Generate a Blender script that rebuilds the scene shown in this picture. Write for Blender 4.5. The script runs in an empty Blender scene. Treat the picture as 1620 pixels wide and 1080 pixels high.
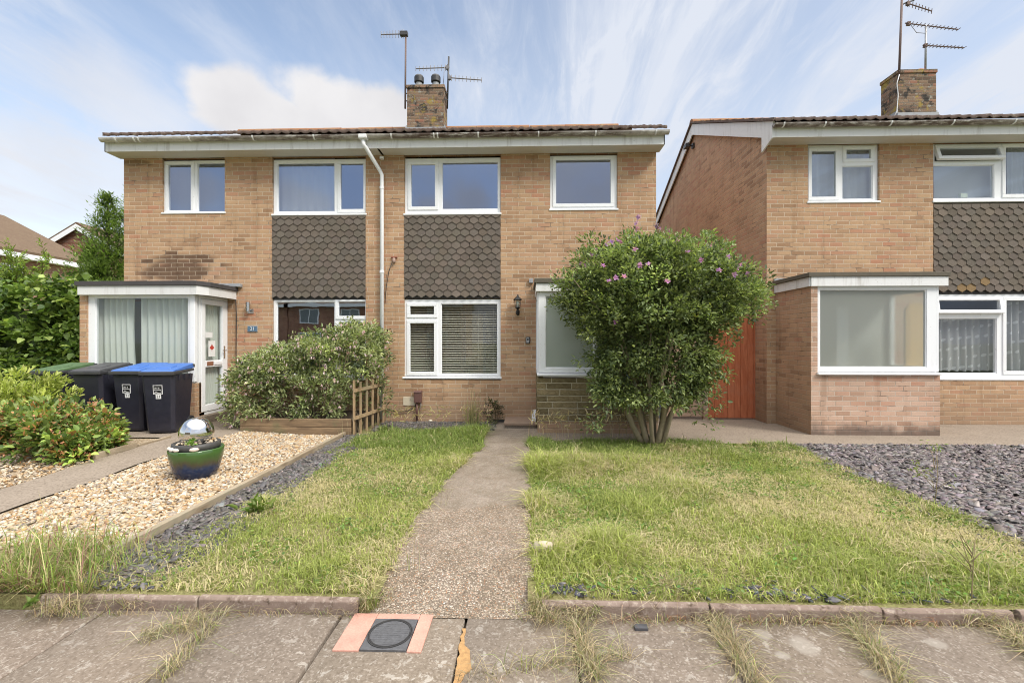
import bpy, bmesh, math, random
import numpy as np
from mathutils import Vector, Matrix
random.seed(7); RNG = np.random.default_rng(11)
SC = bpy.context.scene
DENOISE = True
COL = SC.collection
R = math.radians

# ---------------------------------------------------------------- camera, sky, sun, exposure
CAMZ, YAW, FOC = 1.43, R(1.75), 720.0
cd = bpy.data.cameras.new("camera"); cam = bpy.data.objects.new("camera", cd); COL.objects.link(cam)
cam.location = (0, 0, CAMZ); cam.rotation_euler = (R(90), 0, YAW)
cd.sensor_width = 36; cd.lens = 16.0; cd.clip_end = 2000; cd.clip_start = 0.05
SC.camera = cam
SC.view_settings.view_transform = 'Standard'; SC.view_settings.look = 'None'
SC.view_settings.exposure = 0.90; SC.view_settings.gamma = 1
SC.cycles.filter_width = 1.0; SC.cycles.use_denoising = DENOISE
SUN_EL, SUN_AZ = R(46), R(52)           # azimuth: from -Y (behind the camera) towards +X
sd = bpy.data.lights.new("sun", 'SUN'); sd.energy = 1.5; sd.angle = R(14); sd.color = (1, 0.95, 0.87)
sun = bpy.data.objects.new("sun", sd); COL.objects.link(sun)
tosun = Vector((math.sin(SUN_AZ) * math.cos(SUN_EL), -math.cos(SUN_AZ) * math.cos(SUN_EL), math.sin(SUN_EL)))
sun.rotation_euler = tosun.to_track_quat('Z', 'Y').to_euler()
sun.location = (10, -15, 20)

def build_world():
    w = bpy.data.worlds.new("World"); SC.world = w; w.use_nodes = True
    nt = w.node_tree; N = nt.nodes; L = nt.links; N.clear()
    out = N.new('ShaderNodeOutputWorld'); bg = N.new('ShaderNodeBackground'); L.new(bg.outputs[0], out.inputs[0])
    bg.inputs[1].default_value = 0.115
    sky = N.new('ShaderNodeTexSky'); sky.sky_type = 'NISHITA'; sky.sun_disc = False
    sky.sun_elevation = SUN_EL
    sky.sun_rotation = math.pi - SUN_AZ
    sky.air_density = 1.0; sky.dust_density = 0.6; sky.ozone_density = 1.6
    tc = N.new('ShaderNodeTexCoord')
    sep = N.new('ShaderNodeSeparateXYZ'); L.new(tc.outputs['Generated'], sep.inputs[0])
    def M(op, a, b=None, c=None):
        n = N.new('ShaderNodeMath'); n.operation = op
        for i, v in enumerate((a, b, c)):
            if v is None: continue
            if isinstance(v, (int, float)): n.inputs[i].default_value = v
            else: L.new(v, n.inputs[i])
        return n.outputs[0]
    def smooth(v, a, b):
        n = N.new('ShaderNodeMapRange'); n.interpolation_type = 'SMOOTHSTEP'
        L.new(v, n.inputs[0]); n.inputs[1].default_value = a; n.inputs[2].default_value = b
        return n.outputs[0]
    def noise(vec, scale, detail=6, rough=0.55, dist=0.0):
        n = N.new('ShaderNodeTexNoise'); L.new(vec, n.inputs['Vector'])
        n.inputs['Scale'].default_value = scale; n.inputs['Detail'].default_value = detail
        n.inputs['Roughness'].default_value = rough; n.inputs['Distortion'].default_value = dist
        return n.outputs[0]
    zz = M('MAXIMUM', sep.outputs[2], 0.0); den = M('ADD', zz, 0.12)
    u = M('DIVIDE', sep.outputs[0], den); v = M('DIVIDE', sep.outputs[1], den)
    comb = N.new('ShaderNodeCombineXYZ'); L.new(u, comb.inputs[0]); L.new(v, comb.inputs[1])
    # high thin cirrus on a flat layer, combed along one wind direction
    rot = N.new('ShaderNodeMapping'); L.new(comb.outputs[0], rot.inputs[0])
    rot.inputs['Rotation'].default_value = (0, 0, R(-14)); rot.inputs['Scale'].default_value = (1.75, 0.45, 1)
    rot.inputs['Location'].default_value = (3.1, 0.4, 0)
    c1 = smooth(noise(rot.outputs[0], 1.5, 9, 0.62, 0.7), 0.36, 0.74)
    c3 = smooth(noise(rot.outputs[0], 4.2, 8, 0.68, 1.1), 0.44, 0.72)
    c2 = smooth(noise(comb.outputs[0], 0.55, 4, 0.5, 0.3), 0.34, 0.66)
    hz = M('POWER', M('SUBTRACT', 1.0, zz), 2.2)          # more cloud low down
    veil = M('MULTIPLY', M('MULTIPLY', c1, M('ADD', M('MULTIPLY', c2, 0.75), 0.35)), 1.05)
    veil = M('ADD', veil, M('MULTIPLY', M('MULTIPLY', c3, M('ADD', c2, 0.3)), 0.40))
    right = smooth(sep.outputs[0], -0.35, 0.25)
    veil = M('MULTIPLY', veil, M('ADD', M('MULTIPLY', right, 0.4), 0.6))
    veil = M('ADD', veil, M('MULTIPLY', hz, 0.62))
    veil = M('ADD', veil, M('MULTIPLY', right, 0.26))
    # contrails: thin bands in the layer
    def trail(a, b, cc, wdt, lo, hi):
        d = M('ABSOLUTE', M('ADD', M('ADD', M('MULTIPLY', u, a), M('MULTIPLY', v, b)), cc))
        wob = M('MULTIPLY', noise(comb.outputs[0], 7.0, 5, 0.6), wdt * 1.6)
        t = M('SUBTRACT', 1.0, smooth(M('ADD', d, M('SUBTRACT', wob, wdt * 0.8)), 0.0, wdt))
        ln = M('ADD', M('MULTIPLY', u, -b), M('MULTIPLY', v, a))
        return M('MULTIPLY', M('MULTIPLY', t, smooth(ln, lo, lo + 0.3)), M('SUBTRACT', 1.0, smooth(ln, hi - 0.3, hi)))
    def uv(px, py):
        a = math.atan((px - 810) / FOC) - YAW; dep = math.cos(a + YAW)
        h = (540 - py) / FOC * dep
        d = Vector((math.sin(a), math.cos(a), h)).normalized()
        return d.x / (d.z + .12), d.y / (d.z + .12), d
    def trail_px(p, q, wdt, amt):
        (u0, v0, _), (u1, v1, _) = uv(*p), uv(*q)
        dx, dy = u1 - u0, v1 - v0; l = math.hypot(dx, dy); a, b = dy / l, -dx / l
        cc = -(a * u0 + b * v0); l0 = -b * u0 + a * v0; l1 = -b * u1 + a * v1
        return M('MULTIPLY', trail(a, b, cc, wdt, min(l0, l1) - .1, max(l0, l1) + .1), amt)
    veil = M('ADD', veil, trail_px((262, 0), (450, 140), 0.10, 0.28))
    veil = M('ADD', veil, trail_px((20, 150), (150, 235), 0.09, 0.35))
    # cumulus: billowing lumps in direction space
    def blob(px, py, rx, ry, soft=0.5):
        d = uv(px, py)[2]
        sx, sz = rx / FOC * .8, ry / FOC * .8
        dx = M('DIVIDE', M('SUBTRACT', sep.outputs[0], d.x), sx)
        dz = M('DIVIDE', M('SUBTRACT', sep.outputs[2], d.z), sz)
        return M('SQRT', M('ADD', M('MULTIPLY', dx, dx), M('MULTIPLY', dz, dz)))
    nb = noise(tc.outputs['Generated'], 9.0, 8, 0.58, 0.2)
    cum = None
    for b in [(345, 150, 48, 36), (385, 165, 70, 46), (440, 185, 70, 42), (505, 160, 62, 44), (555, 172, 62, 46), (605, 178, 52, 42), (480, 205, 150, 34)]:
        r = M('ADD', blob(*b), M('MULTIPLY', M('SUBTRACT', nb, 0.5), 1.25))
        t = M('SUBTRACT', 1.0, smooth(r, 0.62, 1.12))
        cum = t if cum is None else M('MAXIMUM', cum, t)
    for b in [(40, 270, 200, 80), (215, 165, 70, 55), (150, 300, 120, 50)]:
        r = M('ADD', blob(*b), M('MULTIPLY', M('SUBTRACT', nb, 0.5), 1.3))
        t = M('MULTIPLY', M('SUBTRACT', 1.0, smooth(r, 0.3, 1.25)), 0.55)
        cum = M('MAXIMUM', cum, t)
    back = M('GREATER_THAN', M('MULTIPLY', sep.outputs[1], -1.0), 0.0)      # clouds behind the camera
    for b in [(745, 318, 60, 40), (700, 330, 50, 26), (893, 330, 34, 40), (470, 320, 60, 30), (300, 300, 50, 40)]:
        r = M('ADD', blob(*b), M('MULTIPLY', M('SUBTRACT', nb, 0.5), 1.4))
        cum = M('MAXIMUM', cum, M('MULTIPLY', M('MULTIPLY', M('SUBTRACT', 1.0, smooth(r, 0.4, 1.2)), back), 0.8))
    # scattered cumulus over the rest of the sky (seen in the windows and the steel ball)
    far = smooth(noise(tc.outputs['Generated'], 2.6, 7, 0.55, 0.2), 0.52, 0.66)
    cum = M('MAXIMUM', cum, M('MULTIPLY', M('MULTIPLY', far, smooth(M('MULTIPLY', sep.outputs[1], -1.0), -0.1, 0.3)), 0.8))
    shade = smooth(noise(tc.outputs['Generated'], 5.0, 5, 0.5), 0.3, 0.75)
    ccol = N.new('ShaderNodeMix'); ccol.data_type = 'RGBA'; L.new(shade, ccol.inputs[0])
    ccol.inputs[6].default_value = (3.55, 3.5, 3.6, 1); ccol.inputs[7].default_value = (4.25, 4.2, 4.25, 1)
    blue = N.new('ShaderNodeMix'); blue.data_type = 'RGBA'; blue.blend_type = 'MULTIPLY'; blue.inputs[0].default_value = 1
    L.new(sky.outputs[0], blue.inputs[6]); blue.inputs[7].default_value = (1.42, 1.25, 1.10, 1)
    m1 = N.new('ShaderNodeMix'); m1.data_type = 'RGBA'; m1.clamp_factor = True
    L.new(veil, m1.inputs[0]); L.new(blue.outputs[2], m1.inputs[6]); m1.inputs[7].default_value = (3.55, 3.78, 4.25, 1)
    m2 = N.new('ShaderNodeMix'); m2.data_type = 'RGBA'; m2.clamp_factor = True
    L.new(cum, m2.inputs[0]); L.new(m1.outputs[2], m2.inputs[6]); L.new(ccol.outputs[2], m2.inputs[7])
    # unseen brightness overhead and round the sun, added as soft fill light
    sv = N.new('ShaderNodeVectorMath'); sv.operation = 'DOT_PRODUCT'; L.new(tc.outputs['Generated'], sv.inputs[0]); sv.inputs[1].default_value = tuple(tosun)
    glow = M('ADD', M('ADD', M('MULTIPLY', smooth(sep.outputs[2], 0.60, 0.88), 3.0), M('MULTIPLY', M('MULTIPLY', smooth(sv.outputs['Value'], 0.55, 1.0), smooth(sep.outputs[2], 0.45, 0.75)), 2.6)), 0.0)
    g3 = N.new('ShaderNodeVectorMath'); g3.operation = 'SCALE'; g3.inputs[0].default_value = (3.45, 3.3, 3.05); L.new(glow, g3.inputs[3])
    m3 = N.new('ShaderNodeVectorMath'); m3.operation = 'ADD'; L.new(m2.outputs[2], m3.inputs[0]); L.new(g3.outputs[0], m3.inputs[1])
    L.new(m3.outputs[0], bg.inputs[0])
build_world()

# ---------------------------------------------------------------- measuring helpers (metres from the surveyed photograph)
CY, SY = math.cos(YAW), math.sin(YAW)
def FX(px, Y):                       # across a wall plane y = Y
    return Y * math.tan(math.atan((px - 810) / FOC) - YAW)
def FZ(px, py, Y):
    X = FX(px, Y); return CAMZ + (540 - py) / FOC * (Y * CY - X * SY)
def FR(x0, x1, y0, y1, Y):           # rectangle on a wall: X0, X1, Z0, Z1
    xm = (x0 + x1) / 2
    return FX(x0, Y), FX(x1, Y), FZ(xm, y1, Y), FZ(xm, y0, Y)
def GXY(px, py, z=0.0):              # point on level ground
    d = (CAMZ - z) * FOC / (py - 540); s = (px - 810) / FOC * d
    return d * -SY + s * CY, d * CY + s * SY
def sstep(a, b, t):
    t = np.clip((t - a) / (b - a), 0, 1); return t * t * (3 - 2 * t)
def gz(x, y):
    x = np.asarray(x, float); y = np.asarray(y, float)
    return 0.06 * sstep(3.3, 4.6, -x) * sstep(3.5, 6.0, y)

# ---------------------------------------------------------------- object helpers
ORG = {}
def props(o, label=None, cat=None, group=None, kind=None):
    if label: o['label'] = label
    if cat: o['category'] = cat
    if group: o['group'] = group
    if kind: o['kind'] = kind
    return o
def thing(name, label, cat, loc=(0, 0, 0), group=None):
    o = bpy.data.objects.new(name, None); COL.objects.link(o); o.location = loc
    o.empty_display_size = 0.2
    ORG[o] = Vector(loc); return props(o, label, cat, group)
def finish(name, me, mats, parent=None, origin=None, smooth=False, bevel=0):
    org = ORG[parent] if parent is not None else Vector(origin or (0, 0, 0))
    if org.length > 0: me.transform(Matrix.Translation(-org))
    for m in (mats if isinstance(mats, (list, tuple)) else [mats]): me.materials.append(m)
    o = bpy.data.objects.new(name, me); COL.objects.link(o)
    if parent is not None: o.parent = parent
    else: o.location = org
    ORG[o] = org
    if smooth:
        me.polygons.foreach_set('use_smooth', [True] * len(me.polygons))
    if bevel:
        b = o.modifiers.new('bevel', 'BEVEL'); b.width = bevel; b.segments = 2; b.limit_method = 'ANGLE'; b.angle_limit = R(40)
    return o
class MB:
    def __init__(s): s.v = []; s.f = []; s.mi = []
    def add(s, vs, fs, mi=0):
        n = len(s.v); s.v += [tuple(v) for v in vs]; s.f += [tuple(i + n for i in f) for f in fs]; s.mi += [mi] * len(fs); return s
    def box(s, x0, x1, y0, y1, z0, z1, mi=0):
        if x1 < x0: x0, x1 = x1, x0
        if y1 < y0: y0, y1 = y1, y0
        if z1 < z0: z0, z1 = z1, z0
        v = [(x0, y0, z0), (x1, y0, z0), (x1, y1, z0), (x0, y1, z0), (x0, y0, z1), (x1, y0, z1), (x1, y1, z1), (x0, y1, z1)]
        return s.add(v, [(0, 3, 2, 1), (4, 5, 6, 7), (0, 1, 5, 4), (1, 2, 6, 5), (2, 3, 7, 6), (3, 0, 4, 7)], mi)
    def hexa(s, lo, hi, mi=0):        # eight corners: lower ring, upper ring
        return s.add(list(lo) + list(hi), [(0, 3, 2, 1), (4, 5, 6, 7), (0, 1, 5, 4), (1, 2, 6, 5), (2, 3, 7, 6), (3, 0, 4, 7)], mi)
    def quad(s, a, b, c, d, mi=0): return s.add([a, b, c, d], [(0, 1, 2, 3)], mi)
    def ring_y(s, x0, x1, z0, z1, y0, y1, l, r, b, t):     # rectangular frame in an x-z plane, butted bars
        s.box(x0, x1, y0, y1, z0, z0 + b); s.box(x0, x1, y0, y1, z1 - t, z1)
        s.box(x0, x0 + l, y0, y1, z0 + b, z1 - t); s.box(x1 - r, x1, y0, y1, z0 + b, z1 - t); return s
    def tube(s, pts, r, n=8, cap=True):
        pts = [Vector(p) for p in pts]; rr = r if isinstance(r, (list, tuple)) else [r] * len(pts)
        base = len(s.v); prev = None; vs = []; fs = []
        for i, p in enumerate(pts):
            d = (pts[min(i + 1, len(pts) - 1)] - pts[max(i - 1, 0)]).normalized()
            if prev is None:
                a = d.orthogonal().normalized()
            else:
                a = (prev - d * prev.dot(d)); a = a.normalized() if a.length > 1e-5 else d.orthogonal().normalized()
            prev = a; b = d.cross(a)
            for k in range(n):
                t = 2 * math.pi * k / n; vs.append(p + (a * math.cos(t) + b * math.sin(t)) * rr[i])
        for i in range(len(pts) - 1):
            for k in range(n):
                fs.append((i * n + k, i * n + (k + 1) % n, (i + 1) * n + (k + 1) % n, (i + 1) * n + k))
        if cap:
            fs.append(tuple(range(n - 1, -1, -1))); fs.append(tuple(range((len(pts) - 1) * n, len(pts) * n)))
        return s.add(vs, fs)
    def lathe(s, prof, c=(0, 0, 0), n=40, wob=None):
        vs = []; fs = []
        for (r, z) in prof:
            for k in range(n):
                t = 2 * math.pi * k / n; vs.append((c[0] + r * math.cos(t), c[1] + r * math.sin(t), c[2] + z))
        for i in range(len(prof) - 1):
            for k in range(n):
                fs.append((i * n + k, i * n + (k + 1) % n, (i + 1) * n + (k + 1) % n, (i + 1) * n + k))
        fs.append(tuple(range(n - 1, -1, -1))); fs.append(tuple(range((len(prof) - 1) * n, len(prof) * n)))
        return s.add(vs, fs)
    def prism_y(s, poly, y0, y1, mi=0):   # polygon of (x, z) pushed along y
        n = len(poly); vs = [(x, y0, z) for x, z in poly] + [(x, y1, z) for x, z in poly]
        fs = [tuple(range(n)), tuple(range(2 * n - 1, n - 1, -1))] + [(i, i + n, (i + 1) % n + n, (i + 1) % n) for i in range(n)]
        return s.add(vs, fs, mi)
    def prism_x(s, poly, x0, x1, mi=0):   # polygon of (y, z) pushed along x
        n = len(poly); vs = [(x0, y, z) for y, z in poly] + [(x1, y, z) for y, z in poly]
        fs = [tuple(range(n)), tuple(range(2 * n - 1, n - 1, -1))] + [(i, i + n, (i + 1) % n + n, (i + 1) % n) for i in range(n)]
        return s.add(vs, fs, mi)
    def prism_z(s, poly, z0, z1, mi=0):
        n = len(poly); vs = [(x, y, z0) for x, y in poly] + [(x, y, z1) for x, y in poly]
        fs = [tuple(range(n - 1, -1, -1)), tuple(range(n, 2 * n))] + [(i, (i + 1) % n, (i + 1) % n + n, i + n) for i in range(n)]
        return s.add(vs, fs, mi)
    def build(s, name, mats, parent=None, origin=None, smooth=False, bevel=0, fixn=True, label=None):
        me = bpy.data.meshes.new(name); me.from_pydata(s.v, [], s.f)
        if any(s.mi): me.polygons.foreach_set('material_index', s.mi)
        if fixn:
            bm = bmesh.new(); bm.from_mesh(me); bmesh.ops.recalc_face_normals(bm, faces=bm.faces); bm.to_mesh(me); bm.free()
        me.update()
        o = finish(name, me, mats, parent, origin, smooth, bevel)
        if label: o['label'] = label
        return o
def np_mesh(name, V, F, mats, parent=None, origin=None, col=None, smooth=False, F3=None):
    """V (n,3); F (m,4) quads and/or F3 (k,3) triangles; col (n,3) vertex colours"""
    me = bpy.data.meshes.new(name)
    F = np.zeros((0, 4), int) if F is None else np.asarray(F)
    F3 = np.zeros((0, 3), int) if F3 is None else np.asarray(F3)
    me.vertices.add(len(V)); me.vertices.foreach_set('co', np.ascontiguousarray(V, np.float32).ravel())
    nl = F.size + F3.size; me.loops.add(nl)
    me.loops.foreach_set('vertex_index', np.concatenate([F.ravel(), F3.ravel()]).astype(np.int32))
    npoly = len(F) + len(F3); me.polygons.add(npoly)
    st = np.concatenate([np.arange(len(F)) * 4, F.size + np.arange(len(F3)) * 3]).astype(np.int32)
    me.polygons.foreach_set('loop_start', st)
    if smooth: me.polygons.foreach_set('use_smooth', np.ones(npoly, bool))
    if col is not None:
        at = me.color_attributes.new('Col', 'FLOAT_COLOR', 'POINT')
        c4 = np.ones((len(V), 4), np.float32); c4[:, :3] = col; at.data.foreach_set('color', c4.ravel())
    me.update(); me.validate()
    return finish(name, me, mats, parent, origin)
def text_mesh(name, s, size, mat, parent, M, align='CENTER', extrude=0.0008):
    c = bpy.data.curves.new(name, 'FONT'); c.body = s; c.size = size; c.align_x = align; c.align_y = 'CENTER'; c.extrude = extrude
    t = bpy.data.objects.new(name + '_tmp', c); COL.objects.link(t)
    bpy.context.view_layer.update()
    me = bpy.data.meshes.new_from_object(t.evaluated_get(bpy.context.evaluated_depsgraph_get()))
    bpy.data.objects.remove(t); bpy.data.curves.remove(c)
    me.transform(M); me.materials.clear()
    return me, finish(name, me, mat, parent)

# ---------------------------------------------------------------- materials
class G:
    """small node-graph writer"""
    def __init__(s, name):
        s.m = bpy.data.materials.new(name); s.m.use_nodes = True; s.nt = s.m.node_tree; s.N = s.nt.nodes; s.L = s.nt.links; s.N.clear()
        s.out = s.N.new('ShaderNodeOutputMaterial'); s.b = s.N.new('ShaderNodeBsdfPrincipled'); s.L.new(s.b.outputs[0], s.out.inputs[0])
        s.geo = None
    def put(s, sock, v):
        if isinstance(v, (int, float)): sock.default_value = v
        elif isinstance(v, (tuple, list)): sock.default_value = tuple(v) + ((1,) if len(v) == 3 and len(sock.default_value) == 4 else ())
        else: s.L.new(v, sock)
    def pos(s):
        if s.geo is None: s.geo = s.N.new('ShaderNodeNewGeometry')
        return s.geo.outputs['Position']
    def nor(s): s.pos(); return s.geo.outputs['Normal']
    def obj(s): return s.N.new('ShaderNodeTexCoord').outputs['Object']
    def sep(s, v): n = s.N.new('ShaderNodeSeparateXYZ'); s.L.new(v, n.inputs[0]); return n.outputs
    def comb(s, x=0., y=0., z=0.):
        n = s.N.new('ShaderNodeCombineXYZ'); [s.put(n.inputs[i], v) for i, v in enumerate((x, y, z))]; return n.outputs[0]
    def M(s, op, a, b=None, c=None):
        n = s.N.new('ShaderNodeMath'); n.operation = op
        for i, v in enumerate((a, b, c)):
            if v is not None: s.put(n.inputs[i], v)
        return n.outputs[0]
    def noise(s, vec, scale, detail=4, rough=0.5, dist=0, col=False):
        n = s.N.new('ShaderNodeTexNoise'); s.L.new(vec, n.inputs['Vector'])
        n.inputs['Scale'].default_value = scale; n.inputs['Detail'].default_value = detail; n.inputs['Roughness'].default_value = rough; n.inputs['Distortion'].default_value = dist
        return n.outputs[1 if col else 0]
    def white(s, vec, out=0): n = s.N.new('ShaderNodeTexWhiteNoise'); s.L.new(vec, n.inputs['Vector']); return n.outputs[out]
    def vor(s, vec, scale, feature='F1', out='Distance', rand=1.0):
        n = s.N.new('ShaderNodeTexVoronoi'); n.feature = feature; s.L.new(vec, n.inputs['Vector']); n.inputs['Scale'].default_value = scale
        n.inputs['Randomness'].default_value = rand; return n.outputs[out]
    def ramp(s, v, stops, mode='LINEAR'):
        n = s.N.new('ShaderNodeValToRGB'); s.L.new(v, n.inputs[0]); e = n.color_ramp.elements; n.color_ramp.interpolation = mode
        while len(e) > 1: e.remove(e[-1])
        e[0].position = stops[0][0]; e[0].color = tuple(stops[0][1]) + (1,)
        for p, c in stops[1:]:
            k = e.new(p); k.color = tuple(c) + (1,)
        return n.outputs[0]
    def mix(s, f, a, b, mode='MIX'):
        n = s.N.new('ShaderNodeMix'); n.data_type = 'RGBA'; n.blend_type = mode; n.clamp_factor = True
        s.put(n.inputs[0], f); s.put(n.inputs[6], a); s.put(n.inputs[7], b); return n.outputs[2]
    def sm(s, v, a, b, lo=0., hi=1.):
        n = s.N.new('ShaderNodeMapRange'); n.interpolation_type = 'SMOOTHSTEP'; s.L.new(v, n.inputs[0])
        for i, x in enumerate((a, b, lo, hi)): n.inputs[i + 1].default_value = x
        return n.outputs[0]
    def map(s, v, scale=(1, 1, 1), rot=(0, 0, 0), loc=(0, 0, 0)):
        n = s.N.new('ShaderNodeMapping'); s.L.new(v, n.inputs[0]); n.inputs['Scale'].default_value = scale; n.inputs['Rotation'].default_value = rot; n.inputs['Location'].default_value = loc
        return n.outputs[0]
    def bump(s, h, strength=0.5, dist=0.01, prev=None):
        n = s.N.new('ShaderNodeBump'); s.L.new(h, n.inputs['Height']); n.inputs['Strength'].default_value = strength; n.inputs['Distance'].default_value = dist
        if prev is not None: s.L.new(prev, n.inputs['Normal'])
        return n.outputs[0]
    def set(s, color=None, rough=None, normal=None, metal=None, spec=None, **k):
        if color is not None: s.put(s.b.inputs['Base Color'], color)
        if rough is not None: s.put(s.b.inputs['Roughness'], rough)
        if normal is not None: s.L.new(normal, s.b.inputs['Normal'])
        if metal is not None: s.put(s.b.inputs['Metallic'], metal)
        if spec is not None: s.put(s.b.inputs['Specular IOR Level'], spec)
        for a, v in k.items(): s.put(s.b.inputs[a.replace('_', ' ')], v)
        return s.m
def plain(name, c, rough=0.6, var=0.12, scale=8, metal=0, bump=0, spec=0.5, obj=False):
    g = G(name); p = g.obj() if obj else g.pos()
    n = g.noise(p, scale, 5, 0.6); n2 = g.noise(p, scale * 9, 3, 0.6)
    f = g.M('ADD', g.M('MULTIPLY', n, 0.6), g.M('MULTIPLY', n2, 0.4))
    lo = tuple(x * (1 - var) for x in c); hi = tuple(min(1, x * (1 + var)) for x in c)
    col = g.ramp(f, [(0.3, lo), (0.7, hi)])
    nm = g.bump(n2, bump, 0.003) if bump else None
    return g.set(col, g.sm(n, 0.3, 0.7, max(0.02, rough - 0.08), min(1, rough + 0.08)), nm, metal, spec)

def brick_mat(name, pal, mortar=(0.56, 0.45, 0.33), dirt=None, stain=None, rough_scale=1.0):
    g = G(name); P = g.sep(g.pos()); Nn = g.sep(g.nor())
    side = g.M('GREATER_THAN', g.M('ABSOLUTE', Nn[0]), 0.5)
    hor = g.M('ADD', g.M('MULTIPLY', P[0], g.M('SUBTRACT', 1.0, side)), g.M('MULTIPLY', P[1], side))
    wv = g.comb(hor, g.M('MULTIPLY', side, 7.0), P[2])
    w1 = g.M('MULTIPLY', g.M('SUBTRACT', g.noise(wv, 2.2, 2), 0.5), 0.012)
    zz = g.M('ADD', P[2], w1)
    row = g.M('FLOOR', g.M('DIVIDE', zz, 0.075))
    par = g.M('MULTIPLY', g.M('MODULO', g.M('ABSOLUTE', row), 2.0), 0.5)
    jit = g.M('MULTIPLY', g.white(g.comb(row, 3.3, side)), 0.10)
    uu = g.M('ADD', g.M('ADD', g.M('DIVIDE', hor, 0.225), par), jit)
    cell = g.M('FLOOR', uu)
    idv = g.comb(cell, row, g.M('MULTIPLY', side, 5.0))
    fu = g.M('MULTIPLY', g.M('FRACT', uu), 0.225); fv = g.M('MULTIPLY', g.M('FRACT', g.M('DIVIDE', zz, 0.075)), 0.075)
    edge_n = g.M('MULTIPLY', g.M('SUBTRACT', g.noise(wv, 60, 3, 0.6), 0.5), 0.006)
    eu = g.M('ADD', g.M('MINIMUM', fu, g.M('SUBTRACT', 0.225, fu)), edge_n); ev = g.M('ADD', g.M('MINIMUM', fv, g.M('SUBTRACT', 0.075, fv)), edge_n)
    d = g.M('MINIMUM', eu, ev)
    face = g.sm(d, 0.0035, 0.0075)
    rnd = g.white(idv); rnd2 = g.white(g.comb(row, cell, 9.1))
    patch = g.noise(wv, 0.55, 3, 0.55)
    sel = g.M('ADD', g.M('MULTIPLY', rnd, 0.72), g.M('MULTIPLY', g.M('SUBTRACT', patch, 0.36), 1.0))
    col = g.ramp(sel, pal)
    grain = g.noise(wv, 90, 4, 0.65); mott = g.noise(g.comb(g.M('ADD', hor, g.M('MULTIPLY', rnd2, 9.0)), row, zz), 14, 4, 0.6)
    col = g.mix(g.sm(grain, 0.35, 0.72), col, g.mix(1.0, col, (0.82, 0.80, 0.78), 'MULTIPLY'))
    col = g.mix(g.sm(mott, 0.58, 0.8), col, g.mix(1.0, col, (1.2, 1.17, 1.12), 'MULTIPLY'))
    # chipped and dark pits
    pit = g.sm(g.noise(wv, 19, 2, 0.5), 0.705, 0.74)
    col = g.mix(g.M('MULTIPLY', pit, 0.6), col, (0.09, 0.06, 0.045))
    mcol = g.mix(g.noise(wv, 7, 4, 0.6), tuple(x * 0.72 for x in mortar), tuple(min(1, x * 1.15) for x in mortar))
    dk = g.sm(g.noise(wv, 3.6, 4, 0.65), 0.53, 0.66)      # missing or dark joints here and there
    mcol = g.mix(g.M('MULTIPLY', dk, 0.75), mcol, (0.12, 0.085, 0.06))
    col = g.mix(face, mcol, col)
    big = g.noise(wv, 1.3, 5, 0.6)
    col = g.mix(g.sm(big, 0.3, 0.75), col, g.mix(1.0, col, (0.86, 0.85, 0.84), 'MULTIPLY'))
    if dirt:
        z0, z1, c, amt = dirt
        f = g.M('SUBTRACT', 1.0, g.sm(g.M('ADD', P[2], g.M('MULTIPLY', g.M('SUBTRACT', g.noise(wv, 4, 4, 0.6), 0.5), 0.35)), z0, z1))
        col = g.mix(g.M('MULTIPLY', f, amt), col, c)
    for (sx, sz, rx, rz, amt) in (stain or []):
        a = g.M('DIVIDE', g.M('SUBTRACT', P[0], sx), rx); b = g.M('DIVIDE', g.M('SUBTRACT', P[2], sz), rz)
        r = g.M('SQRT', g.M('ADD', g.M('MULTIPLY', a, a), g.M('MULTIPLY', b, b)))
        r = g.M('ADD', r, g.M('MULTIPLY', g.M('SUBTRACT', rnd, 0.5), 0.6))
        f = g.M('MULTIPLY', g.M('MULTIPLY', g.M('SUBTRACT', 1.0, g.sm(r, 0.7, 1.05)), amt), g.M('ADD', 0.35, g.M('MULTIPLY', face, 0.65)))
        col = g.mix(f, col, (0.10, 0.06, 0.04))
    run = g.noise(g.comb(g.M('MULTIPLY', hor, 5.0), side, g.M('MULTIPLY', P[2], 0.5)), 1.0, 5, 0.65)      # rain runs
    col = g.mix(g.sm(run, 0.52, 0.72), col, g.mix(1.0, col, (0.78, 0.75, 0.72), 'MULTIPLY'))
    h = g.M('ADD', g.M('MULTIPLY', face, 1.0), g.M('MULTIPLY', grain, 0.25))
    return g.set(col, 0.9, g.bump(h, 0.6, 0.006), spec=0.25)

BUFF = [(0.02, (0.33, 0.20, 0.115)), (0.2, (0.42, 0.262, 0.157)), (0.4, (0.485, 0.31, 0.186)), (0.6, (0.53, 0.352, 0.212)), (0.78, (0.475, 0.28, 0.175)), (0.95, (0.49, 0.245, 0.15))]
SIDE = [(0.02, (0.34, 0.21, 0.135)), (0.25, (0.48, 0.31, 0.20)), (0.5, (0.55, 0.36, 0.23)), (0.75, (0.52, 0.32, 0.21)), (0.95, (0.47, 0.26, 0.175))]
PINK = [(0.02, (0.36, 0.22, 0.15)), (0.3, (0.50, 0.33, 0.235)), (0.6, (0.58, 0.41, 0.31)), (0.85, (0.53, 0.33, 0.235)), (0.98, (0.44, 0.22, 0.14))]
STAIN_X, STAIN_Z = FX(285, 8.06), FZ(285, 428, 8.06)
m_brick = brick_mat('buff_brick', BUFF, stain=[(STAIN_X, STAIN_Z + .02, 0.75, 0.30, 0.8), (FX(215, 8.06), FZ(215, 258, 8.06), 0.3, .07, .5)], dirt=(0.05, 0.75, (0.27, 0.19, 0.125), 0.55))
m_side = brick_mat('side_brick', SIDE, mortar=(0.48, 0.36, 0.26), dirt=(0.0, 1.0, (0.2, 0.155, 0.105), 0.45))
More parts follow.
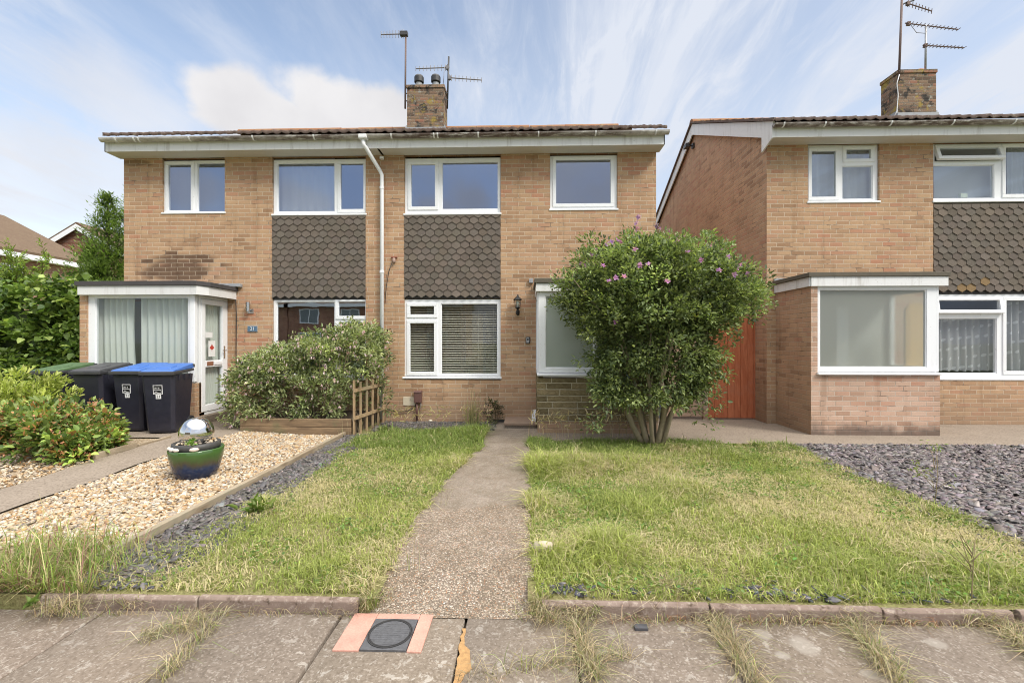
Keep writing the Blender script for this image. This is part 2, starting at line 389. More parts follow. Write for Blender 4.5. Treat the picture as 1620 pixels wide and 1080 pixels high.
m_pink = brick_mat('bay_brick', PINK, mortar=(0.55, 0.46, 0.37), dirt=(0.02, 0.24, (0.11, 0.085, 0.07), 0.85))
m_red = brick_mat('red_brick', [(0.05, (0.13, 0.055, 0.035)), (0.5, (0.22, 0.09, 0.055)), (0.9, (0.28, 0.13, 0.08))], mortar=(0.4, 0.33, 0.27))
def chimney_mat():
    g = G('chimney_brick'); P = g.sep(g.pos()); Nn = g.sep(g.nor())
    side = g.M('GREATER_THAN', g.M('ABSOLUTE', Nn[0]), 0.5)
    hor = g.M('ADD', g.M('MULTIPLY', P[0], g.M('SUBTRACT', 1.0, side)), g.M('MULTIPLY', P[1], side)); wv = g.comb(hor, side, P[2])
    row = g.M('FLOOR', g.M('DIVIDE', P[2], 0.075)); uu = g.M('ADD', g.M('DIVIDE', hor, 0.225), g.M('MULTIPLY', g.M('MODULO', row, 2.0), 0.5))
    rnd = g.white(g.comb(g.M('FLOOR', uu), row, side))
    fu = g.M('MULTIPLY', g.M('FRACT', uu), 0.225); fv = g.M('MULTIPLY', g.M('FRACT', g.M('DIVIDE', P[2], 0.075)), 0.075)
    face = g.sm(g.M('MINIMUM', g.M('MINIMUM', fu, g.M('SUBTRACT', 0.225, fu)), g.M('MINIMUM', fv, g.M('SUBTRACT', 0.075, fv))), 0.004, 0.009)
    col = g.ramp(rnd, [(0.0, (0.11, 0.075, 0.055)), (0.4, (0.20, 0.13, 0.09)), (0.75, (0.25, 0.175, 0.115)), (1, (0.29, 0.14, 0.095))])
    col = g.mix(face, (0.2, 0.17, 0.13), col)
    col = g.mix(g.sm(g.noise(wv, 3.4, 5, 0.65), 0.53, 0.64), col, (0.30, 0.22, 0.06))       # yellow lichen
    col = g.mix(g.sm(g.noise(wv, 4.3, 6, 0.7, 0.5), 0.51, 0.62), col, (0.05, 0.045, 0.04))    # soot
    col = g.mix(g.sm(g.noise(wv, 9, 5, 0.7), 0.56, 0.66), col, (0.30, 0.29, 0.25))
    return g.set(col, 0.95, g.bump(g.M('ADD', face, g.noise(wv, 40, 4)), 0.7, 0.01), spec=0.2)
m_chim = chimney_mat()
def stone_mat():
    g = G('stone_cladding'); P = g.sep(g.pos()); zz = P[2]; xx = P[0]
    # irregular courses of dressed stone
    warp = g.M('MULTIPLY', g.M('SUBTRACT', g.noise(g.pos(), 3.2, 2), 0.5), 0.05)
    h = 0.098
    zr = g.M('DIVIDE', g.M('ADD', zz, g.M('MULTIPLY', warp, 0.35)), h); row = g.M('FLOOR', zr)
    wd = g.M('ADD', 0.34, g.M('MULTIPLY', g.white(g.comb(row, 1.0, 0.0)), 0.26))
    uu = g.M('ADD', g.M('DIVIDE', g.M('ADD', xx, warp), wd), g.M('MULTIPLY', g.white(g.comb(row, 5.0, 0.0)), 3.0)); cell = g.M('FLOOR', uu)
    rnd = g.white(g.comb(cell, row, 2.0))
    fu = g.M('MULTIPLY', g.M('FRACT', uu), wd); fu = g.M('MINIMUM', fu, g.M('SUBTRACT', wd, fu))
    fv = g.M('MULTIPLY', g.M('FRACT', zr), h); fv = g.M('MINIMUM', fv, g.M('SUBTRACT', h, fv))
    face = g.sm(g.M('ADD', g.M('MINIMUM', fu, fv), g.M('MULTIPLY', g.M('SUBTRACT', g.noise(g.pos(), 30, 3), 0.5), 0.008)), 0.003, 0.011)
    col = g.ramp(rnd, [(0, (0.20, 0.16, 0.085)), (0.5, (0.285, 0.23, 0.12)), (1, (0.36, 0.285, 0.16))])
    rug = g.noise(g.map(g.pos(), (1, 1, 2.5)), 16, 6, 0.65, 0.6)
    col = g.mix(g.sm(rug, 0.35, 0.7), g.mix(1.0, col, (0.62, 0.6, 0.58), 'MULTIPLY'), col)
    col = g.mix(face, (0.46, 0.40, 0.28), col)
    return g.set(col, 0.95, g.bump(g.M('ADD', g.M('MULTIPLY', face, 1.0), g.M('MULTIPLY', rug, 1.6)), 0.9, 0.016), spec=0.2)
m_stone = stone_mat()
def fascia_mat(name, base=(0.72, 0.72, 0.71), streak=0.5):
    g = G(name); p = g.pos(); st = g.noise(g.map(p, (9, 9, 1.2)), 1.0, 5, 0.65)
    col = g.mix(g.M('MULTIPLY', g.sm(st, 0.5, 0.78), streak), base, (0.36, 0.33, 0.29))
    col = g.mix(g.M('MULTIPLY', g.sm(g.noise(p, 30, 4, 0.7), 0.62, 0.72), 0.5), col, (0.3, 0.27, 0.23))
    return g.set(col, 0.5)
m_fascia = fascia_mat('white_fascia_board', streak=0.6); m_upvc = fascia_mat('white_upvc', (0.79, 0.80, 0.81), 0.13)
m_soffit = plain('soffit_board', (0.60, 0.57, 0.52), 0.6, 0.05, 2)
m_peel = fascia_mat('peeling_white_paint', (0.68, 0.68, 0.67), 0.35)
def gutter_mat():
    g = G('weathered_gutter'); p = g.pos(); s = g.sep(p)
    wide = g.noise(g.map(p, (0.35, 1, 1)), 1.0, 4, 0.6); fine = g.noise(g.map(p, (6, 14, 30)), 1.0, 6, 0.75)
    mask = g.M('MULTIPLY', g.sm(wide, 0.34, 0.54), g.sm(fine, 0.32, 0.54))
    col = g.mix(mask, (0.56, 0.54, 0.50), (0.10, 0.065, 0.05))
    col = g.mix(g.sm(g.noise(p, 18, 4, 0.6), 0.4, 0.75), col, g.mix(1., col, (0.72, 0.68, 0.64), 'MULTIPLY'))
    return g.set(col, 0.55)
m_gutter = gutter_mat()
def roof_mat(name, a, b, c):
    g = G(name); p = g.pos()
    col = g.mix(g.noise(p, 3.0, 6, 0.65), a, b); col = g.mix(g.sm(g.noise(p, 14, 5, 0.7), 0.52, 0.68), col, c)
    return g.set(col, 0.92, g.bump(g.noise(p, 60, 4), 0.4, 0.004), spec=0.2)
m_roof = roof_mat('concrete_roof_tile', (0.085, 0.06, 0.052), (0.17, 0.12, 0.10), (0.24, 0.20, 0.15))
m_ridge = roof_mat('orange_ridge_tile', (0.24, 0.10, 0.055), (0.30, 0.17, 0.09), (0.26, 0.2, 0.09))
m_roof2 = roof_mat('brown_plain_tile', (0.105, 0.068, 0.045), (0.165, 0.115, 0.075), (0.21, 0.165, 0.10))
m_felt = plain('roofing_felt', (0.060, 0.055, 0.055), 0.85, 0.25, 12, bump=0.3)
m_mossfelt = plain('mossy_roofing_felt', (0.11, 0.095, 0.07), 0.9, 0.3, 14, bump=0.3)
m_lead = plain('lead_flashing', (0.30, 0.31, 0.32), 0.5, 0.2, 9)
def hung_mat(name):
    g = G(name); p = g.pos()
    at = g.N.new('ShaderNodeAttribute'); at.attribute_name = 'Col'
    col = g.mix(1.0, (0.145, 0.124, 0.103), at.outputs[0], 'MULTIPLY')
    n = g.noise(p, 26, 5, 0.7)
    col = g.mix(g.sm(n, 0.35, 0.75), g.mix(1., col, (0.84, 0.83, 0.82), 'MULTIPLY'), col)
    col = g.mix(g.M('MULTIPLY', g.sm(g.noise(p, 75, 2, 0.5), 0.71, 0.74), 0.7), col, (0.4, 0.37, 0.32))
    return g.set(col, 0.88, g.bump(g.noise(p, 120, 3), 0.25, 0.002), spec=0.25)
m_hung = hung_mat('hung_concrete_tile')
def glass_mat(name, refl=0.3, tint=(0.86, 0.9, 0.9), gcol=(0.80, 0.86, 0.96), rough=0.0):
    g = G(name); N, L = g.N, g.L; N.remove(g.b)
    tr = N.new('ShaderNodeBsdfTransparent'); tr.inputs[0].default_value = tint + (1,)
    gl = N.new('ShaderNodeBsdfGlossy'); gl.inputs[0].default_value = gcol + (1,); gl.inputs[1].default_value = rough
    # old panes are never quite flat
    wv = g.noise(g.pos(), 1.7, 2, 0.5); bp = g.bump(wv, 0.05, 0.02); L.new(bp, gl.inputs['Normal'])
    lw = N.new('ShaderNodeLayerWeight'); lw.inputs[0].default_value = 0.5
    f = g.M('MINIMUM', g.M('ADD', g.M('POWER', lw.outputs['Facing'], 4.0), refl), 1.0)
    mx = N.new('ShaderNodeMixShader'); L.new(f, mx.inputs[0]); L.new(tr.outputs[0], mx.inputs[1]); L.new(gl.outputs[0], mx.inputs[2]); L.new(mx.outputs[0], g.out.inputs[0])
    return g.m
m_glass = glass_mat('window_glass', 0.33, gcol=(0.66, 0.76, 1.0))
m_glass_low = glass_mat('clear_window_glass', 0.05, (0.93, 0.95, 0.94))
def frost_mat(name, base):
    g = G(name); N, L = g.N, g.L
    rf = N.new('ShaderNodeBsdfRefraction'); rf.inputs[0].default_value = (0.88, 0.93, 0.90, 1); rf.inputs[1].default_value = 0.5; rf.inputs[2].default_value = 1.05
    g.set(base, 0.13, spec=0.8); mx = N.new('ShaderNodeMixShader'); mx.inputs[0].default_value = 0.55
    L.new(rf.outputs[0], mx.inputs[1]); L.new(g.b.outputs[0], mx.inputs[2]); L.new(mx.outputs[0], g.out.inputs[0]); return g.m
m_frost = frost_mat('obscured_glass', (0.36, 0.42, 0.37))
m_blacksill = plain('dark_rubber', (0.02, 0.02, 0.022), 0.6)
m_plaster = plain('interior_plaster', (0.62, 0.58, 0.48), 0.9, 0.04, 2)
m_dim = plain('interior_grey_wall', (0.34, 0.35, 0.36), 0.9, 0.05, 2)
m_carpet = plain('interior_carpet', (0.22, 0.19, 0.16), 0.95)
def cloth_mat(name, c, tr=0.35, lace=False):
    g = G(name); N, L = g.N, g.L; p = g.pos()
    g.set(g.mix(g.noise(p, 40, 3), tuple(x * .9 for x in c), c), 0.95, spec=0.1)
    t = N.new('ShaderNodeBsdfTranslucent'); t.inputs[0].default_value = c + (1,)
    mx = N.new('ShaderNodeMixShader'); mx.inputs[0].default_value = tr; L.new(g.b.outputs[0], mx.inputs[1]); L.new(t.outputs[0], mx.inputs[2])
    L.new(mx.outputs[0], g.out.inputs[0])
    if lace:
        tp = N.new('ShaderNodeBsdfTransparent'); m2 = N.new('ShaderNodeMixShader')
        q = g.map(p, (7.5, 1, 5.5), (0, R(25), 0)); s = g.sep(q)
        a = g.M('SUBTRACT', g.M('FRACT', s[0]), 0.5); b = g.M('SUBTRACT', g.M('FRACT', g.M('ADD', s[2], g.M('MULTIPLY', g.M('FLOOR', s[0]), 0.37))), 0.5)
        e = g.M('ADD', g.M('MULTIPLY', g.M('MULTIPLY', a, a), 14.0), g.M('MULTIPLY', g.M('MULTIPLY', b, b), 36.0))
        leaf = g.M('SUBTRACT', 1.0, g.sm(e, 0.5, 0.9))
        g.L.new(g.M('ADD', 0.68, g.M('MULTIPLY', leaf, 0.3)), m2.inputs[0]); L.new(tp.outputs[0], m2.inputs[1]); L.new(mx.outputs[0], m2.inputs[2]); L.new(m2.outputs[0], g.out.inputs[0])
    return g.m
m_curtain = cloth_mat('grey_green_curtain', (0.80, 0.83, 0.77))
m_net = cloth_mat('white_net_curtain', (0.78, 0.80, 0.80), 0.4, True)
m_voile = cloth_mat('pale_voile', (0.72, 0.73, 0.75), 0.4)
m_blind = plain('cream_blind_slat', (0.70, 0.66, 0.56), 0.5, 0.05, 4)
def wood_mat(name, a, b, c=None, axis=(1, 1, 0.15), scale=14, rough=0.75):
    g = G(name); p = g.pos()
    n = g.noise(g.map(p, axis), scale, 6, 0.65, 1.2); col = g.mix(g.sm(n, 0.3, 0.72), a, b)
    if c is not None: col = g.mix(g.sm(g.noise(p, 2.3, 5, 0.65), 0.5, 0.7), col, c)
    return g.set(col, rough, g.bump(n, 0.35, 0.004), spec=0.3)
m_gate = wood_mat('red_cedar_stain', (0.36, 0.10, 0.042), (0.49, 0.165, 0.078), (0.39, 0.14, 0.075))
m_timber = wood_mat('weathered_timber', (0.22, 0.165, 0.105), (0.40, 0.33, 0.235), (0.27, 0.235, 0.165), axis=(1, 0.12, 1))
m_sleeper = wood_mat('mossy_sleeper', (0.15, 0.10, 0.06), (0.27, 0.185, 0.105), (0.14, 0.14, 0.07), axis=(0.12, 1, 1))
m_trellis = wood_mat('tan_trellis_wood', (0.30, 0.20, 0.11), (0.44, 0.32, 0.19), (0.30, 0.25, 0.16))
m_fence = wood_mat('pinkish_fence_board', (0.26, 0.17, 0.115), (0.40, 0.28, 0.20), (0.33, 0.27, 0.2), axis=(0.12, 1, 1))
m_galv = plain('galvanised_steel', (0.38, 0.38, 0.38), 0.45, 0.2, 12, metal=0.6)
m_darkmetal = plain('dark_metal', (0.035, 0.034, 0.034), 0.45, 0.2, 12)
m_chrome = plain('brushed_steel', (0.62, 0.62, 0.62), 0.22, 0.05, 12, metal=1)
m_alu = plain('aerial_aluminium', (0.20, 0.19, 0.19), 0.5, 0.2, 12, metal=0.5)
m_rust = plain('rusty_mast', (0.15, 0.10, 0.085), 0.7, 0.35, 20, metal=0.2)
# ---------------------------------------------------------------- ground
def sheet(name, x0, x1, y0, y1, mat, z=0.0, step=0.25, kind='structure', edge=None, zf=None):
    nx = max(1, int((x1 - x0) / step)); ny = max(1, int((y1 - y0) / step))
    xs = np.linspace(x0, x1, nx + 1); ys = np.linspace(y0, y1, ny + 1); Xg, Yg = np.meshgrid(xs, ys)
    if edge is not None: Xg, Yg = edge(Xg, Yg)
    V = np.stack([Xg, Yg, gz(Xg, Yg) + z + (zf(Xg, Yg) if zf else 0)], -1).reshape(-1, 3)
    i = np.arange(ny)[:, None] * (nx + 1) + np.arange(nx)[None, :]
    F = np.stack([i, i + 1, i + nx + 2, i + nx + 1], -1).reshape(-1, 4)
    return props(np_mesh(name, V, F, mat), kind=kind)

def ground_mats():
    g = G('far_turf'); p = g.pos(); g.set(g.mix(g.noise(p, 0.6, 6, 0.6), (0.07, 0.10, 0.03), (0.13, 0.14, 0.05)), 0.95); far = g.m
    g = G('thatchy_soil'); p = g.pos(); n = g.noise(p, 5, 6, 0.65); f = g.noise(p, 70, 4, 0.7)
    c = g.mix(n, (0.27, 0.225, 0.12), (0.22, 0.24, 0.08)); c = g.mix(g.sm(f, 0.35, 0.7), c, g.mix(1., c, (0.45, 0.42, 0.4), 'MULTIPLY'))
    lawn = g.set(c, 0.95, g.bump(f, 0.6, 0.01), spec=0.1)
    g = G('pavement_concrete'); p = g.pos(); s = g.sep(p)
    at = g.N.new('ShaderNodeAttribute'); at.attribute_name = 'Col'
    n = g.noise(p, 2.2, 6, 0.65); f = g.noise(p, 55, 5, 0.7)
    c = g.mix(n, (0.168, 0.136, 0.106), (0.266, 0.22, 0.177)); c = g.mix(1.0, c, at.outputs[0], 'MULTIPLY')
    c = g.mix(g.sm(f, 0.4, 0.7), c, g.mix(1., c, (0.66, 0.64, 0.62), 'MULTIPLY'))
    v = g.vor(p, 120, out='Color'); c = g.mix(g.M('MULTIPLY', g.sm(g.sep(v)[0], 0.8, 0.95), 0.5), c, (0.36, 0.31, 0.26))
    blot = g.sm(g.noise(g.map(p, (1.25, 1, 1)), 17, 4, 0.66, 0.4), 0.575, 0.635)       # lichen flecks
    zone = g.sm(g.noise(p, 1.9, 3, 0.5), 0.38, 0.60)
    c = g.mix(g.M('MULTIPLY', g.M('MULTIPLY', blot, g.M('ADD', 0.35, g.M('MULTIPLY', zone, 0.65))), 0.62), c, (0.42, 0.385, 0.335))
    for (px, py, rx, rz) in [(1272, 1021, .075, .10), (1147, 1017, .025, .03), (1238, 1037, .04, .035), (1388, 1012, .075, .06), (1480, 1018, .06, .05), (1378, 1066, .055, .04), (953, 1029, .035, .03), (1205, 1003, .05, .05), (1560, 975, .07, .06)]:
        X, Y = GXY(px, py, -0.08)
        a = g.M('DIVIDE', g.M('SUBTRACT', s[0], X), rx); b = g.M('DIVIDE', g.M('SUBTRACT', s[1], Y), rz)
        r = g.M('ADD', g.M('SQRT', g.M('ADD', g.M('MULTIPLY', a, a), g.M('MULTIPLY', b, b))), g.M('MULTIPLY', g.M('SUBTRACT', g.noise(p, 9, 3), 0.5), 0.9))
        c = g.mix(g.M('MULTIPLY', g.M('SUBTRACT', 1.0, g.sm(r, 0.55, 1.05)), 0.6), c, (0.34, 0.305, 0.26))
    oc = g.sm(g.noise(p, 3.3, 5, 0.7), 0.64, 0.74)
    c = g.mix(g.M('MULTIPLY', oc, 0.45), c, (0.33, 0.19, 0.10))
    pave = g.set(c, 0.9, g.bump(g.M('ADD', f, g.M('MULTIPLY', g.noise(p, 160, 3), 0.6)), 0.35, 0.004), spec=0.25)
    g = G('aggregate_path'); p = g.pos(); s = g.sep(p)
    e = g.M('ADD', s[1], g.M('ADD', g.M('MULTIPLY', g.M('SUBTRACT', g.noise(p, 4, 4, 0.6), 0.5), 0.35), g.M('MULTIPLY', s[0], -0.25)))
    old = g.sm(e, 3.98, 4.06)
    q = g.mix(1.0, p, g.noise(p, 30, 2, col=True), 'ADD')
    vc = g.vor(p, 105, out='Color'); vd = g.vor(p, 105)
    st = g.ramp(g.sep(vc)[0], [(0, (0.10, 0.075, 0.055)), (0.25, (0.22, 0.165, 0.12)), (0.5, (0.33, 0.26, 0.19)), (0.72, (0.42, 0.35, 0.27)), (0.86, (0.30, 0.15, 0.075)), (1, (0.56, 0.51, 0.44))])
    a1 = g.mix(g.sm(vd, 0.35, 0.75), st, (0.16, 0.125, 0.09))
    n = g.noise(p, 3.0, 6, 0.65)
    vc2 = g.vor(p, 150, out='Color')
    a2 = g.mix(g.M('MULTIPLY', g.sm(g.sep(vc2)[1], 0.45, 0.9), 0.55), (0.215, 0.175, 0.135), (0.36, 0.31, 0.25))
    a2 = g.mix(g.sm(g.noise(p, 9, 5, 0.7), 0.45, 0.7), a2, (0.17, 0.135, 0.10))
    c = g.mix(1.0, g.mix(old, a1, g.mix(0.42, a2, a1)), (1.06, 1.10, 1.15), 'MULTIPLY'); c = g.mix(g.sm(n, 0.3, 0.75), g.mix(1., c, (0.76, 0.73, 0.68), 'MULTIPLY'), c)
    hgt = g.M('ADD', g.M('MULTIPLY', g.M('SUBTRACT', 1.0, vd), 1.0), g.M('MULTIPLY', g.noise(p, 40, 4), 0.5))
    path = g.set(c, 0.85, g.bump(hgt, 0.7, 0.006), spec=0.3)
    g = G('old_concrete'); p = g.pos(); n = g.noise(p, 2.5, 6, 0.65); f = g.noise(p, 48, 5, 0.72)
    c = g.mix(n, (0.22, 0.178, 0.138), (0.34, 0.283, 0.225)); c = g.mix(g.sm(f, 0.42, 0.66), c, g.mix(1., c, (0.62, 0.6, 0.57), 'MULTIPLY'))
    conc = g.set(c, 0.9, g.bump(f, 0.5, 0.005), spec=0.2)
    g = G('gravel_bed_base'); p = g.pos(); c = g.ramp(g.sep(g.vor(p, 60, out='Color'))[0], [(0, (0.16, 0.11, 0.06)), (0.5, (0.3, 0.22, 0.13)), (1, (0.42, 0.35, 0.26))]); gravel = g.set(c, 0.9)
    g = G('slate_bed_base'); p = g.pos(); c = g.ramp(g.sep(g.vor(p, 40, out='Color'))[0], [(0, (0.03, 0.028, 0.03)), (1, (0.10, 0.09, 0.095))]); slate = g.set(c, 0.9)
    return far, lawn, pave, path, conc, gravel, slate
m_far, m_lawn, m_pave, m_path, m_conc, m_gravbase, m_slatebase = ground_mats()

XPL, XPR = -0.885, 0.05            # garden path edges
XSL = 3.56                          # edge of the lawn against the slate bed
XTB = -2.76                         # timber edging
XCP0, XCP1 = -5.0, -4.36            # neighbour's concrete path
YK = 2.50                           # back of the pavement / face of the edging stones
props(np_mesh('ground', np.array([(-400, -300, -0.16), (400, -300, -0.16), (400, 500, -0.16), (-400, 500, -0.16)]), [[0, 1, 2, 3]], m_far), kind='structure')
sheet('garden_soil', -16, XPL + .04, YK + 0.03, 22, m_lawn, -0.012, 0.4); sheet('garden_soil', XPR - .04, 14, YK + 0.03, 22, m_lawn, -0.012, 0.4); sheet('garden_soil', XPL + .041, XPR - .041, YK + .5, 22, m_lawn, -0.012, 0.4)
def pavement():
    xs = [-9.2] + [GXY(px, 990, -0.08)[0] for px in (-700, -470, -250, -80, 130, 330)] + [GXY(530, 988, -0.08)[0], GXY(735, 990, -0.08)[0], GXY(905, 990, -0.08)[0], GXY(1120, 990, -0.08)[0], GXY(1340, 990, -0.08)[0], GXY(1590, 1000, -0.08)[0], 3.3, 4.0, 4.7, 5.4, 6.1, 7.0, 8.0, 9.2]
    ys = [-1.3, -0.4, 0.5, 1.4, YK - 0.004]
    V = []; F = []; C = []
    rr = random.Random(3)
    for i in range(len(xs) - 1):
        off = rr.uniform(-0.25, 0.25)
        for j in range(len(ys) - 1):
            g_ = 0.007; x0, x1 = xs[i] + g_, xs[i + 1] - g_
            y0 = ys[j] + g_ + (off if j else 0); y1 = ys[j + 1] - g_ + (off if j < len(ys) - 2 else 0)
            if -1.1 < (x0 + x1) / 2 < -0.2 and j == len(ys) - 2: y0, y1 = y0, y1
            dz = rr.uniform(-0.003, 0.003); t = [dz + rr.uniform(-.002, .002) for _ in range(4)]
            b = 0.006; n = len(V); k = rr.uniform(0.86, 1.1); cc = (k, k * rr.uniform(.97, 1.0), k * rr.uniform(.93, 1.0))
            V += [(x0, y0, -.16), (x1, y0, -.16), (x1, y1, -.16), (x0, y1, -.16)]
            V += [(x0, y0, -.086 + t[0]), (x1, y0, -.086 + t[1]), (x1, y1, -.086 + t[2]), (x0, y1, -.086 + t[3])]
            V += [(x0 + b, y0 + b, -.08 + t[0]), (x1 - b, y0 + b, -.08 + t[1]), (x1 - b, y1 - b, -.08 + t[2]), (x0 + b, y1 - b, -.08 + t[3])]
            C += [cc] * 12
            for a in (0, 4):
                for q in range(4): F.append((n + a + q, n + a + (q + 1) % 4, n + a + 4 + (q + 1) % 4, n + a + 4 + q))
            F.append((n + 8, n + 9, n + 10, n + 11))
    return props(np_mesh('pavement', np.array(V), F, m_pave, col=np.array(C)), kind='structure')
pavement()
for xa, xb in ((-9.2, -2.765), (3.555, 9.2), (-2.76, -.93), (.086, 3.55)):
    y0_ = YK + .004 if xb - xa > 4 else YK + .047
    props(MB().hexa([(xa, y0_, -.16), (xb, y0_, -.16), (xb, YK + .12, -.16), (xa, YK + .12, -.16)], [(xa, y0_, -.018), (xb, y0_, -.018), (xb, YK + .12, -.011), (xa, YK + .12, -.011)]).build('soil_edge', m_lawn), kind='structure')
for xa, xb in ((-.928, XPL + .02), (XPR - .03, .083)):
    props(MB().hexa([(xa, YK + .003, -.16), (xb, YK + .003, -.16), (xb, YK + .05, -.16), (xa, YK + .05, -.16)], [(xa, YK + .003, -.055), (xb, YK + .003, -.06), (xb, YK + .05, -.011), (xa, YK + .05, -.011)]).build('soil_edge', m_lawn), kind='structure')
sheet('pavement_bed', -9.4, 9.4, -1.4, YK, plain('joint_dirt', (0.09, 0.065, 0.045), 0.95, 0.3, 20), -0.115, 1)
def path_edge(Xg, Yg):
    t = (Xg - XPL) / (XPR - XPL)
    wl = 0.02 * np.sin(Yg * 5.1) + 0.012 * np.sin(Yg * 13 + 1) + 0.27 * sstep(3.6, 6.6, Yg)
    wr = 0.02 * np.sin(Yg * 4.3 + 2) + 0.012 * np.sin(Yg * 11)
    return Xg + wl * (1 - t) + wr * t, Yg
sheet('garden_path', XPL, XPR, YK - 0.03, 7.35, m_path, 0.012, 0.08, edge=path_edge, zf=lambda X, Y: -.088 * (1 - sstep(YK - .02, YK + .45, Y)))
sheet('hardstanding', -0.75, 12, 6.45, 8.05, m_conc, 0.006, 0.3)
sheet('alley', 2.3, 4.6, 8.05, 22, m_conc, 0.004, 0.5)
sheet('neighbour_path', XCP0, XCP1, YK + 0.005, 6.35, m_conc, 0.014, 0.15, edge=lambda X, Y: (X + 0.02 * np.sin(Y * 6), Y))
sheet('bin_standing', -8.0, -4.1, 6.30, 8.05, m_conc, 0.010, 0.3)
sheet('gravel_bed', XCP1 - .05, XTB, YK + 0.05, 7.0, m_gravbase, -0.004, 0.2)
sheet('gravel_strip', -8.0, XCP0 + .05, 4.2, 6.3, m_gravbase, -0.006, 0.2)
sheet('slate_bed', XSL - 0.25, 9.5, YK + 0.3, 6.42, m_slatebase, -0.006, 0.3)
sheet('slate_strip', XTB + 0.04, XTB + 0.62, YK + 0.1, 7.0, m_slatebase, -0.004, 0.2)
sheet('slate_border', -2.45, -0.55, 7.2, 8.04, m_slatebase, -0.002, 0.2)

# ---------------------------------------------------------------- house building blocks
WY = 8.06
def cells(x0, x1, z0, z1, holes):
    xs = sorted({x0, x1, *[h[0] for h in holes], *[h[1] for h in holes]}); zs = sorted({z0, z1, *[h[2] for h in holes], *[h[3] for h in holes]})
    xs = [x for x in xs if x0 - 1e-6 <= x <= x1 + 1e-6]; zs = [z for z in zs if z0 - 1e-6 <= z <= z1 + 1e-6]
    for i in range(len(xs) - 1):
        for j in range(len(zs) - 1):
            cx, cz = (xs[i] + xs[i + 1]) / 2, (zs[j] + zs[j + 1]) / 2
            if not any(h[0] < cx < h[1] and h[2] < cz < h[3] for h in holes): yield xs[i], xs[i + 1], zs[j], zs[j + 1]
def wall_y(mb, x0, x1, z0, z1, y, holes, depth=0.10):
    for a, b, c, d in cells(x0, x1, z0, z1, holes): mb.quad((a, y, c), (b, y, c), (b, y, d), (a, y, d))
    for a, b, c, d in holes:
        y2 = y + depth
        mb.quad((a, y, c), (a, y2, c), (a, y2, d), (a, y, d)); mb.quad((b, y, c), (b, y2, c), (b, y2, d), (b, y, d))
        mb.quad((a, y, c), (b, y, c), (b, y2, c), (a, y2, c)); mb.quad((a, y, d), (b, y, d), (b, y2, d), (a, y2, d))
def plate(x0, x1, z0, z1, holes, y0, y1):
    mb = MB(); wall_y(mb, x0, x1, z0, z1, y0, holes, y1 - y0)
    for a, b, c, d in cells(x0, x1, z0, z1, holes): mb.quad((a, y1, c), (b, y1, c), (b, y1, d), (a, y1, d))
    for (a, b) in ((x0, x1),):
        mb.quad((a, y0, z0), (a, y1, z0), (a, y1, z1), (a, y0, z1)); mb.quad((b, y0, z0), (b, y1, z0), (b, y1, z1), (b, y0, z1))
        mb.quad((a, y0, z0), (b, y0, z0), (b, y1, z0), (a, y1, z0)); mb.quad((a, y0, z1), (b, y0, z1), (b, y1, z1), (a, y1, z1))
    return mb
def weld(o):
    bm = bmesh.new(); bm.from_mesh(o.data); bmesh.ops.remove_doubles(bm, verts=bm.verts, dist=1e-5); bmesh.ops.recalc_face_normals(bm, faces=bm.faces); bm.to_mesh(o.data); bm.free(); return o
def rot_x(o_mesh, ang, y, z):
    T = Matrix.Translation((0, y, z)) @ Matrix.Rotation(ang, 4, 'X') @ Matrix.Translation((0, -y, -z)); o_mesh.transform(T)
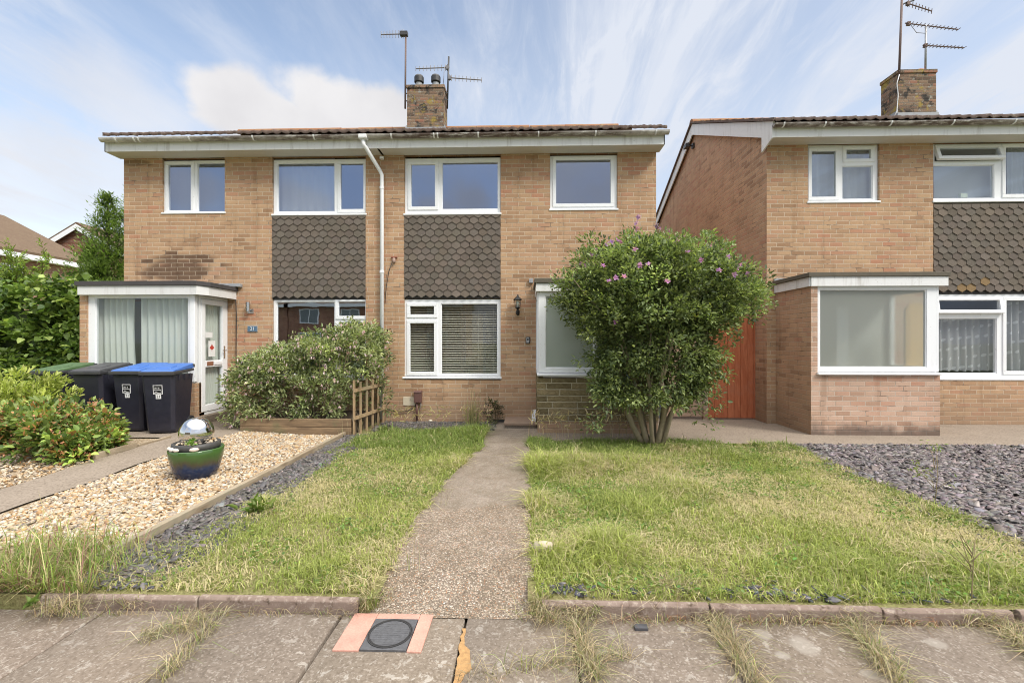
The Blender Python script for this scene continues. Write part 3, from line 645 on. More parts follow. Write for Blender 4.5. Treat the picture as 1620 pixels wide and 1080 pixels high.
def window(house, outer, lights, Y, glass=None, sill=(0.035, 4), recess=0.04, name='window', depth=0.07, mat=None, vent=False):
    """outer: pixel box of the frame; lights: (kind, pixel box of the visible glass[, opening angle])"""
    mat = mat or m_upvc; glass = glass or m_glass
    x0, x1, z0, z1 = FR(*outer, Y); yf = Y + recess; holes = []; todo = []
    for l in lights:
        a, b, c, d = FR(*l[1], Y)
        if l[0] == 'fixed':
            holes.append((a, b, c, d)); todo.append((l, (a, b, c, d), None))
        else:
            e = 0.045; h = (max(a - e, x0 + .012), min(b + e, x1 - .012), max(c - e, z0 + .012), min(d + e, z1 - .012)); holes.append(h); todo.append((l, (a, b, c, d), h))
    fr = weld(plate(x0, x1, z0, z1, holes, yf, yf + depth).build(name, mat, house, fixn=False))
    b = fr.modifiers.new('bevel', 'BEVEL'); b.width = 0.005; b.segments = 2; b.limit_method = 'ANGLE'
    for l, (a, b_, c, d), h in todo:
        ang = l[2] if len(l) > 2 else 0
        if h is None:
            mb = MB(); mb.ring_y(a - .004, b_ + .004, c - .004, d + .004, yf + .012, yf + .05, .016, .016, .016, .016); mb.build('glazing_bead', mat, fr, bevel=.003)
            MB().quad((a, yf + .025, c), (b_, yf + .025, c), (b_, yf + .025, d), (a, yf + .025, d)).build('pane', glass, fr, fixn=False)
        else:
            o = 0.014; mb = MB(); ys = yf - 0.016
            sx0, sx1, sz0, sz1 = h[0] - o, h[1] + o, h[2] - o, h[3] + o
            mb.ring_y(sx0, sx1, sz0, sz1, ys, yf + 0.04, a - sx0, sx1 - b_, c - sz0, sz1 - d)
            mb2 = MB().quad((a - .003, yf + .01, c - .003), (b_ + .003, yf + .01, c - .003), (b_ + .003, yf + .01, d + .003), (a - .003, yf + .01, d + .003))
            s = mb.build('sash', mat, fr, bevel=.005); p = mb2.build('pane', glass, fr)
            gk = MB().ring_y(sx0 + .004, sx1 - .004, sz0 + .004, sz1 - .004, yf - 0.004, yf - 0.001, .01, .01, .01, .01).build('gasket', m_blacksill, fr)
            if ang:
                oy, oz = ys - ORG[fr].y, sz1 - ORG[fr].z
                rot_x(s.data, -ang, oy, oz); rot_x(p.data, -ang, oy, oz)
    if sill:
        pr, hh = sill; mb = MB(); t = 0.045
        mb.hexa([(x0 - .02, yf - pr - .02, z0 - t), (x1 + .02, yf - pr - .02, z0 - t), (x1 + .02, yf + depth, z0 - t), (x0 - .02, yf + depth, z0 - t)],
                [(x0 - .02, yf - pr - .02, z0 - .012), (x1 + .02, yf - pr - .02, z0 - .012), (x1 + .02, yf + depth, z0 - .002), (x0 - .02, yf + depth, z0 - .002)])
        mb.build('sill', mat, fr, bevel=.006)
    if vent:
        MB().box(x0 + (x1 - x0) * .3, x0 + (x1 - x0) * .68, yf - .026, yf - .016, z1 - .05, z1 - .035).build('trickle_vent', m_upvc, fr, bevel=.003)
    return fr
def hung_tiles(house, px, Y, lichen=False):
    x0, x1, z0, z1 = FR(*px, Y); w, rowh, pt, th = 0.156, 0.1085, 0.046, 0.012
    V, F, C = [], [], []; rr = random.Random(int(x0 * 100)); n_rows = int((z1 - z0) / rowh) + 2
    for r in range(n_rows):
        tip = z0 + 0.012 + r * rowh; off = (r % 2) * w / 2
        for c in range(-1, int((x1 - x0) / w) + 2):
            cx = x0 + off + c * w; jx = rr.uniform(-.002, .002); jz = rr.uniform(-.003, .003) - (.012 if rr.random() < .03 else 0); k = rr.uniform(0.85, 1.12) * (1.18 if rr.random() < .04 else 1)
            cc = (k * rr.uniform(.98, 1.06), k, k * rr.uniform(.94, 1.02))
            if lichen and r < 2 and rr.random() < 0.09: cc = (1.6, 1.25, 0.75)
            hw = w / 2 - 0.003; top = tip + pt + rowh + 0.03
            poly = [(cx - hw + jx, tip + pt + jz), (cx + jx, tip + jz), (cx + hw + jx, tip + pt + jz), (cx + hw + jx, top), (cx - hw + jx, top)]
            # clip to the panel
            P = [(min(max(a, x0), x1), min(max(b, z0), z1)) for a, b in poly]
            if max(a for a, _ in P) - min(a for a, _ in P) < 0.01 or max(b for _, b in P) - min(b for _, b in P) < .005: continue
            n = len(V); zr = top - tip
            def yy(z): return Y - 0.002 - 0.022 * (top - z) / zr + 0.022 + rr.uniform(-.0008, .0008)
            tilt = rr.uniform(-.002, .002)
            front = [(a, yy(b) - th, b) for a, b in P]; back = [(a, yy(b), b) for a, b in P]
            V += front + back; C += [cc] * 10
            F.append([n, n + 1, n + 2, n + 3, n + 4])
            for i in range(2): F.append([n + i, n + 5 + i, n + 6 + i, n + 1 + i])
            F.append([n + 2, n + 7, n + 8, n + 3]); F.append([n + 4, n + 9, n + 5, n])
    me = bpy.data.meshes.new('hung_tiles'); me.from_pydata(V, [], F)
    at = me.color_attributes.new('Col', 'FLOAT_COLOR', 'POINT'); at.data.foreach_set('color', np.concatenate([np.array(C), np.ones((len(C), 1))], 1).astype(np.float32).ravel())
    bm = bmesh.new(); bm.from_mesh(me); bmesh.ops.recalc_face_normals(bm, faces=bm.faces); bm.to_mesh(me); bm.free()
    o = finish('tile_hung_panel', me, m_hung, house)
    MB().box(x0, x1, Y + 0.03, Y + 0.08, z0, z1).build('backing_board', m_felt, o)
    return o
def roof_slope(x0, x1, y0, z0, y1, z1, step=0.025, period=0.165, amp=0.016, courses=11):
    xs = np.arange(x0, x1 + step, step); ph = (xs - x0) / period
    prof = amp * np.maximum(np.cos(2 * np.pi * ph), -0.35)
    V = []; rows = 0
    sl = np.hypot(y1 - y0, z1 - z0); ny, nz = -(z1 - z0) / sl, (y1 - y0) / sl
    jit = RNG.normal(0, 0.003, (courses + 1, len(xs)))
    def row(t, lift, k):
        nonlocal rows
        d = prof + lift + jit[k]
        V.append(np.stack([xs, y0 + (y1 - y0) * t + ny * d, z0 + (z1 - z0) * t + nz * d], -1)); rows += 1
    row(0, -0.018, 0)
    for c in range(courses):
        row(c / courses, 0.022, c); row((c + 1) / courses, 0.004, c)
    V = np.concatenate(V); n = len(xs)
    i = np.arange(rows - 1)[:, None] * n + np.arange(n - 1)[None, :]
    F = np.stack([i, i + 1, i + n + 1, i + n], -1).reshape(-1, 4)
    return V, F
def house_roof(house, x0, x1, ye, ze, yr, zr, yb, zb, ridge=(0, 0), mat=None, rmat=None):
    V, F = roof_slope(x0, x1, ye, ze, yr, zr)
    n = len(V); th = 0.03
    V2, F2 = roof_slope(x0, x1, yb, zb, yr, zr, step=0.4, amp=0.0, courses=2)
    o = np_mesh('roof', np.concatenate([V, V2]), np.concatenate([F, F2 + n]), mat or m_roof, house)
    for xa in (x0 + .002, x1 - .002):
        MB().prism_x([(ye, ze - .02), (yr, zr - .02), (yb, zb - .02), (yb, zb + .03), (yr, zr + .025), (ye, ze + .03)], xa - .012, xa + .012).build('verge_edge', mat or m_roof, o)
    # half-round ridge tiles, laid end to end
    mb = MB(); x = x0 + ridge[0]; rr = random.Random(5)
    while x < x1 - ridge[1] - 0.1:
        l = min(0.44, x1 - ridge[1] - x); dz = rr.uniform(-.006, .006)
        pts = [(yr + 0.13 * math.cos(a), zr - 0.045 + dz + 0.125 * math.sin(a)) for a in np.linspace(0.05, math.pi - .05, 9)]
        mb.prism_x(pts, x + .004, x + l - .004); x += l
    mb.build('ridge', rmat or m_ridge, o)
    return o
def gutter_run(house, x0, x1, y, z, brackets, mat=None):
    a = np.linspace(math.pi, 2 * math.pi, 9); mb = MB(); r0, r1 = 0.058, 0.053
    n = len(a); vs = []; fs = []
    for x in (x0, x1):
        vs += [(x, y + r0 * math.cos(t), z + r0 * math.sin(t)) for t in a] + [(x, y + r1 * math.cos(t), z + r1 * math.sin(t)) for t in a[::-1]]
    m = 2 * n
    fs = [(i, (i + 1) % m, (i + 1) % m + m, i + m) for i in range(m)] + [tuple(range(m)), tuple(range(2 * m - 1, m - 1, -1))]
    mb.add(vs, fs)
    for x in (x0, x1):
        mb.prism_x([(y + r1 * math.cos(t), z + r1 * math.sin(t)) for t in a], x - .004, x + .004)
    o = mb.build('gutter', mat or m_gutter, house)
    for bx in brackets:
        c = MB(); vs = []
        for x in (bx - .012, bx + .012): vs += [(x, y + .066 * math.cos(t), z + .066 * math.sin(t)) for t in a] + [(x, y + .0585 * math.cos(t), z + .0585 * math.sin(t)) for t in a[::-1]]
        c.add(vs, fs); c.build('gutter_bracket', m_fascia, o)
    return o
def chimney(house, fpx, bpx, ytop, ybot, Y, dep, pots, rear=None, mat=None):
    x0, x1 = FX(fpx[0], Y), FX(fpx[1], Y); zt = FZ((fpx[0] + fpx[1]) / 2, ytop, Y); zb = FZ((fpx[0] + fpx[1]) / 2, ybot, Y)
    ch = MB().box(x0, x1, Y, Y + dep, zb - 0.5, zt - 0.10).build('chimney', m_chim, house)
    MB().box(x0 - .02, x1 + .02, Y - .02, Y + dep + .02, zt - 0.10, zt - .02).build('oversail_course', m_chim, ch, bevel=.006)
    MB().hexa([(x0 - .01, Y - .01, zt - .02), (x1 + .01, Y - .01, zt - .02), (x1 + .01, Y + dep + .01, zt - .02), (x0 - .01, Y + dep + .01, zt - .02)],
              [(x0 + .1, Y + .1, zt + .02), (x1 - .1, Y + .1, zt + .02), (x1 - .1, Y + dep - .1, zt + .02), (x0 + .1, Y + dep - .1, zt + .02)]).build('flaunching', m_mossfelt, ch)
    mb = MB().box(x0 - .035, x1 + .035, Y - .035, Y - .003, zb - 0.25, zb + 0.06); mb.box(x1 + .003, x1 + .03, Y, Y + dep, zb - .2, zb + .12); mb.box(x0 - .03, x0 - .003, Y, Y + dep, zb - .2, zb + .12)
    mb.build('lead_flashing', m_lead, ch)
    for (px, kind) in pots:
        cx = FX(px, Y + dep / 2)
        if kind == 'cowl':
            p = MB().lathe([(.085, zt), (.085, zt + .16), (.10, zt + .16)], (cx, Y + dep / 2, 0), 20).build('chimney_pot', m_lead, ch, smooth=False)
            MB().lathe([(.105, zt + .165), (.118, zt + .18), (.118, zt + .30), (.10, zt + .335), (.03, zt + .345)], (cx, Y + dep / 2, 0), 24).build('cowl', m_darkmetal, ch)
        else:
            MB().lathe([(.17, zt), (.165, zt + .05), (.10, zt + .10), (.03, zt + .115)], (cx, Y + dep / 2, 0), 24).build('chimney_pot', plain('terracotta_cap', (0.26, 0.11, 0.07), .8, .2, 9), ch, smooth=True)
    return ch

# common eaves numbers
YF = 7.74; YE = 7.64; YGU = 7.675; ZS = 4.75                                   # fascia face and soffit height
YR = 11.41; YB = 15.05; WB = 14.8
def eaves(house, x0, x1, zs, wx0, wx1, lends=True):
    MB().box(x0, x1, YF, YF + .022, zs - .005, zs + .175).build('fascia', m_fascia, house, bevel=.003)
    MB().box(x0 + .02, x1 - .02, YF + .022, WY + .02, zs, zs + .012).build('soffit', m_soffit, house)
    MB().box(x0, x1, WB, WB + .27, zs - .02, zs + .2).build('rear_eaves', m_fascia, house)
def gable(mb, x, zs, mi=0):
    zr = zs + 0.225 + (YR - YE) * 0.466 - 0.05
    mb.add([(x, WY, -0.1), (x, WB, -0.1), (x, WB, zs + .12), (x, YR, zr), (x, WY, zs + .12)], [(0, 1, 2, 3, 4)], mi)
def shell(house, x0, x1, zs, holes, lgable=True, rgable=True, rearholes=(), name='wall', lmat=1):
    mb = MB(); wall_y(mb, x0, x1, -0.1, zs + .01, WY, holes); 
    wall_y(mb, x0, x1, -0.1, zs + .01, WB, list(rearholes), -0.1)
    if lgable: gable(mb, x0, zs, 1)
    if rgable: gable(mb, x1, zs, 1)
    return mb.build(name, [m_brick, m_side], house, fixn=False)
def rooms(house, x0, x1, zs, back_up=11.2, back_dn=12.0, rear=None, mat=None):
    i = .06; mb = MB(); a, b = x0 + i, x1 - i; y0 = WY + .11
    def rm(z0, z1, yb, hole):
        mb.quad((a, y0, z0), (b, y0, z0), (b, yb, z0), (a, yb, z0), 1)
        mb.quad((a, y0, z1), (b, y0, z1), (b, yb, z1), (a, yb, z1))
        mb.quad((a, y0, z0), (a, yb, z0), (a, yb, z1), (a, y0, z1)); mb.quad((b, y0, z0), (b, yb, z0), (b, yb, z1), (b, y0, z1))
        for c0, c1, d0, d1 in cells(a, b, z0, z1, hole): mb.quad((c0, yb, d0), (c1, yb, d0), (c1, yb, d1), (c0, yb, d1))
    rm(0.12, 2.32, back_dn, list(rear or [])); rm(2.5, zs - .03, back_up, [])
    return mb.build('interior', [mat or m_plaster, m_carpet], house, fixn=False)

PARTY = FX(606, WY)
# ================================================================ the middle house (for sale) and its pair
ZBASE = -0.1
XA0, XB1 = FX(196, WY), FX(1038, WY)
XE0, XE1 = FX(165, YF), FX(1052, YF)
house_a = thing('semi_detached_house', 'buff brick house numbered 21 with a white glazed corner porch and peeling fascia', 'house', ((XA0 + PARTY) / 2, WY, 0), 'brick semi-detached houses')
house_b = thing('semi_detached_house', 'buff brick house with venetian blind window and black lantern, under the two-pot chimney', 'house', ((PARTY + XB1) / 2, WY, 0), 'brick semi-detached houses')
TP_A = (430.5, 578.5, 341, 473); TP_B = (639.5, 792, 340, 472)
hA = [FR(257, 355.5, 253, 336, WY), FR(430.5, 578.5, 250, 601, WY)]
hB = [FR(639.5, 792, 247, 601, WY), FR(870, 977, 243, 333, WY)]
hA[0] = hA[0][:3] + (ZS,); hA[1] = hA[1][:3] + (ZS,); hB[0] = hB[0][:3] + (ZS,); hB[1] = hB[1][:3] + (ZS,)
shell(house_a, XA0, PARTY, ZS, hA, True, False)
rearB = FR(766, 792, 500, 592, WB)
shell(house_b, PARTY, XB1, ZS, hB, False, True, rearholes=[(-.7, XB1 - .2, 0.2, 2.28)])  # wide rear opening, unseen, added to let daylight into the downstairs room
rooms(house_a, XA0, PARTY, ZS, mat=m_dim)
m_cream = plain('cream_interior_paint', (0.80, 0.74, 0.60), 0.9, 0.03, 2)
dw = FR(737, 764, 510, 592, 11.4)
rooms(house_b, PARTY, XB1, ZS, back_dn=11.4, rear=[(dw[0], dw[1], 0.13, 2.1), (FX(793, 11.4), XB1 - .1, .13, 2.31)], mat=m_cream)  # second gap stays out of view, added to pass rear daylight forward
mb = MB(); a_, b_ = PARTY + .06, XB1 - .06; ya, yb = 11.45, WB - .05
mb.quad((a_, ya, .12), (b_, ya, .12), (b_, yb, .12), (a_, yb, .12)); mb.quad((a_, ya, 2.32), (b_, ya, 2.32), (b_, yb, 2.32), (a_, yb, 2.32)); mb.quad((a_, ya, .12), (a_, yb, .12), (a_, yb, 2.32), (a_, ya, 2.32)); mb.quad((b_, ya, .12), (b_, yb, .12), (b_, yb, 2.32), (b_, ya, 2.32))
for c0, c1, d0, d1 in cells(a_, b_, .12, 2.32, [(-.7, XB1 - .2, .2, 2.28)]): mb.quad((c0, yb, d0), (c1, yb, d0), (c1, yb, d1), (c0, yb, d1))
mb.build('rear_interior', m_cream, house_b, fixn=False)
ring_ = MB().ring_y(dw[0] - .07, dw[1] + .07, .12, 2.17, 11.36, 11.395, .07, .07, .004, .07).build('door_frame', m_upvc, house_b)
eaves(house_a, XE0, PARTY, ZS, XA0, PARTY); eaves(house_b, PARTY + .001, XE1, ZS, PARTY, XB1)
MB().prism_x([(YF, ZS - .005), (WY, ZS - .005), (WY, ZS + .36), (YF, ZS + .20)], XE0 + .001, XE0 + .02).build('eaves_end', m_fascia, house_a)
MB().prism_x([(YF, ZS - .005), (WY, ZS - .005), (WY, ZS + .36), (YF, ZS + .20)], XE1 - .02, XE1 - .001).build('eaves_end', m_fascia, house_b)
ZE = ZS + .245; ZR = ZE + (YR - YE) * 0.466
house_roof(house_a, FX(163, YE), PARTY - .002, YE, ZE, YR, ZR, YB, ZE, ridge=(0.0, 0))
house_roof(house_b, PARTY + .002, FX(1054, YE), YE, ZE, YR, ZR, YB, ZE, ridge=(0, 0.0))
gx = lambda px: FX(px, YGU)
gutter_run(house_a, gx(160), gx(573), YGU, ZS + .19, [gx(p) for p in (186, 215, 222, 302, 402, 498)])
gutter_run(house_b, gx(576), gx(1058), YGU, ZS + .19, [gx(p) for p in (620, 687, 693, 757, 852, 942, 1037)])
# downpipe with its swan neck
zg = ZS + .135
dx0, dx1 = gx(575), FX(604, 8.0)
dp = MB().tube([(dx0, YGU, zg), (dx0, YGU, zg - .10), (dx0 + .03, YGU + .03, zg - .14), (dx1 - .03, 7.985, zg - .43), (dx1, 8.005, zg - .5), (dx1, 8.005, 0.06)], 0.034, 14).build('downpipe', m_upvc, house_b, smooth=True)
for py in (297, 430, 562, 250, 560):
    z = FZ(604, py, 8.0); MB().tube([(dx1, 8.005, z - .02), (dx1, 8.005, z + .02)], .040, 14).build('pipe_clip', m_upvc, dp)
MB().box(gx(568), gx(582), YGU - .065, YF, ZS + .115, ZS + .195).build('gutter_outlet', m_fascia, house_b, bevel=.02)
# windows
w = window(house_a, (257, 355.5, 253, 334.5), [('sash', (264.5, 300, 259.5, 332)), ('fixed', (309.5, 353.5, 256, 334))], WY)
window(house_a, (431, 578.5, 251, 337), [('fixed', (437, 528, 256, 334)), ('sash', (538, 574, 258, 330))], WY)
window(house_b, (640, 791.5, 249, 336), [('sash', (650, 687.5, 259.5, 326)), ('fixed', (698.5, 788, 254.5, 330))], WY)
window(house_b, (870.5, 976.5, 245, 329), [('sash', (880, 966.5, 252, 321))], WY, vent=True)
window(house_a, (431, 578.5, 474, 597), [('fixed', (435.5, 528, 477, 592)), ('sash', (534.5, 577, 477, 499.5)), ('fixed', (534.5, 577, 509, 592))], WY, glass=glass_mat('lounge_glass', 0.42))
window(house_b, (638.5, 791.8, 473.5, 595), [('sash', (648, 686, 484, 497)), ('sash', (648, 686, 511, 588)), ('fixed', (697, 787, 480, 592))], WY, glass=m_glass_low)
hung_tiles(house_a, TP_A, WY); hung_tiles(house_b, TP_B, WY)
chimney(house_b, (644, 702), None, 133, 206, 10.98, 0.50, [(663, 'cowl'), (689.5, 'cowl')])

# ---------------------------------------------------------------- porch of the middle house: stone base, obscured glass
YPF = 7.10
px0, px1 = FX(850, YPF), FX(1042, YPF)
zs0 = FZ(850, 594, YPF); zt = FZ(900, 461, YPF)
po = MB(); zb1 = FZ(850, 666, YPF)
po.box(px0, px1, YPF, YPF + .10, zb1, zs0 - .04); po.box(px0, px0 + .10, YPF + .10, WY, zb1, zs0 - .04); po.box(px1 - .10, px1, YPF + .10, WY, zb1, zs0 - .04)
porch = po.build('porch_wall', m_stone, house_b, bevel=.006)
pb = MB(); pb.box(px0 + .01, px1 - .01, YPF + .012, YPF + .11, -.1, zb1 - .002); pb.box(px0 + .012, px0 + .11, YPF + .11, WY, -.1, zb1 - .002); pb.build('porch_plinth', m_brick, house_b)
window(house_b, (852, 948, 461, 590), [('fixed', (863, 940, 467.5, 582))], YPF, glass=m_frost, recess=.02, name='porch_window', sill=(.03, 4))
pd = window(house_b, (948.5, 1037, 461, 660), [('fixed', (960, 1027, 470, 560)), ('fixed', (960, 1027, 568, 650))], YPF, glass=m_frost, recess=.02, name='porch_door', sill=None, mat=plain('grey_door_frame', (0.20, 0.21, 0.22), .4, .05))
def SIDE_RING(xa, xb, ya, yb, za, zb, name, house):
    m = MB(); l = .07
    m.box(xa, xb, ya, yb, za, za + l); m.box(xa, xb, ya, yb, zb - l, zb); m.box(xa, xb, ya, ya + l, za + l, zb - l); m.box(xa, xb, yb - l, yb, za + l, zb - l)
    f = m.build(name, m_upvc, house); xm = (xa + xb) / 2
    MB().quad((xm, ya + l, za + l), (xm, yb - l, za + l), (xm, yb - l, zb - l), (xm, ya + l, zb - l)).build('pane', m_glass_low, f, fixn=False)
SIDE_RING(px0, px0 + .06, YPF + .1, WY - .003, zs0, zt, 'porch_side_frame', house_b)
SIDE_RING(px1 - .06, px1, YPF + .1, WY - .003, zs0, zt, 'porch_side_frame', house_b)
rt0 = FZ(900, 447, YPF - .05); rt1 = FZ(900, 440, YPF - .05)
rf = MB().box(px0 - .045, px1 + .06, YPF - .06, WY - .002, rt0, rt1).build('porch_roof', m_mossfelt, house_b, bevel=.006)
fb = MB().box(px0 - .02, px1 + .03, YPF - .035, YPF - .008, FZ(850, 461, YPF), rt0 - .002); fb.box(px0 - .02, px0 - .002, YPF - .008, WY - .002, FZ(850, 461, YPF), rt0 - .002)
fb.build('porch_fascia', m_fascia, rf, bevel=.003)
MB().box(px0 + .002, px1 - .002, YPF + .02, WY - .004, zt + .001, zt + .02).build('porch_ceiling', m_soffit, rf)
MB().box(FX(837, WY - .05), px0 - .05, WY - .06, WY - .001, FZ(843, 448, WY), FZ(843, 441.5, WY)).build('flashing_end', m_lead, rf, bevel=.004)
# inside the porch: pale lining and a dark coat-coloured door behind the obscured glass
mb = MB(); mb.quad((px0 + .12, WY - .006, .1), (px1 - .12, WY - .006, .1), (px1 - .12, WY - .006, zt), (px0 + .12, WY - .006, zt)); mb.build('porch_lining', m_plaster, house_b, fixn=False)
MB().box(FX(985, WY), FX(1052, WY), WY - .05, WY - .008, .1, 2.0).build('inner_door', plain('dark_inner_door', (0.05, 0.055, 0.07), .5, .1), house_b)

# ---------------------------------------------------------------- porch of number 21
YA = 7.24
ax0 = FX(126, YA); ax1 = FX(308, YA)
az = lambda py, px=220: FZ(px, py, YA)
mb = MB(); mb.box(ax0, FX(138, YA), YA, WY, -.1, az(466)); mb.box(FX(138, YA), ax1, YA, YA + .10, -.1, az(606)); mb.box(ax1 - .10, ax1, YA + .1, YA + .22, -.1, az(606))
mb.build('porch_wall', m_brick, house_a)
window(house_a, (138, 300, 466, 604), [('fixed', (148.5, 296, 470, 600))], YA, glass=glass_mat('porch_glass', .05, (.93, .96, .95)), recess=.02, name='porch_window', sill=(.05, 4))
mb = MB(); mb.box(FX(300.3, YA), ax1, YA + .0, YA + .07, az(604), az(466)); mb.build('corner_post', m_upvc, house_a, bevel=.006)
def SXZ(px, py, X):      # a point on a side wall x = X
    Y = X / math.tan(math.atan((px - 810) / FOC) - YAW); return Y, FZ(px, py, Y)
# the glazed door stands in the porch's right-hand side, facing the garden path
dX = ax1 - .03
y0d, y1d = YA + .10, WY - .06
zd0, zd1 = 0.20, az(466)
def ring_x(mb, X0, X1, ya, yb, za, zb, l, r, b, t):
    mb.box(X0, X1, ya, yb, za, za + b); mb.box(X0, X1, ya, yb, zb - t, zb); mb.box(X0, X1, ya, ya + l, za + b, zb - t); mb.box(X0, X1, yb - r, yb, za + b, zb - t); return mb
dfr = ring_x(MB(), dX - .03, dX + .03, y0d, WY - .003, zd0, zd1, .045, .055, .05, .05).build('front_door', m_upvc, house_a, bevel=.005)
ring_x(MB(), dX - .02, dX + .042, y0d + .05, WY - .065, zd0 + .055, zd1 - .055, .085, .085, .11, .085).build('door_leaf', m_upvc, dfr, bevel=.005)
zrail = FZ(338, 575, 7.6)
MB().box(dX - .018, dX + .04, y0d + .135, WY - .15, zrail - .055, zrail + .055).build('mid_rail', m_upvc, dfr, bevel=.004)
MB().quad((dX + .007, y0d + .13, zd0 + .16), (dX + .007, WY - .145, zd0 + .16), (dX + .007, WY - .145, zd1 - .13), (dX + .007, y0d + .13, zd1 - .13)).build('pane', glass_mat('door_glass', .05, (.93, .96, .95)), dfr)
ym = (y0d + WY) / 2
MB().box(dX + .041, dX + .052, ym - .02, ym + .19, zrail - .025, zrail + .03).build('letterbox', m_upvc, dfr, bevel=.004)
MB().box(dX + .041, dX + .047, ym - .19, ym - .035, zrail - .03, zrail + .035).build('brown_plate', plain('brown_plate', (.25, .11, .06), .5), dfr)
hz_ = FZ(360, 556, 7.9); yh = WY - .115
hm = MB().box(dX + .043, dX + .05, yh - .018, yh + .018, hz_ - .12, hz_ + .1); hm.tube([(dX + .05, yh, hz_ + .02), (dX + .085, yh, hz_ + .02), (dX + .085, yh - .10, hz_ + .02)], .009, 8)
hm.build('handle', m_chrome, dfr)
MB().box(dX - .05, dX + .10, y0d, WY - .003, -.05, zd0 - .002).build('door_step', m_conc, house_a, bevel=.008)
zr0, zr1 = FZ(220, 451.5, YA - .08), FZ(220, 444.5, YA - .08)
rx0, rx1 = FX(117, YA - .1), FX(308, YA - .1) + .02
prf = MB().prism_z([(rx0, YA - .10), (rx1, YA - .10), (rx1 + .10, YA + .1), (rx1 + .10, WY - .002), (rx0, WY - .002)], zr0, zr1).build('porch_roof', m_felt, house_a, bevel=.006)
fzb = FZ(220, 466, YA - .08)
MB().prism_z([(rx0 + .03, YA - .075), (rx1 - .005, YA - .075), (rx1 + .07, YA + .1), (rx1 + .07, WY - .003), (rx1 + .045, WY - .003), (rx1 + .045, YA + .11), (rx1 - .02, YA - .05), (rx0 + .03, YA - .05)], fzb, zr0 - .002).build('porch_fascia', m_peel, prf, bevel=.003)
MB().box(rx0 + .05, ax1 - .003, YA - .05, WY - .004, fzb + .002, fzb + .02).build('porch_ceiling', m_soffit, prf)
MB().box(FX(300, WY), FX(384, WY), WY - .09, WY - .003, zr1 + .002, zr1 + .06).build('flashing_strip', m_lead, prf, bevel=.006)
MB().box(ax0 + .15, ax1 - .15, WY - .03, WY - .006, 0.05, az(470)).build('porch_lining', m_dim, house_a)

# ---------------------------------------------------------------- the house on the right
XC0 = FX(1213, WY); XC1 = 9.7; ZC = FZ(1300, 227, WY) - .02
house_c = thing('semi_detached_house', 'buff brick house with white gable boards and pink brick bay, beyond the red gate', 'house', ((XC0 + XC1) / 2, WY, 0), 'brick semi-detached houses')
tpC = (1477, 1700, 322, 463)
hC = [FR(1278, 1391.5, 227, 318.5, WY), FR(1476.5, 1700, 227, 601, WY)]
hC = [h[:3] + (ZC,) for h in hC]
shell(house_c, XC0, XC1, ZC, hC, True, True)
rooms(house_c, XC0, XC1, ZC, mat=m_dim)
XV = XC0 - .06
eaves(house_c, XV, XC1 + .1, ZC, XC0, XC1)
ZEc = ZC + .245; ZRc = ZEc + (YR - YE) * 0.466
house_roof(house_c, XV - .05, XC1 + .1, YE, ZEc, YR, ZRc, YB, ZEc)
gutter_run(house_c, FX(1224, YGU), XC1, YGU, ZC + .19, [gx(p) for p in (1238, 1303, 1407, 1505, 1602)])
# barge boards: two boards meeting under the ridge, with a boxed tail at the front
def zl(y, off): return (ZEc + (min(y, 2 * YR - y) - YE) * 0.466) + off
bb = MB().prism_x([(YF, ZC - .01), (WY + .02, ZC - .12), (WY + .02, zl(WY, -.30)), (YR, zl(YR, -.30)), (YR, zl(YR, -.035)), (7.70, zl(7.70, -.03)), (YF - .01, ZC + .17)], XV - .02, XV + .005)
bb.build('barge_board', m_fascia, house_c)
MB().prism_x([(YB, zl(YB, -.28)), (YB, zl(YB, -.03)), (YR + .001, zl(YR, -.035)), (YR + .001, zl(YR, -.30))], XV - .02, XV + .005).build('barge_board', m_fascia, house_c)
MB().prism_x([(YF + .02, zl(YF, -.30)), (YR, zl(YR, -.30)), (YR, zl(YR, -.27)), (YF + .02, zl(YF, -.27))], XV + .006, XC0 - .001).build('verge_soffit', m_soffit, house_c)
window(house_c, (1278.5, 1391, 228, 317), [('sash', (1286, 1324, 238, 310.5)), ('sash', (1341, 1380, 235.5, 250)), ('fixed', (1335, 1383.5, 261, 314))], WY, glass=glass_mat('nb_glass', .22))
window(house_c, (1477, 1660, 226, 315.5), [('sash', (1487, 1581, 233, 248), R(17)), ('fixed', (1477.5, 1577, 259.5, 313)), ('sash', (1594, 1650, 231.5, 306))], WY, glass=glass_mat('nb_glass_two', .2))
window(house_c, (1477, 1660, 465, 597), [('sash', (1487, 1583, 474.5, 490), R(9)), ('fixed', (1484, 1581, 503, 591)), ('sash', (1595, 1650, 475, 587))], WY, glass=glass_mat('nb_glass_three', .06, (.95, .96, .96)))
hung_tiles(house_c, tpC, WY, lichen=True)
ch = chimney(house_c, (1421, 1481), None, 109, 183, 11.0, 0.52, [(1452, 'cap')])
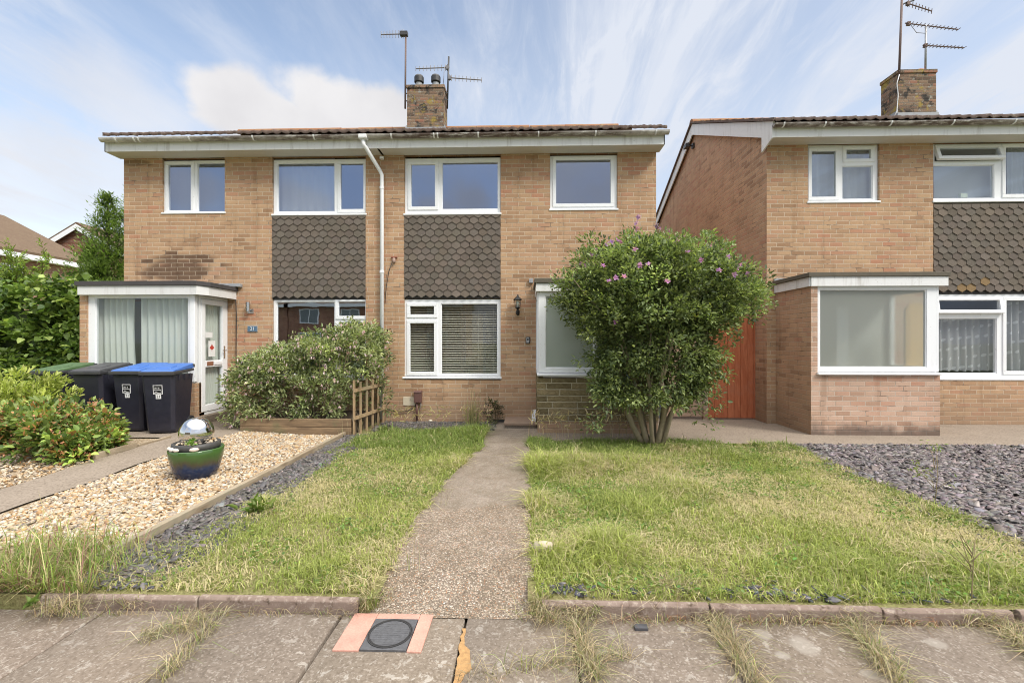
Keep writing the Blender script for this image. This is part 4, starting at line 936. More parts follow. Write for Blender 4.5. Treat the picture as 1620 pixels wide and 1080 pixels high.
# bay
YC = 7.08
bx0, bx1 = FX(1283, YC), FX(1487, YC)
bz = lambda py, px=1390: FZ(px, py, YC)
mb = MB(); hole = (FX(1293.5, YC), FX(1486.5, YC), bz(592), bz(452))
wall_y(mb, bx0, bx1, -.1, bz(592), YC, []); wall_y(mb, bx0, FX(1293.5, YC), bz(592), bz(452), YC, [])
mb.quad((FX(1293.5, YC), YC, bz(592)), (FX(1293.5, YC), YC + .1, bz(592)), (FX(1293.5, YC), YC + .1, bz(452)), (FX(1293.5, YC), YC, bz(452)))
mb.quad((bx0, YC, -.1), (bx0, WY, -.1), (bx0, WY, bz(452)), (bx0, YC, bz(452)), 1); mb.quad((bx1, YC, -.1), (bx1, WY, -.1), (bx1, WY, bz(592)), (bx1, YC, bz(592)), 1)
mb.quad((bx0, YC, bz(592)), (bx1, YC, bz(592)), (bx1, WY, bz(592)), (bx0, WY, bz(592)))
mb.build('bay_wall', [m_pink, m_side], house_c, fixn=False)
window(house_c, (1294, 1484, 452, 588), [('fixed', (1298.5, 1468, 457.5, 581))], YC, glass=frost_mat('bay_obscured_glass', (.33, .35, .32)), recess=.02, name='bay_window', sill=(.045, 4))
mb = MB(); mb.box(FX(1484.3, YC), bx1, YC + .02, YC + .09, bz(588), bz(452)); mb.build('corner_post', m_upvc, house_c); SIDE_RING(bx1 - .07, bx1, YC + .091, WY - .003, bz(588), bz(452), 'bay_side_frame', house_c)
r0, r1 = bz(437.5), bz(431)
rC = MB().box(bx0 - .06, bx1 + .12, YC - .05, WY - .002, r0, r1).build('bay_roof', m_mossfelt, house_c, bevel=.006)
fb = MB().box(bx0 - .012, bx1 + .10, YC - .03, YC - .004, bz(452.6), r0 - .002); fb.box(bx0 - .03, bx0 - .004, YC - .004, WY - .003, bz(452.6), r0 - .002)
fb.build('bay_fascia', m_fascia, rC, bevel=.003)
MB().box(bx0 + .002, bx1 - .002, YC + .02, WY - .003, bz(451.5), bz(450)).build('bay_ceiling', m_soffit, rC)
MB().box(FX(1224, WY), FX(1300, WY), WY - .03, WY - .003, r1 + .003, r1 + .05).build('flashing_strip', m_lead, rC)
mb = MB(); mb.quad((bx0 + .1, WY - .008, .1), (bx1 - .1, WY - .008, .1), (bx1 - .1, WY - .008, bz(452)), (bx0 + .1, WY - .008, bz(452))); mb.build('bay_lining', plain('bay_lining_paint', (.55, .57, .54), .9, .05, 2), house_c, fixn=False)
xo0, xo1 = FX(1418, 7.75), FX(1450, 7.75); zo1 = FZ(1434, 480, 7.75)
arch = [(xo0, .12), (xo1, .12)] + [((xo0 + xo1) / 2 + (xo1 - xo0) / 2 * math.cos(a), zo1 - .17 + .17 * math.sin(a)) for a in np.linspace(0, math.pi, 13)]
MB().prism_y(arch, 7.6, 7.64).build('inner_door', plain('ochre_inner_door', (0.62, 0.36, 0.10), .6, .05), house_c)
MB().box(FX(1318, 7.75), FX(1336, 7.75), 7.7, 7.74, .5, 2.0).build('inner_frame', m_upvc, house_c)
# ---------------------------------------------------------------- leaves, blades, stones
def leaf_mat(name, tr=0.3, rough=0.48, spec=0.4):
    g = G(name); N, L = g.N, g.L
    at = N.new('ShaderNodeAttribute'); at.attribute_name = 'Col'
    g.set(at.outputs[0], rough, spec=spec)
    t = N.new('ShaderNodeBsdfTranslucent'); br = g.mix(1.0, at.outputs[0], (1.35, 1.5, 0.75), 'MULTIPLY'); L.new(br, t.inputs[0])
    mx = N.new('ShaderNodeMixShader'); mx.inputs[0].default_value = tr; L.new(g.b.outputs[0], mx.inputs[1]); L.new(t.outputs[0], mx.inputs[2]); L.new(mx.outputs[0], g.out.inputs[0])
    return g.m
m_leaf = leaf_mat('leaf'); m_grass = leaf_mat('grass_blade', 0.35, 0.6, 0.25); m_petal = leaf_mat('petal', 0.4, 0.6, 0.2)
m_stem = plain('shrub_stem', (0.24, 0.19, 0.12), 0.85, 0.3, 20, bump=.4); m_bark = plain('dark_bark', (0.08, 0.055, 0.035), 0.9, 0.3, 20)
def unit(v): return v / np.maximum(np.linalg.norm(v, axis=-1, keepdims=True), 1e-9)
def leaves(P, D, Ln, Wd, Cc, fold=0.25, droop=0.2):
    """leaf of six corners folded on its midrib; D = growing direction"""
    n = len(P); D = unit(D); up = np.tile([0, 0, 1.0], (n, 1)) + RNG.normal(0, .5, (n, 3))
    S = unit(np.cross(D, up)); Nn = np.cross(S, D); Ln = Ln[:, None]; Wd = Wd[:, None]
    c = lambda t, w, h: P + D * Ln * t + S * Wd * w + Nn * Ln * h
    V = np.stack([c(0, 0, 0), c(.3, -.46, fold * .3), c(.7, -.36, fold * .3 - droop * .35), c(1, 0, -droop), c(.7, .36, fold * .3 - droop * .35), c(.3, .46, fold * .3)], 1).reshape(-1, 3)
    b = np.arange(n)[:, None] * 6
    F = np.concatenate([b + [0, 3, 2, 1], b + [0, 5, 4, 3]], 0)
    return V, F, np.repeat(Cc, 6, 0)
def jit_col(base, n, s=0.18, hue=0.10):
    k = np.exp(RNG.normal(0, s, (n, 1))); h = 1 + RNG.normal(0, hue, (n, 3)) * [1, .5, 1]
    return np.clip(np.asarray(base) * k * h, 0.004, 0.9)
def mixcol(a, b, t): t = np.asarray(t)[:, None]; return np.asarray(a) * (1 - t) + np.asarray(b) * t
def clump_leaves(C, r, per, Ln, Wd, col_fn, out_from, up=0.3, fold=.25, droop=.2, sq=(1, 1, .9)):
    n = len(C) * per; ci = np.repeat(np.arange(len(C)), per)
    off = RNG.normal(0, 1, (n, 3)); off = unit(off) * (RNG.random((n, 1)) ** 0.5) * np.asarray(sq)
    rad = np.asarray(r) if np.ndim(r) else np.full(len(C), r)
    P = C[ci] + off * rad[ci][:, None]
    D = unit(off) * .8 + unit(P - out_from) * .6 + RNG.normal(0, .45, (n, 3)); D[:, 2] += up
    L_ = Ln * np.exp(np.clip(RNG.normal(0, .32, n), -.8, .42)); W_ = L_ * Wd * np.exp(RNG.normal(0, .12, n))
    return leaves(P, D, L_, W_, col_fn(n, ci, P), fold, droop)
def blades(XY, Z, H, W, lean, Cc, base=None):
    """grass blades: root, bend, tip; five corners each"""
    n = len(XY); a = RNG.random(n) * 2 * np.pi; d = np.stack([np.cos(a), np.sin(a)], -1); s = np.stack([-d[:, 1], d[:, 0]], -1)
    P = np.concatenate([XY, Z[:, None]], 1)
    ln = lean * (0.35 + RNG.random(n)); H1 = H * .55
    def pt(t_out, z, w, sg): 
        q = P.copy(); q[:, :2] += d * (t_out)[:, None] + s * (w * sg)[:, None]; q[:, 2] += z; return q
    V = np.stack([pt(0 * H, 0 * H, W / 2, -1), pt(0 * H, 0 * H, W / 2, 1), pt(ln * H * .3, H1, W * .42, 1), pt(ln * H * .3, H1, W * .42, -1), pt(ln * H, H * (1 - .35 * np.minimum(ln, 1.5)), 0 * W, 1)], 1).reshape(-1, 3)
    b = np.arange(n)[:, None] * 5
    return V, b + [0, 1, 2, 3], b + [3, 2, 4], np.repeat(Cc, 5, 0)
def vnoise(x, y, s, seed=0):
    """cheap smooth value noise on the ground"""
    rg = np.random.default_rng(seed); T = rg.random((64, 64)); x = x * s + 100; y = y * s + 100
    i, j = np.floor(x).astype(int), np.floor(y).astype(int); fx, fy = x - i, y - j; fx = fx * fx * (3 - 2 * fx); fy = fy * fy * (3 - 2 * fy)
    t = lambda a, b: T[a % 64, b % 64]
    return (t(i, j) * (1 - fx) + t(i + 1, j) * fx) * (1 - fy) + (t(i, j + 1) * (1 - fx) + t(i + 1, j + 1) * fx) * fy
_oct = np.array([(1, 0, 0), (-1, 0, 0), (0, 1, 0), (0, -1, 0), (0, 0, 1), (0, 0, -1)], float)
_of = [(0, 2, 4), (2, 1, 4), (1, 3, 4), (3, 0, 4), (2, 0, 5), (1, 2, 5), (3, 1, 5), (0, 3, 5)]
def _sub():
    v = [tuple(p) for p in _oct]; f = []; mid = {}
    def m(a, b):
        k = (min(a, b), max(a, b))
        if k not in mid: q = (np.array(v[a]) + np.array(v[b])); q /= np.linalg.norm(q); v.append(tuple(q)); mid[k] = len(v) - 1
        return mid[k]
    for a, b, c in _of:
        ab, bc, ca = m(a, b), m(b, c), m(c, a); f += [(a, ab, ca), (ab, b, bc), (ca, bc, c), (ab, bc, ca)]
    return np.array(v), np.array(f)
SV, SF = _sub()
def pebbles(XY, Z, R_, Cc):
    n = len(XY); sc = np.exp(RNG.normal(0, .18, (n, 3))) * [1.1, .95, .68]; a = RNG.random(n) * 6.283; ca, sa = np.cos(a), np.sin(a)
    V = SV[None] * (1 + RNG.normal(0, .09, (n, len(SV), 1))) * sc[:, None] * R_[:, None, None]
    tl = RNG.normal(0, .3, n)[:, None]; V[..., 2] = V[..., 2] + V[..., 0] * tl
    x = V[..., 0] * ca[:, None] - V[..., 1] * sa[:, None]; y = V[..., 0] * sa[:, None] + V[..., 1] * ca[:, None]
    V = np.stack([x + XY[:, :1], y + XY[:, 1:], V[..., 2] + Z[:, None]], -1).reshape(-1, 3)
    F = (np.arange(n)[:, None, None] * len(SV) + SF[None]).reshape(-1, 3)
    return V, F, np.repeat(Cc, len(SV), 0)
def chips(XY, Z, R_, Cc, tilt=0.22):
    n = len(XY); k = 6; a = (np.arange(k)[None] + RNG.random((n, k)) * .95) * 2 * np.pi / k; r = R_[:, None] * (0.5 + .75 * RNG.random((n, k)))
    as_ = 0.38 + .35 * RNG.random(n); x0 = np.cos(a) * r; y0 = np.sin(a) * r * as_[:, None]; t = RNG.random(n) * 6.283
    x = x0 * np.cos(t)[:, None] - y0 * np.sin(t)[:, None]; y = x0 * np.sin(t)[:, None] + y0 * np.cos(t)[:, None]
    gx_, gy_ = RNG.normal(0, tilt, (2, n)); z = x * gx_[:, None] + y * gy_[:, None]; th = (.0018 + .0028 * RNG.random(n))[:, None]
    top = np.stack([x + XY[:, :1], y + XY[:, 1:], z + Z[:, None] + th], -1); bot = np.stack([x * 1.01 + XY[:, :1], y * 1.01 + XY[:, 1:], z + Z[:, None] - th], -1)
    V = np.concatenate([top, bot], 1).reshape(-1, 3); b = np.arange(n)[:, None] * 12
    Q = [b + [0, 1, 2, 3], b + [0, 3, 4, 5]] + [b + [i + 6, (i + 1) % 6 + 6, (i + 1) % 6, i] for i in range(6)]
    return V, np.concatenate(Q, 0), np.repeat(Cc, 12, 0)
def vc_mat(name, rough=0.6, spec=0.4, bump=0.3, bs=90, var=.3):
    g = G(name); p = g.pos(); at = g.N.new('ShaderNodeAttribute'); at.attribute_name = 'Col'; n = g.noise(p, bs, 4, .65)
    c = g.mix(g.sm(n, .3, .75), g.mix(1., at.outputs[0], (1 - var, 1 - var, 1 - var), 'MULTIPLY'), at.outputs[0]); return g.set(c, rough, g.bump(n, bump, .003), spec=spec)
m_pebble = vc_mat('pebble_stone'); m_slate = vc_mat('slate_chip', .8, .22, .3, 60)
def rect_pts(n, x0, x1, y0, y1): return np.stack([RNG.uniform(x0, x1, n), RNG.uniform(y0, y1, n)], -1)
def cat_np(parts):
    o = 0; V, F, C = [], [], []
    for v, f, c in parts: V.append(v); F.append(f + o); C.append(c); o += len(v)
    return np.concatenate(V), np.concatenate(F), np.concatenate(C)

# ---------------------------------------------------------------- gravel and slate
PEB = np.array([(.50, .42, .31), (.60, .53, .43), (.46, .33, .19), (.40, .25, .12), (.33, .29, .25), (.62, .58, .52), (.22, .19, .17), (.54, .40, .24)])
def pcol(n): return PEB[RNG.choice(8, n, p=[.24, .19, .17, .09, .09, .11, .04, .07])] * np.array([.91, .86, .79]) * np.exp(RNG.normal(.04, .16, (n, 1)))
XY = rect_pts(19000, XCP1 + .0, XTB - .035, 2.75, 6.82)
e = vnoise(XY[:, 0], XY[:, 1], 4, 1); XY = XY[(XY[:, 0] > XCP1 + .1 * e) & (XY[:, 1] > 2.8 + .35 * e)]
r = .0125 * np.exp(RNG.normal(0, .3, len(XY))); V, F, C = pebbles(XY, gz(*XY.T) + .004 + .012 * RNG.random(len(XY)), r, pcol(len(XY)))
XY2 = rect_pts(2600, -6.9, XCP0 - .02, 4.0, 5.75); XY2 = XY2[XY2[:, 0] > -6.9 + .3 * RNG.random(len(XY2))]; r2 = .0125 * np.exp(RNG.normal(0, .3, len(XY2)))
props(np_mesh('gravel', V, None, m_pebble, col=C, F3=F, smooth=True), kind='stuff')
V, F, C = pebbles(XY2, gz(*XY2.T) + .008, r2, pcol(len(XY2)))
props(np_mesh('gravel', V, None, m_pebble, col=C, F3=F, smooth=True), kind='stuff')
def scol(n, base=(.215, .188, .182)): return jit_col(base, n, .28, .06)
XY = rect_pts(24000, XSL - .35, 7.6, 2.9, 6.42); lim = XSL - .05 + .14 * (vnoise(XY[:, 0], XY[:, 1], 3, 5) - .5) - .22 * sstep(4.6, 6.4, XY[:, 1]) * 0
XY = XY[(XY[:, 0] > lim) & (XY[:, 0] < XY[:, 1] * 1.10 + .35)]
V, F, C = chips(XY, gz(*XY.T) + .004 + .016 * RNG.random(len(XY)), .029 * np.exp(RNG.normal(0, .35, len(XY))), scol(len(XY)), .26)
props(np_mesh('slate_chippings', V, F, m_slate, col=C), kind='stuff')
XY = np.concatenate([rect_pts(3600, XTB + .05, -2.28, 2.62, 6.9), rect_pts(2600, -2.5, -.5, 7.22, 8.03)])
V, F, C = chips(XY, gz(*XY.T) + .003 + .012 * RNG.random(len(XY)), .024 * np.exp(RNG.normal(0, .35, len(XY))), scol(len(XY), (.165, .150, .140)), .3)
props(np_mesh('slate_chippings', V, F, m_slate, col=C), kind='stuff')
XY = []
for px, py, rx, ry, k in [(905, 932, .15, .08, 42), (1215, 937, .22, .07, 60), (1290, 948, .12, .05, 18), (1010, 935, .25, .05, 12), (1440, 945, .3, .06, 14), (200, 925, .2, .1, 50)]:
    c = GXY(px, py); XY.append(np.array(c) + RNG.normal(0, .6, (k, 2)) * [rx, ry])
XY = np.concatenate(XY); XY = XY[XY[:, 1] > YK + .06]
V, F, C = chips(XY, -.002 + .016 * RNG.random(len(XY)), .018 * np.exp(RNG.normal(0, .35, len(XY))), scol(len(XY), (.125, .122, .125)), .3)
props(np_mesh('slate_chippings', V, F, m_slate, col=C), kind='stuff')

# ---------------------------------------------------------------- lawns
GREEN, LIME, STRAW, DEEP = np.array((.205, .250, .064)), np.array((.35, .375, .115)), np.array((.54, .46, .28)), np.array((.12, .20, .045))
def lawn(n):
    XY = np.concatenate([rect_pts(int(n * .36), XTB + .12, XPL + .42, YK + .06, 7.45), rect_pts(int(n * .64), XPR - .05, XSL + .12, YK + .06, 6.72)])
    x, y = XY.T; left = x < -.4
    wob = vnoise(x, y, 2.6, 2) - .5; w2 = vnoise(x, y, 7, 3) - .5
    ok = np.where(left, (x > XTB + .33 + .26 * wob + .12 * w2) & (x < XPL + .02 + .1 * w2 + .27 * sstep(3.6, 6.6, y)) & (y < 7.3 + .25 * wob), (x > XPR - .02 + .1 * w2 - .10 * np.exp(-((y - 4.05) / .22) ** 2)) & (x < XSL + .16 * wob + .05 * w2) & (y < 6.58 + .2 * wob - .10 * np.clip(x - 2, 0, 2)))
    # thin out with distance, keep the blades where they show
    ok &= RNG.random(len(x)) < np.clip(1.2 - .085 * (y - 2.5), .55, 1)
    patch = vnoise(x, y, 1.1, 8) * .6 + vnoise(x, y, 3.1, 9) * .4
    bare = (vnoise(x, y, 4.3, 12) > .80) & (RNG.random(len(x)) < .55); ok &= ~bare
    for px, py, rx, ry in [(905, 932, .2, .06), (1215, 937, .28, .05), (1010, 938, .35, .03)]:
        cx, cy = GXY(px, py); ok &= (((x - cx) / rx) ** 2 + ((y - cy) / ry) ** 2 > 1) | (RNG.random(len(x)) < .3)
    XY, x, y, left, patch = XY[ok], x[ok], y[ok], left[ok], patch[ok]; m = len(x)
    # trampled middle, longer at the edges, by the house and in tussocks
    edge = np.minimum.reduce([np.where(left, np.abs(x - XPL - .27 * sstep(3.6, 6.6, y)), np.abs(x - XPR)), np.abs(x - np.where(left, XTB + .42, XSL)), y - YK])
    tall = np.where(left & (x < -1.9), .1, .35) * np.exp(-(edge / .12) ** 2) + .9 * sstep(5.3, 6.6, y) * (vnoise(x, y, 1.7, 4) > .22)
    tus = np.zeros(m)
    for px, py, rad, hgt in [(850, 745, .28, 1.5), (850, 800, .20, 1.2), (1000, 800, .3, .8), (960, 870, .26, 1.3), (870, 880, .12, .7), (760, 690, .35, 1.2), (760, 770, .2, .7), (720, 735, .3, .6), (420, 800, .12, .8), (1080, 775, .3, .9), (1000, 735, .4, .9), (900, 735, .35, 1.2), (1130, 720, .4, .7), (1480, 810, .2, .5), (1360, 900, .2, .5), (520, 900, .2, .4), (1540, 905, .25, .7), (1180, 900, .15, .6)]:
        cx, cy = GXY(px, py); tus += hgt * np.exp(-(((x - cx) ** 2 + (y - cy) ** 2) / rad ** 2))
    tall = tall + tus
    H = (.026 + .018 * patch + .050 * np.minimum(tall, 2.0) + .035 * np.minimum(tus, 2.0)) * np.exp(RNG.normal(0, .28, m)); W = .0046 + .0024 * RNG.random(m)
    W *= 1 + .12 * np.clip(y - 3.5, 0, 4)
    dry = np.clip(.34 + 1.0 * (vnoise(x, y, 1.5, 21) - .5) + .5 * (vnoise(x, y, 4.5, 22) - .5) - .30 * np.minimum(tall, 1.2) - .16 * sstep(5.0, 6.5, y), .05, .8)
    isdry = RNG.random(m) < dry
    g_ = mixcol(GREEN, LIME, np.clip(patch + .35 * np.minimum(tus, 1) + RNG.normal(0, .2, m), 0, 1)); g_ = mixcol(g_, DEEP, .75 * sstep(5.3, 6.4, y) * RNG.random(m) ** .5)
    c = np.where(isdry[:, None], STRAW * (.7 + .5 * RNG.random((m, 1))), g_ * np.exp(RNG.normal(0, .22, (m, 1))))
    lean = np.where(isdry, 1.9, 1.0 + .1 * np.minimum(tall, 1.3)) * (.6 + .7 * RNG.random(m))
    return blades(XY, gz(x, y) - .01, H, W, lean, c)
V, F, F3, C = lawn(190000)
props(np_mesh('grass', V, F, m_grass, col=C, F3=F3), kind='stuff')
# clover and other low broad leaves in the turf
k = 15000; XY = np.concatenate([rect_pts(k // 3, XTB + .4, XPL - .03, 2.58, 7.2), rect_pts(k, XPR + .03, XSL - .05, 2.58, 6.4)]); XY = XY[vnoise(XY[:, 0], XY[:, 1], 2.3, 41) * .6 + vnoise(XY[:, 0], XY[:, 1], 6, 42) * .4 > .56]; k = len(XY)
V, F, C = leaves(np.concatenate([XY, RNG.uniform(.004, .03, (k, 1))], 1), RNG.normal(0, 1, (k, 3)) * [1, 1, .35] + [0, 0, .3], .024 * np.exp(RNG.normal(0, .3, k)), .015 * np.exp(RNG.normal(0, .2, k)), jit_col((.16, .24, .06), k, .25, .12), .2, .2)
props(np_mesh('clover', V, F, m_grass, col=C), kind='stuff')
# dry thatch, seed heads and the straw that grows out of the paving joints
def tuftpts(px, py, k, rx, ry, z=0.0):
    c = np.array(GXY(px, py, z)); return c + RNG.normal(0, .5, (k, 2)) * [rx, ry]
def straw():
    P, H, Ln, Z, Cc = [], [], [], [], []
    def put(xy, z, h, lean, col, s=.25, w=1):
        k = len(xy); P.append(xy); Z.append(np.full(k, z)); H.append(h * np.exp(RNG.normal(0, s, k))); Ln.append(np.full(k, lean) * (.5 + RNG.random(k))); cc_ = jit_col(col, k, .26, .06); q_ = RNG.random(k); cc_[q_ < .16] *= [.55, .5, .45]; cc_[q_ > .84] = jit_col((.19, .23, .07), int((q_ > .84).sum()), .25, .1); Cc.append(cc_)
    S1, S2, RED = (.39, .325, .215), (.33, .26, .165), (.27, .14, .08)
    zp = -.08
    for (p, q, k, w) in [((910, 985), (940, 1080), 330, .06), ((1118, 960), (1195, 1085), 430, .07), ((1345, 985), (1425, 1085), 340, .07), ((1575, 985), (1660, 1060), 260, .07), ((735, 1075), (905, 1048), 90, .05), ((905, 1048), (1000, 1040), 70, .04), ((340, 990), (255, 1080), 120, .045), ((230, 1010), (330, 985), 160, .1), ((1190, 985), (1340, 985), 60, .05)]:
        a, b = np.array(GXY(*p, zp)), np.array(GXY(*q, zp)); k = int(k * 1.5); t = RNG.random((k, 1)) ** .9; put(a + (b - a) * t + RNG.normal(0, .35, (k, 2)) * w, zp, .075, 2.0, S1)
    for px in range(60, 560, 12): put(tuftpts(px, 974, RNG.integers(0, 15), .07, .02, zp), zp, .05, 1.9, S2)
    for px in range(860, 1640, 11): put(tuftpts(px, 982 + (px - 860) * .014, RNG.integers(1, 20), .07, .025, zp), zp, .05, 2.0, S1 if px % 3 else RED)
    put(np.array([-.88, YK + .02]) + RNG.normal(0, .02, (90, 2)), -.05, .08, 1.2, S1); put(np.array([-.86, YK + .03]) + RNG.normal(0, .025, (70, 2)), -.05, .07, 1.0, (.2, .25, .06)); put(np.array([.075, YK + .02]) + RNG.normal(0, .025, (120, 2)), -.05, .09, 1.2, S1)
    for px, py, k, h in [(1065, 950, 260, .15), (1020, 965, 90, .1), (925, 975, 170, .10), (860, 985, 120, .1), (150, 950, 190, .13), (95, 975, 140, .12), (210, 960, 110, .09), (560, 945, 90, .1), (590, 950, 60, .08), (1350, 975, 150, .12), (1545, 985, 150, .1), (1600, 960, 90, .15), (260, 930, 70, .16), (1240, 975, 60, .1)]:
        put(tuftpts(px, py, k, .11, .05, zp), zp + .02, h * .8, 1.6, S1)
    # standing seed stalks through both lawns
    k = 240; xy = np.concatenate([rect_pts(k // 2, XTB + .4, XPL, 2.6, 7.3), rect_pts(k, XPR, XSL, 2.6, 6.5)]); put(xy, 0, .10, .7, S1, .35)
    xy = np.concatenate([rect_pts(50, -2.3, -.55, 7.1, 7.5), rect_pts(100, .0, 1.9, 6.5, 6.95), rect_pts(50, -2.75, -2.3, 6.6, 7.3)]); put(xy, 0, .26, .6, S1, .3)
    for px, py in [(640, 900), (520, 880), (700, 800), (350, 900), (1330, 940), (1430, 930), (1590, 900), (1550, 930), (1480, 950)]: put(tuftpts(px, py, 9, .1, .06), 0, .24, .5, S1)
    P = np.concatenate(P); m = len(P); return blades(P, np.concatenate(Z), np.concatenate(H), .0022 + .0014 * RNG.random(m), np.concatenate(Ln), np.concatenate(Cc))
V, F, F3, C = straw()
props(np_mesh('dry_grass', V, F, m_grass, col=C, F3=F3), kind='stuff')
# feathery seed heads on the tall stalks near the house
k = 260; XY = np.concatenate([rect_pts(110, -2.2, -.55, 7.05, 7.5), rect_pts(150, .05, 1.5, 6.55, 6.95)]); P = np.concatenate([XY, RNG.uniform(.16, .36, (k, 1))], 1)
V, F, C = leaves(P, RNG.normal(0, .5, (k, 3)) + [.2, 0, .7], RNG.uniform(.06, .11, k), RNG.uniform(.008, .014, k), jit_col((.55, .45, .29), k, .15, .04), .1, .4)
props(np_mesh('grass_seed_heads', V, F, m_grass, col=C), kind='stuff')
# ---------------------------------------------------------------- shrubs and trees
def stems_mesh(name, paths, parent, mat=None, n=6):
    mb = MB()
    for pts, rad in paths: mb.tube(pts, rad, n)
    return mb.build(name, mat or m_stem, parent, smooth=True)
def bow(a, b, k=5, sag=.1, rr=random):
    a, b = Vector(a), Vector(b); off = Vector((rr.uniform(-1, 1), rr.uniform(-1, 1), rr.uniform(-.3, .6))) * sag * (b - a).length
    return [a.lerp(b, t) + off * 4 * t * (1 - t) for t in np.linspace(0, 1, k)]
def blossom5(P, D, size, Cc):
    """five rounded petals round a centre"""
    n = len(P); D = unit(D); U = unit(np.cross(D, RNG.normal(0, 1, (n, 3)))); W = np.cross(D, U); out = []
    for k in range(5):
        a = 2 * np.pi * k / 5; T = U * np.cos(a) + W * np.sin(a)
        out.append(leaves(P, T + D * .45, size * np.ones(n) * .62, size * np.ones(n) * .55, Cc * np.exp(RNG.normal(0, .08, (n, 1))), .2, .1))
    return cat_np(out)
# --- the round flowering shrub
HX, HY = GXY(1033, 702)
hib = thing('hibiscus_shrub', 'large round flowering shrub with mauve blooms and bare lower stems on the lawn', 'shrub', (HX, HY, 0))
ZT = np.array([.40, .6, .85, 1.1, 1.3, 1.5, 1.65, 1.78, 1.95, 2.15, 2.35, 2.5, 2.62, 2.72, 2.8]) 
pxl = np.array([985, 955, 930, 926, 932, 938, 925, 905, 885, 880, 890, 905, 928, 955, 985]); pxr = np.array([1090, 1112, 1132, 1142, 1146, 1146, 1145, 1165, 1190, 1192, 1175, 1155, 1128, 1095, 1065])
XL = np.array([FX(p, HY) for p in pxl]) + .13; XR = np.array([FX(p, HY) for p in pxr]) - .13
def hprof(z): return np.interp(z, ZT, XL), np.interp(z, ZT, XR)
def hib_pts(n, z0, z1, rmin, rmax):
    z = RNG.uniform(z0, z1, n); a = RNG.uniform(0, 2 * np.pi, n); r = rmin + (rmax - rmin) * RNG.random(n) ** .6
    l, rr_ = hprof(z); c, h = (l + rr_) / 2, (rr_ - l) / 2
    y = HY - .05 + np.minimum(h * .62, .78) * r * np.sin(a); y = np.minimum(y, 6.93)
    return np.stack([c + h * r * np.cos(a), y, z], -1)
lob = np.concatenate([hib_pts(150, 1.68, 2.68, .58, 1.0), hib_pts(26, 1.0, 1.65, .7, .95)]); lob = lob[RNG.random(len(lob)) < np.where((lob[:, 2] < 1.65) & (lob[:, 1] < HY - .3), .6, 1)]
li = np.repeat(np.arange(len(lob)), 6); top = lob[li] + RNG.normal(0, 1, (len(li), 3)) * [.15, .13, .12]; top[:, 1] = np.minimum(top[:, 1], 6.93)
inner = hib_pts(230, 1.5, 2.75, 0, .8); low = hib_pts(240, .6, 1.66, .5, 1.0)
low = low[RNG.random(len(low)) < np.where(low[:, 1] < HY - .35, .6, .95)]
crown_top = np.stack([RNG.uniform(FX(995, HY), FX(1075, HY), 16), HY + RNG.uniform(-.3, .25, 16), RNG.uniform(2.68, 2.88, 16)], -1)
def blobpts(px, py, Y, k, s): return np.array([FX(px, Y), Y, FZ(px, py, Y)]) + RNG.normal(0, 1, (k, 3)) * s
lowl = np.concatenate([blobpts(962, 615, 6.1, 34, [.17, .10, .17]), blobpts(985, 560, 6.15, 14, [.15, .1, .13]), blobpts(1100, 605, 6.3, 30, [.12, .12, .20]), blobpts(1030, 628, 6.0, 12, [.22, .08, .07]), blobpts(1060, 590, 6.05, 12, [.2, .1, .15]), blobpts(1176, 462, 6.4, 16, [.14, .15, .11])])
allc = np.concatenate([top, inner, low, crown_top, lowl]); lobe_shade = np.exp(RNG.normal(0, .28, len(lob))); shade = np.exp(RNG.normal(0, .2, len(allc))); shade[:len(li)] *= lobe_shade[li]; lime = RNG.random(len(allc)) ** 2
def hcol(n, ci, P):
    ctr = np.array([HX + .05, HY, 1.9]); d = np.linalg.norm((P - ctr) / [1.45, .85, 1.2], axis=1); tip = np.clip((RNG.random(n) - .62) * 2.2, 0, 1) * np.clip(d, .4, 1.1)
    c = mixcol((.112, .150, .066), (.255, .30, .125), np.clip(lime[ci] + RNG.normal(0, .2, n), 0, 1)) * shade[ci][:, None]; c = mixcol(c, (.36, .41, .13), np.clip(tip, 0, .9)); return c * np.exp(RNG.normal(0, .15, (n, 1)))
V, F, C = clump_leaves(allc, .125 * np.exp(RNG.normal(0, .3, len(allc))), 50, .047, .50, hcol, np.array([HX, HY, 1.5]), .35)
